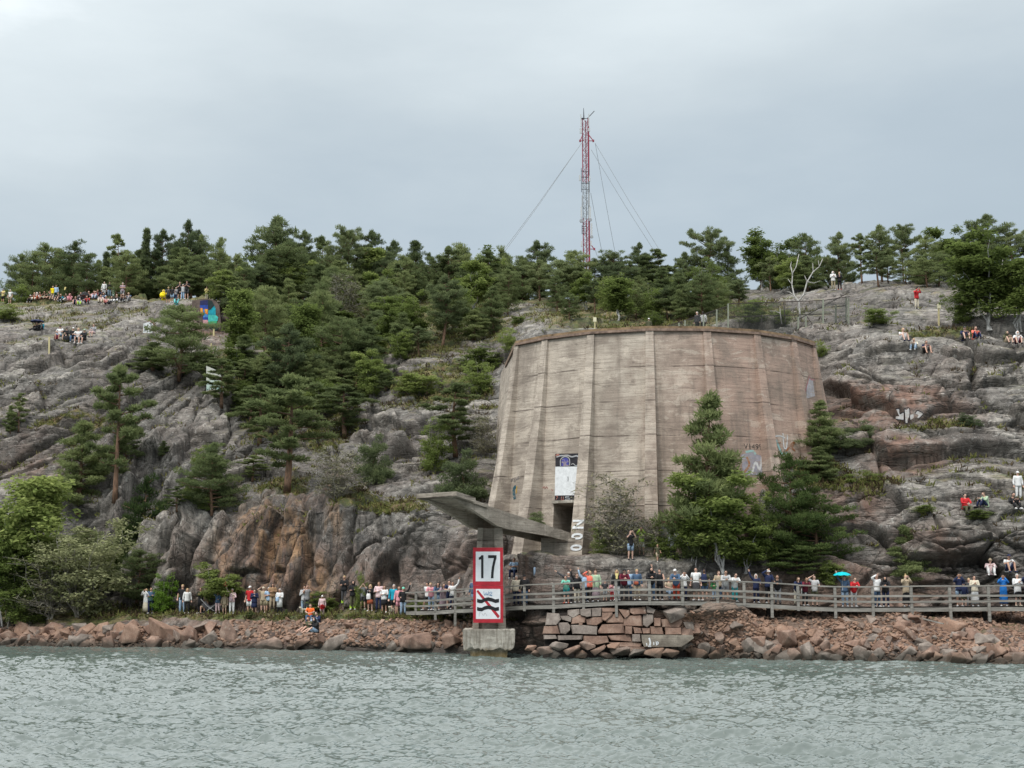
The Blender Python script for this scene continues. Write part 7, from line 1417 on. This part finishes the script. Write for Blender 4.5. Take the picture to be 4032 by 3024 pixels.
for r in ((10, 1181, 'K', 'tee:pale_yellow', 'shorts:black', 'cap:grey'), (38, 1166, 'S', 'tee:white', 'shorts:beige', 'cap:cream'), (117, 1181, 'G', 'jacket:black', 'trousers:black', 'beanie:pale_grey'), (134, 1180, 'O', 'sweater:brown', 'trousers:cream', 'short:blond'), (142, 1176, 'G', 'hood:white', 'trousers:rust', None), (153, 1178, 'G', 'tee:navy', 'trousers:rust', 'short:brown'), (172, 1178, 'O', 'tee:black', 'trousers:khaki', 'short:brown'),
          (189, 1179, 'O', 'sweater:dark_green', 'shorts:brown', 'short:brown'), (205, 1179, 'G', 'jacket:denim', 'shorts:pale_denim', 'long:brown'), (206, 1158, 'S', 'tee:yellow', 'trousers:khaki', 'short:blond'), (219, 1158, 'S', 'jacket:pale_blue', 'trousers:dark_green', 'short:brown'), (225, 1189, 'G', 'jacket:black', 'shorts:black', 'short:dark'), (237, 1168, 'G', 'jacket:turquoise', 'trousers:dark_grey', 'short:blond'), (256, 1169, 'O', 'sweater:black', 'trousers:white', 'short:dark'), (274, 1166, 'G', 'hood:pink', 'trousers:pink', None),
          (315, 1165, 'G', 'sweater:pale_grey', 'trousers:dark_grey', 'short:brown'), (333, 1164, 'G', 'jacket:black', 'trousers:black', 'short:brown'), (348, 1166, 'G', 'tee:brown', 'shorts:beige', 'short:brown'), (369, 1165, 'G', 'sweater:pink', 'trousers:pale_pink', 'short:brown'), (374, 1181, 'G', 'tee:maroon', 'jeans:pale_denim', 'short:brown'), (384, 1166, 'G', 'jacket:maroon', 'trousers:dark_grey', 'short:brown'), (397, 1168, 'E', 'tee:navy', 'trousers:black', 'cap:white'), (409, 1160, 'S', 'jacket:white', 'trousers:white', 'short:grey'), (413, 1168, 'G', 'tee:pale_grey', 'trousers:black', 'short:brown'),
          (430, 1170, 'S', 'sweater:black', 'jeans:pale_denim', 'short:brown'), (446, 1171, 'S', 'hood:pale_green', 'trousers:pale_green', None, .74), (481, 1165, 'X', 'tee:mauve', 'shorts:grey', 'short:grey', 1.08), (295, 1203, 'G', 'tee:navy', 'shorts:navy', 'short:brown'), (312, 1204, 'G', 'tee:pale_blue', 'trousers:lime', 'cap:white', .8), (326, 1186, 'G', 'sweater:red', 'trousers:black', 'cap:grey'), (340, 1200, 'G', 'jacket:red', 'trousers:dark_grey', 'short:brown'), (395, 1196, 'G', 'shirt:pale_pink', 'trousers:cream', 'short:brown'), (404, 1188, 'G', 'jacket:pale_denim', 'trousers:navy', 'long:brown'),
          (416, 1202, 'G', 'tee:pale_pink', 'shorts:red', 'short:brown'), (436, 1203, 'O', 'jacket:white', 'trousers:black', 'long:dark'), (458, 1195, 'O', 'jacket:black', 'trousers:white', 'short:brown'), (482, 1193, 'G', 'jacket:brown', 'trousers:dark_grey', 'short:grey'), (502, 1189, 'G', 'tee:denim', 'trousers:grey', 'short:blond')):
    put(r[0], r[1] - 2, *r[2:6], sc=(r[6] if len(r) > 6 else 1.0) * (1.16 if r[2] in 'GOED' else 1.03), place=L1)
L2 = 'beside the painted rock'
for r in ((641, 1180, 'G', 'hood:yellow', 'long_skirt:yellow', None, 1.2), (661, 1197, 'S', 'tee:dark_grey', 'shorts:black', 'short:blond', 1.05, True), (677, 1190, 'S', 'tee:black', 'shorts:pale_blue', 'short:brown', .95, True), (692, 1186, 'K', 'shirt:grey', 'trousers:navy', 'short:grey', .85), (694, 1199, 'G', 'hood:aqua', 'trousers:aqua', None, 1.05), (706, 1180, 'K', 'tee:black', 'shorts:black', 'short:dark', 1.1), (719, 1180, 'S', 'sweater:pale_grey', 'trousers:pale_blue', 'short:grey', .95), (734, 1179, 'K', 'tee:black', 'shorts:dark_grey', 'beanie:black', 1.15),
          (813, 1180, 'K', 'shirt:pale_yellow', 'trousers:cream', 'cap:beige', .8), (826, 1182, 'D', 'jacket:black', 'trousers:black', 'cap:black', 1.0), (846, 1184, 'D', 'jacket:navy', 'trousers:navy', 'cap:navy', 1.1), (879, 1188, 'K', 'shirt:pale_grey', 'trousers:pale_green', 'cap:cream', .95), (945, 1180, 'G', 'shirt:white', 'trousers:grey', 'short:brown', 1.0)):
    put(*r[:6], sc=r[6], back=(len(r) > 7), place=L2, Y=137.0 if r[0] < 760 else 138.5)
L3 = 'halfway down the left rock'
for r in ((140, 1305, 'O', 'jacket:black', 'trousers:black', 'short:dark'), (159, 1302, 'G', 'jacket:turquoise', 'trousers:dark_grey', 'short:brown'), (229, 1341, 'D', 'tee:white', 'shorts:pale_blue', 'cap:black', 1.12), (256, 1342, 'D', 'jacket:black', 'shorts:black', 'cap:dark_grey', 1.0), (286, 1350, 'D', 'sweater:black', 'jeans:denim', 'cap:white', 1.15), (304, 1355, 'D', 'tee:white', 'shorts:black', 'short:blond', 1.2), (322, 1356, 'D', 'sweater:black', 'shorts:black', 'cap:pale_green', 1.12), (361, 1328, 'D', 'jacket:grey', 'shorts:pale_pink', 'short:brown', 1.0)):
    put(*r[:6], sc=(r[6] if len(r) > 6 else 1.0) * 1.08, place=L3)
SHORT = {}
def solve():
    labs = []
    for r in PEOPLE:
        a, e, pl = lab_of(r[3], r[4], r[5], r[2], r[8], r[7]); labs.append([a, e, pl])
    full = [f"{a}, {e} {pl}" for a, e, pl in labs]
    from collections import Counter
    c = Counter(full)
    for i, r in enumerate(PEOPLE):
        a, e, pl = labs[i]; s = full[i]
        if c[s] > 1:
            k = sorted([j for j in range(len(full)) if full[j] == s], key=lambda j: PEOPLE[j][0]).index(i); s = s + (' further left' if k == 0 else ' further right')
        if len(s.split()) > 16: s = f"{a}, {pl}" if Counter(f"{x[0]}, {x[2]}" for x in labs)[f"{a}, {pl}"] == 1 else f"{a}, {e}"
        r.append(s)
solve()
def path_p(u, back=2.0):
    """a point of the level path, a little behind its edge and clear of the cliff"""
    Ye = np.interp(u, [0, 330, 560, 700, 860, 1100, 1400, 1640], [97.5, 96, 94, 93, 91.5, 90.3, 87.5, 85]); d = ray(u, 2420)
    for bk in (back, back * 0.7, back * 0.4, 0.1):
        y = Ye + bk; r = HB.ray_cast(Vector((d.x / d.y * y, y, 3.4)), Vector((0, 0, -1)))
        if r[0] is not None and 1.3 < r[0].z < 2.9: return r[0]
    return Vector((d.x / d.y * (Ye + 0.5), Ye + 0.5, 2.05))
GR = {B: 'people watching from the boardwalk', Q: 'people watching from the grassy path', L1: 'people on the left hilltop', L2: 'people beside the painted rock', L3: 'people sitting halfway down the left rock', R4: 'people high on the right rocks', R3: 'people on the lower right rocks'}
for r in PEOPLE:
    u, v, ps, top, bot, head, sc, extra, place, Y, deck, rz, shoe, back, lab = r
    if deck == 'path':
        # stand on the path a little behind its edge
        p = path_p(u, 1.9)
    elif deck is not None:
        x = (u - 2016) / FPX * 76 / CP * 1.0
        for _ in range(3): q, dr = bw_at(x); x = (u - 2016) / FPX * (q.y + deck + 0.35) / (CP + 0.14 * SP)
        nr = Vector((-dr.y, dr.x, 0)).normalized(); p = q + nr * (deck - 0.12)
    elif Y is not None: p = at(u, v, Y); pd = drop(p.x, p.y, p.z + 1.2); p = pd if abs(pd.z - p.z) < 1.0 and 'boardwalk' not in place else p
    else: p = on_hill(u, v)
    if place == R3: p = at(u, v, p.y - 0.55)
    if place == L2: p = at(u, v, p.y) if True else p
    person(p - Vector((0, 0, 0.02)), ps, top, bot, head, lab, sc, rz, shoe, 'person', GR.get(place), back)

# ------------------------------------------------------------------ things they hold or bring
def umbrella(c, r, h, col, lab, shaft=True):
    root = empty('umbrella', c); tag(root, lab, 'umbrella'); m = MB(); n = 8; V = []; F = []
    rings = [(0.0, h), (r * 0.45, h * 0.86), (r * 0.8, h * 0.52), (r, h * 0.1)]
    for rr_, z in rings:
        for j in range(n * 2): a = math.pi * j / n; k = 1.0 if j % 2 == 0 else 0.965; V.append((rr_ * k * math.cos(a), rr_ * k * math.sin(a), z - (0.03 * (rr_ / r) if j % 2 else 0)))
    N2 = n * 2
    for i in range(3):
        for j in range(N2): F.append((i * N2 + j, i * N2 + (j + 1) % N2, (i + 1) * N2 + (j + 1) % N2, (i + 1) * N2 + j))
    m.add(V, F); m.build('canopy', [cloth(col)], root, True)
    if shaft: s = MB(); s.tube([(0, 0, h + 0.05), (0, 0, -0.75)], 0.012, 6); s.tube([(0, 0, -0.7), (0, 0, -0.82)], 0.02, 6); s.build('shaft', [cloth('pale_grey')], root)
    for j in range(n): a = 2 * math.pi * j / n; s = MB(); s.tube([(0.02 * math.cos(a), 0.02 * math.sin(a), h - 0.04), (r * .97 * math.cos(a), r * .97 * math.sin(a), h * 0.1 - .01)], 0.005, 4); s.build('rib', [cloth('dark_grey')], root)
CC['cyan'] = (0.0, 0.45, 0.50)
umbrella(at(3316, 2266, 76.4), 0.50, 0.20, 'cyan', 'open teal umbrella held above the boardwalk'); umbrella(at(146, 1267, on_hill(146, 1300).y), 0.72, 0.24, 'navy', 'blue umbrella over two people on the left rock'); _q = on_hill(330, 1163); umbrella(_q + Vector((0, .3, 0.55)), 0.62, 0.55, 'black', 'black umbrella behind people seated on the left hilltop')
def deck_pt(u, off): 
    x = (u - 2016) / FPX * 76 / CP
    for _ in range(3): q, dr = bw_at(x); x = (u - 2016) / FPX * (q.y + off + 0.3) / (CP + 0.14 * SP)
    return q + Vector((-dr.y, dr.x, 0)).normalized() * off
def bag(p, w, h, d, col, lab, nm='bag'):
    root = empty(nm, p); tag(root, lab, nm); m = MB(); m.tube([(0, 0, 0), (0, 0, h * .08), (0, 0, h * 0.6), (0, 0, h)], [(w * .42, d * .4), (w / 2, d / 2), (w * .5, d * .48), (w * .36, d * .3)], 10); m.build('pouch', [cloth(col)], root, True)
    s = MB(); s.tube([(-w * .3, 0, h), (-w * .2, 0, h * 1.5), (w * .2, 0, h * 1.5), (w * .3, 0, h)], 0.012, 5); s.build('strap', [cloth(col)], root)
bag(deck_pt(3160, .35) + Vector((0, 0, 0.62)), 0.36, 0.34, 0.1, 'white', 'white tote bag hanging in front of the maroon sweater'); bag(deck_pt(2500, .45) + Vector((0, 0, 0.85)), 0.26, 0.18, 0.09, 'rust', 'brown shoulder bag of the person in the denim jacket'); bag(deck_pt(2769, .40) + Vector((0, -0.02, 0.98)), 0.34, 0.48, 0.2, 'navy', 'blue backpack on the person turned away', 'backpack')
bag(path_p(1452) + Vector((0, -0.3, 0.7)), 0.28, 0.38, 0.12, 'white', 'white bag held by the person in the orange-brown skirt'); bag(path_p(910) + Vector((0, -0.3, 0.88)), 0.26, 0.26, 0.08, 'mauve', 'brown bag across the pale pink jacket'); bag(path_p(1093) + Vector((0, -0.3, 0.85)), 0.22, 0.28, 0.08, 'pale_blue', 'light blue bag across the white cardigan')
bag(on_hill(227, 1338) + Vector((0, -.3, 0)), 0.5, 0.4, 0.3, 'maroon', 'dark red rucksack at the feet of the white t-shirt', 'backpack'); bag(on_hill(264, 1345) + Vector((0, -.2, 0)), 0.7, 0.5, 0.4, 'black', 'black rucksack between the seated people', 'backpack')
def pompom(p, r, col, lab):
    rs = np.random.RandomState(3); V, t = tufts(np.array([[0, 0, 0]]), np.array([[r, r * .7, r]]), 260, 0.07, 0.05, rs, 0.0); me = npmesh('pompom', V + np.array(p), np.arange(len(V)).reshape(-1, 4), [cloth(col)]); o = bpy.data.objects.new('pompom', me); COL.objects.link(o); tag(o, lab, 'pompom')
CC['magenta'] = (0.75, 0.01, 0.13)
_p = path_p(912); pompom(_p + Vector((-0.42, -0.1, 1.98)), 0.16, 'magenta', 'bright pink pompom held up in the raised hand'); _p = path_p(1268); pompom(_p + Vector((0.04, -0.28, 0.68)), 0.15, 'red', 'red pompom held by the child with the white cap')
def star():
    p = path_p(735); m = MB(); pts = [(0.11 * (1 if i % 2 == 0 else 0.42) * math.sin(i * math.pi / 5), 0.11 * (1 if i % 2 == 0 else 0.42) * math.cos(i * math.pi / 5)) for i in range(10)]
    for o in [o for o in COL.objects if o.get('label') and 'black star' in o['label']]: m.add([(x, -0.165, 1.27 + z) for x, z in pts], [tuple(range(10))[::-1]]); m.build('star', [cloth('black')], o)
star()
for o in [o for o in list(COL.objects) if o.get('label') and 'reflective cuffs' in o['label']]:
    for s in (-1, 1): m = MB(); m.tube([(s * 0.12, 0.02, 0.30), (s * 0.12, 0.03, 0.10)], [(0.074, 0.074), (0.072, 0.072)], 10); m.build('reflective_cuff', [cloth('lime')], o)
for o in [o for o in list(COL.objects) if o.get('label') and 'child in stripes' in o['label']]:
    for k in range(4): m = MB(); z = 1.02 + 0.09 * k; y = -0.02 - 0.035 * k; m.tube([(0, y, z), (0, y - .004, z + 0.035)], [(0.196 - .01 * (k < 2), 0.152), (0.198 - .01 * (k < 2), 0.152)], 16); m.build('stripe', [cloth('black')], o)
for o in [o for o in list(COL.objects) if o.get('label') and o['label'].startswith('person in black sweater, white trousers')]:
    m = MB(); m.tube([(0, -0.02, 1.50), (0, -0.10, 1.38), (0, -0.155, 1.22)], [(0.10, 0.09), (0.09, 0.05), (0.05, 0.02)], 10); m.build('scarf', [cloth('pale_yellow')], o)
def stroller(p, lab, col='dark_grey', s=1.0):
    root = empty('pram', p, 0.3, s); tag(root, lab, 'pram')
    m = MB(); m.tube([(-0.45, 0, 0.75), (-0.1, 0, 0.35), (0.4, 0, 0.45), (0.45, 0, 0.7)], [(0.05, 0.2), (0.22, 0.2), (0.2, 0.2), (0.08, 0.2)], 10); m.build('carrycot', [cloth(col)], root, True)
    m = MB(); n = 7
    for i in range(n): a = math.pi * (0.15 + 0.6 * i / (n - 1)); m.box((0.2 + 0.32 * math.cos(a), 0, 0.72 + 0.32 * math.sin(a)), (0.13, 0.44, 0.03), Matrix.Rotation(-(a + math.pi / 2), 3, 'Y'))
    m.build('hood', [cloth('black')], root)
    for y in (-0.24, 0.24): m = MB(); m.tube([(-0.65, y, 1.0), (-0.2, y, 0.5), (0.35, y, 0.14)], 0.018, 6); m.tube([(0.3, y, 0.6), (-0.32, y, 0.14)], 0.018, 6); m.build('frame', [cloth('pale_grey')], root)
    m = MB(); m.tube([(-0.65, -0.24, 1.0), (-0.65, 0.24, 1.0)], 0.022, 6); m.build('handle', [cloth('black')], root)
    for x in (-0.32, 0.36):
        for y in (-0.26, 0.26): m = MB(); m.tube([(x, y - 0.02, 0.13), (x, y + 0.02, 0.13)], 0.13, 14); m.build('wheel', [cloth('black')], root)
stroller(path_p(826, 1.9), 'dark pram standing on the path beside the waving child'); stroller(path_p(1532, 2.8), 'dark pram behind the white dog on the path', 'maroon', 0.85)
def dog(p, rz, lab, s=1.0):
    root = empty('dog', p, rz, s); tag(root, lab, 'dog'); m = MB()
    m.tube([(0.24, 0, 0.33), (0.18, 0, 0.33), (0.0, 0, 0.32), (-0.16, 0, 0.34), (-0.24, 0, 0.40), (-0.29, 0, 0.47), (-0.33, 0, 0.48), (-0.42, 0, 0.45)], [0.05, 0.085, 0.08, 0.105, 0.075, 0.07, 0.065, 0.028], 10)
    for s_ in (-1, 1):
        m.tube([(-0.17, s_ * 0.06, 0.32), (-0.16, s_ * 0.065, 0.17), (-0.17, s_ * 0.065, 0.03), (-0.2, s_ * 0.065, 0.02)], [0.05, 0.03, 0.022, 0.025], 7)
        m.tube([(0.18, s_ * 0.06, 0.32), (0.15, s_ * 0.065, 0.20), (0.22, s_ * 0.065, 0.11), (0.2, s_ * 0.065, 0.03), (0.17, s_ * 0.065, 0.02)], [0.06, 0.045, 0.025, 0.022, 0.025], 7)
        m.tube([(-0.30, s_ * 0.05, 0.53), (-0.29, s_ * 0.08, 0.50), (-0.30, s_ * 0.085, 0.44)], [0.02, 0.03, 0.012], 6)
    m.tube([(0.25, 0, 0.36), (0.32, 0, 0.44), (0.33, 0, 0.53)], [0.03, 0.025, 0.012], 6)
    me = m.mesh('body'); o = bpy.data.objects.new('tmp', me); COL.objects.link(o); rm = o.modifiers.new('r', 'REMESH'); rm.mode = 'VOXEL'; rm.voxel_size = 0.014; rm.use_smooth_shade = True
    dg = bpy.context.evaluated_depsgraph_get(); dg.update(); m2 = bpy.data.meshes.new_from_object(o.evaluated_get(dg)); bpy.data.objects.remove(o); m2.materials.clear(); m2.materials.append(cloth('cream')); child('body', m2, root, cloth('cream'))
    e = MB()
    for s_ in (-1, 1): e.box((-0.375, s_ * 0.035, 0.495), (0.02, 0.02, 0.02))
    e.box((-0.445, 0, 0.455), (0.02, 0.03, 0.02)); e.build('face', [cloth('black')], root)
dog(path_p(1542, 1.7), 1.2, 'small white dog standing on the path before the pink outfit'); dog(path_p(1196, 1.4) + Vector((0, -.2, 0)), 0.9, 'small white dog beside the orange t-shirt', 0.9)

# ------------------------------------------------------------------ marker posts, fence, painted rock, dugout
def marker(u0, v0, v1, w, lab, board=None, Y=None, tilt=0.0):
    p = on_hill(u0, v1) if Y is None else at(u0, v1, Y); t = at(u0 + tilt, v0, p.y) - p; root = empty('marker_post', p); tag(root, lab, 'post'); W = w / ppm(p.y)
    m = MB(); m.beam(Vector((0, 0, -0.3)), t, W, W, up=Vector((0, 1, 0))); m.build('pole', [MAT['pole']], root)
    if board: a = MB(); bw_, bh = board[0] / ppm(p.y), board[1] / ppm(p.y); a.box((t.x, -W * 0.7, t.z - bh * 0.2), (bw_, 0.04, bh)); a.build('board', [flat('marker board', (0.72, 0.68, 0.48), 0.5, .05)], root)
marker(194, 1392, 1326, 1, 'x') if False else None
marker(194, 1328, 1392, 5.5, 'pale yellow marker post on the left rock below the seated group'); marker(842, 1292, 1340, 6, 'pale marker post right below the mural', Y=134); marker(832, 1352, 1416, 5, 'pale marker post above the painted blue wall', Y=124)
marker(2342, 1255, 1300, 4, 'pale signpost behind the bastion rim', (13, 18), Y=107.0); marker(3696, 1203, 1284, 5.5, 'pale yellow signpost on the right rocks', (14, 18))
def fence():
    st = flat('rusty fence steel', (0.055, 0.045, 0.04), 0.7, 0.3); po = flat('grey green fence post', (0.25, 0.27, 0.21), 0.8, 0.15)
    nm, nt, b = new_mat('wire mesh', (0.06, 0.065, 0.06), 0.7); 
    root = empty('wire_fence', at(2900, 1300, 106)); tag(root, 'old chain link fence with grey posts and rusty rails above the bastion', 'fence'); off = root.location
    P = lambda u, v, Y: at(u, v, Y) - off
    for (u, v0, v1, Y) in ((2673, 1272, 1300, 107), (2697, 1262, 1300, 107), (2770, 1240, 1310, 107), (2822, 1219, 1310, 107), (2867, 1196, 1305, 107), (3143, 1248, 1325, 104), (3173, 1246, 1335, 104), (3241, 1178, 1345, 103.5), (3291, 1200, 1335, 105), (3332, 1172, 1275, 106), (3341, 1175, 1275, 106)):
        m = MB(); m.beam(P(u, v1 + 12, Y), P(u, v0, Y), 0.11, 0.11, up=Vector((0, 1, 0))); m.build('post', [po], root)
    rails = [((2628, 1284, 107), (2867, 1205, 107)), ((2867, 1196, 107), (3241, 1183, 103.5)), ((2998, 1244, 107), (3275, 1236, 104)), ((2867, 1248, 107), (2998, 1244, 107)), ((3125, 1268, 104), (3345, 1150, 106)), ((3190, 1345, 103), (3335, 1262, 106)), ((3241, 1183, 103.5), (3345, 1168, 106)), ((3178, 1246, 104), (3243, 1348, 103.5)), ((3276, 1209, 105), (3330, 1203, 106)), ((2998, 1240, 106), (2999, 1285, 106)), ((3086, 1192, 106), (3093, 1270, 106)), ((3144, 1240, 106), (3143, 1262, 106))]
    for a, b_ in rails: m = MB(); m.beam(P(*a), P(*b_), 0.06, 0.06); m.build('rail', [st], root)
    # the netting: thin wires crossing on the slant
    def net(c, nu, nv, name='netting'):
        m = MB(); q = [P(*x) for x in c]      # bl, br, tr, tl
        g = lambda s, t: q[0].lerp(q[1], s).lerp(q[3].lerp(q[2], s), t)
        for i in range(-nv, nu):
            a = (i / nu, 0.0); e = ((i + nv) / nu, 1.0)
            for m_ in (0, 1):
                s0, t0, s1, t1 = a[0], 0.0, e[0], 1.0
                if s0 < 0: t0 = -s0 / (s1 - s0); s0 = 0
                if s1 > 1: t1 = t0 + (1 - s0) / (s1 - s0) * (1 - t0) if s1 != s0 else 1; s1 = 1
                if m_: pa, pb = g(1 - s0, t0), g(1 - s1, t1)
                else: pa, pb = g(s0, t0), g(s1, t1)
                m.tube([pa, pb], 0.007, 3, cap=False)
        me = m.mesh(name, [nm]); o = bpy.data.objects.new(name, me); COL.objects.link(o); o.parent = root
    net([(2640, 1300, 107), (2867, 1300, 107), (2867, 1205, 107), (2640, 1283, 107)], 44, 14); net([(2867, 1300, 107), (3241, 1340, 103.5), (3241, 1183, 103.5), (2867, 1196, 107)], 70, 26); net([(3241, 1345, 103.5), (3335, 1270, 106), (3335, 1170, 106), (3241, 1183, 103.5)], 24, 26)
fence()
def mural():
    # flat rock face with bright abstract colour fields
    root = empty('painted_rock', at(822, 1300, 136.3)); tag(root, 'rock face painted with blue, orange and turquoise fields below the hilltop', 'painted rock'); off = root.location; Y = 136.3
    z = lambda x, y: (600 + x * 0.1627, 1080 + y * 0.1627); P = lambda x, y, d=0.0: at(*z(x, y), Y - d) - off
    m = MB(); outl = [(960, 640), (1160, 600), (1380, 590), (1540, 650), (1620, 760), (1640, 960), (1660, 1180), (1640, 1330), (1330, 1380), (1180, 1300), (1130, 1150), (950, 960)]
    n = len(outl); V = [P(x, y, 0.0) for x, y in outl] + [P(x + 6, y, -2.4) for x, y in outl]; m.add(V, [tuple(range(n))] + [(j, n + j, n + (j + 1) % n, (j + 1) % n) for j in range(n)]); m.build('rock_face', [flat('brown jointed rock', (0.115, 0.088, 0.075), 0.9, 0.5, 1.5, 0.1)], root)
    cols = dict(cobalt=(0.02, 0.06, 0.30), indigo=(0.02, 0.025, 0.10), orange=(0.80, 0.22, 0.02), sky=(0.06, 0.22, 0.52), turq=(0.01, 0.30, 0.38), aqua=(0.06, 0.45, 0.40), green=(0.05, 0.36, 0.16), rose=(0.50, 0.28, 0.30), dark=(0.015, 0.03, 0.03), yellow=(0.85, 0.48, 0.05))
    mt = {k: flat('mural colour ' + k, c, 0.7, 0.35, 4.0) for k, c in cols.items()}
    for c, pl in (('indigo', [(1155, 640), (1345, 620), (1345, 740), (1150, 745)]), ('cobalt', [(1150, 742), (1345, 738), (1345, 840), (1330, 850), (1155, 815)]), ('orange', [(1158, 815), (1215, 820), (1222, 900), (1205, 1010), (1165, 940)]), ('sky', [(1222, 830), (1345, 850), (1345, 1040), (1225, 1040)]), ('orange', [(1262, 838), (1342, 845), (1340, 960), (1310, 970), (1275, 920)]),
                  ('yellow', [(1175, 830), (1200, 830), (1203, 900), (1180, 900)]), ('yellow', [(1285, 850), (1325, 850), (1322, 920), (1295, 900)]), ('cobalt', [(1218, 1042), (1345, 1042), (1345, 1100), (1225, 1100)]), ('rose', [(1220, 1100), (1345, 1105), (1345, 1215), (1225, 1200)]), ('cobalt', [(1225, 1215), (1345, 1220), (1340, 1370), (1290, 1350), (1240, 1270)]),
                  ('turq', [(1350, 640), (1500, 760), (1530, 830), (1530, 980), (1350, 985)]), ('dark', [(1348, 615), (1440, 640), (1500, 755), (1400, 860), (1350, 860)]), ('aqua', [(1350, 985), (1530, 985), (1595, 1040), (1570, 1130), (1350, 1140)]), ('green', [(1350, 1140), (1565, 1132), (1545, 1215), (1350, 1225)]), ('dark', [(1350, 1228), (1560, 1220), (1600, 1300), (1560, 1360), (1345, 1370)])):
        m = MB(); n = len(pl); dd = 0.05 + 0.02 * (c in ('orange', 'dark')) + 0.03 * (c == 'yellow'); V = [P(x, y, dd) for x, y in pl] + [P(x, y, -0.02) for x, y in pl]; m.add(V, [tuple(range(n))] + [(j, n + j, n + (j + 1) % n, (j + 1) % n) for j in range(n)]); m.build('colour_field', [mt[c]], root)
    # a loose rock tagged in black and white further left
    p = at(588, 1295, 131); root = empty('tagged_rock', p); tag(root, 'grey rock covered in black and white scribbled paint left of the broad pine', 'painted rock')
    o = bpy.data.objects.new('rock', ROCKS[3]); COL.objects.link(o); o.parent = root; o.scale = (1.5, 1.1, 2.0)
    m = MB(); rr = random.Random(4); X, Z, Nn = Vector((1, 0, 0)), Vector((0, 0, 1)), Vector((0, -1, 0))
    patch(m, [(-.45, -.5), (.45, -.5), (.5, .35), (.1, .62), (-.45, .4)], X, Z, Nn, Vector((0, -0.56, 0)), 0.0, 0)
    for _ in range(12): a, b_ = rr.uniform(-.35, .35), rr.uniform(-.4, .4); strip(m, [(a, b_), (a + rr.uniform(-.15, .15), b_ + .12), (a + rr.uniform(-.15, .15), b_ + .2)], 0.045, X, Z, Nn, Vector((0, -0.57, 0)), 0.01, 1)
    m.build('paint', [MAT['wpaint'], MAT['bpaint']], root)
    # white and black letters on the red rock at the right
    Yr = min(on_hill(a_, b_).y for a_ in (3530, 3570, 3620) for b_ in (1620, 1650, 1680)) - 0.05; p = at(3570, 1645, Yr); root = empty('rock_graffiti', p); tag(root, 'white and black graffiti letters on the reddish rock right of the bastion', 'graffiti'); m = MB(); k = lambda x, y: ((3100 + x * .4219), (1400 + y * .4219))
    def q2(x, y): a = at(*k(x, y), Yr) - p; return (a.x, a.z)
    for pl in ([(1015, 500), (1045, 500), (1050, 545), (1085, 530), (1085, 600), (1010, 590), (1012, 570), (1045, 565)], [(1090, 500), (1110, 510), (1135, 490), (1140, 560), (1120, 600), (1120, 630), (1100, 628), (1095, 570)], [(1140, 555), (1175, 545), (1180, 580), (1150, 600)], [(1195, 540), (1215, 515), (1265, 545), (1225, 585), (1210, 580), (1225, 555)]): patch(m, [q2(*a) for a in pl][::-1], X, Z, Nn, Vector((0, 0, 0)), 0.02, 0)
    for st in ([(1012, 500), (1045, 498), (1050, 545), (1085, 530), (1088, 600), (1010, 592)], [(1090, 498), (1136, 490), (1142, 560), (1122, 632), (1100, 630), (1095, 570), (1090, 498)], [(1190, 540), (1215, 513), (1268, 545), (1225, 588)]): strip(m, [q2(*a) for a in st], 0.05, X, Z, Nn, Vector((0, 0, 0)), 0.035, 1)
    m.build('letters', [flat('white spray dull', (0.5, 0.49, 0.48), .8), MAT['bpaint']], root)
mural()
def dugout():
    c = at(960, 1400, 121); root = empty('concrete_dugout', c); tag(root, 'small half hidden concrete hut with grey blocks among the birches', 'hut'); off = c
    P = lambda u, v, Y=121.0: at(u, v, Y) - off
    def slab(u0, u1, v0, v1, d, nm, mat, Y=121.0): a, b = P(u0, v1, Y), P(u1, v0, Y); m = MB(); m.box(((a.x + b.x) / 2, a.y + d / 2, (a.z + b.z) / 2), (b.x - a.x, d, b.z - a.z)); m.build(nm, [mat], root)
    slab(905, 1025, 1386, 1428, 3.0, 'wall', MAT['conc2']); slab(900, 1036, 1378, 1387, 3.4, 'roof', MAT['conc2'], 120.8); slab(966, 995, 1350, 1379, 1.0, 'block', MAT['base'], 120.6); slab(925, 960, 1356, 1379, 1.0, 'block', MAT['base'], 120.9); slab(904, 940, 1392, 1422, 0.1, 'door', flat('grey steel door', (0.30, 0.32, 0.34), .6), 120.7)
    w = empty('painted_wall', at(840, 1560, 116)); tag(w, 'low wall with faded mint and pale blue paint among the pines', 'wall'); o2 = w.location; Q = lambda u, v, Y=116.0: at(u, v, Y) - o2
    m = MB(); pl = [(812, 1440), (870, 1465), (885, 1550), (866, 1562), (813, 1562)]; n = len(pl); m.add([Q(*a) for a in pl] + [Q(a[0], a[1], 117.5) for a in pl], [tuple(range(n))[::-1]] + [(j, (j + 1) % n, n + (j + 1) % n, n + j) for j in range(n)])
    mm, nt, b = new_mat('faded mint and blue coat', rough=0.85); T = NT(nt); s = T.n('ShaderNodeSeparateXYZ'); nt.links.new(T.pos(), s.inputs[0]); nz = T.noise(T.pos(), 1.5, 4, .6)
    f = T.math('ADD', T.math('MULTIPLY_ADD', s.outputs[2], 0.30, -6.05 + 0.0), T.math('MULTIPLY', nz, 0.8)); nt.links.new(T.ramp(f, [(0.2, (0.30, 0.45, 0.66)), (0.55, (0.42, 0.60, 0.55)), (0.9, (0.55, 0.56, 0.50))]), b.inputs['Base Color']); m.build('face', [mm], w)
dugout()
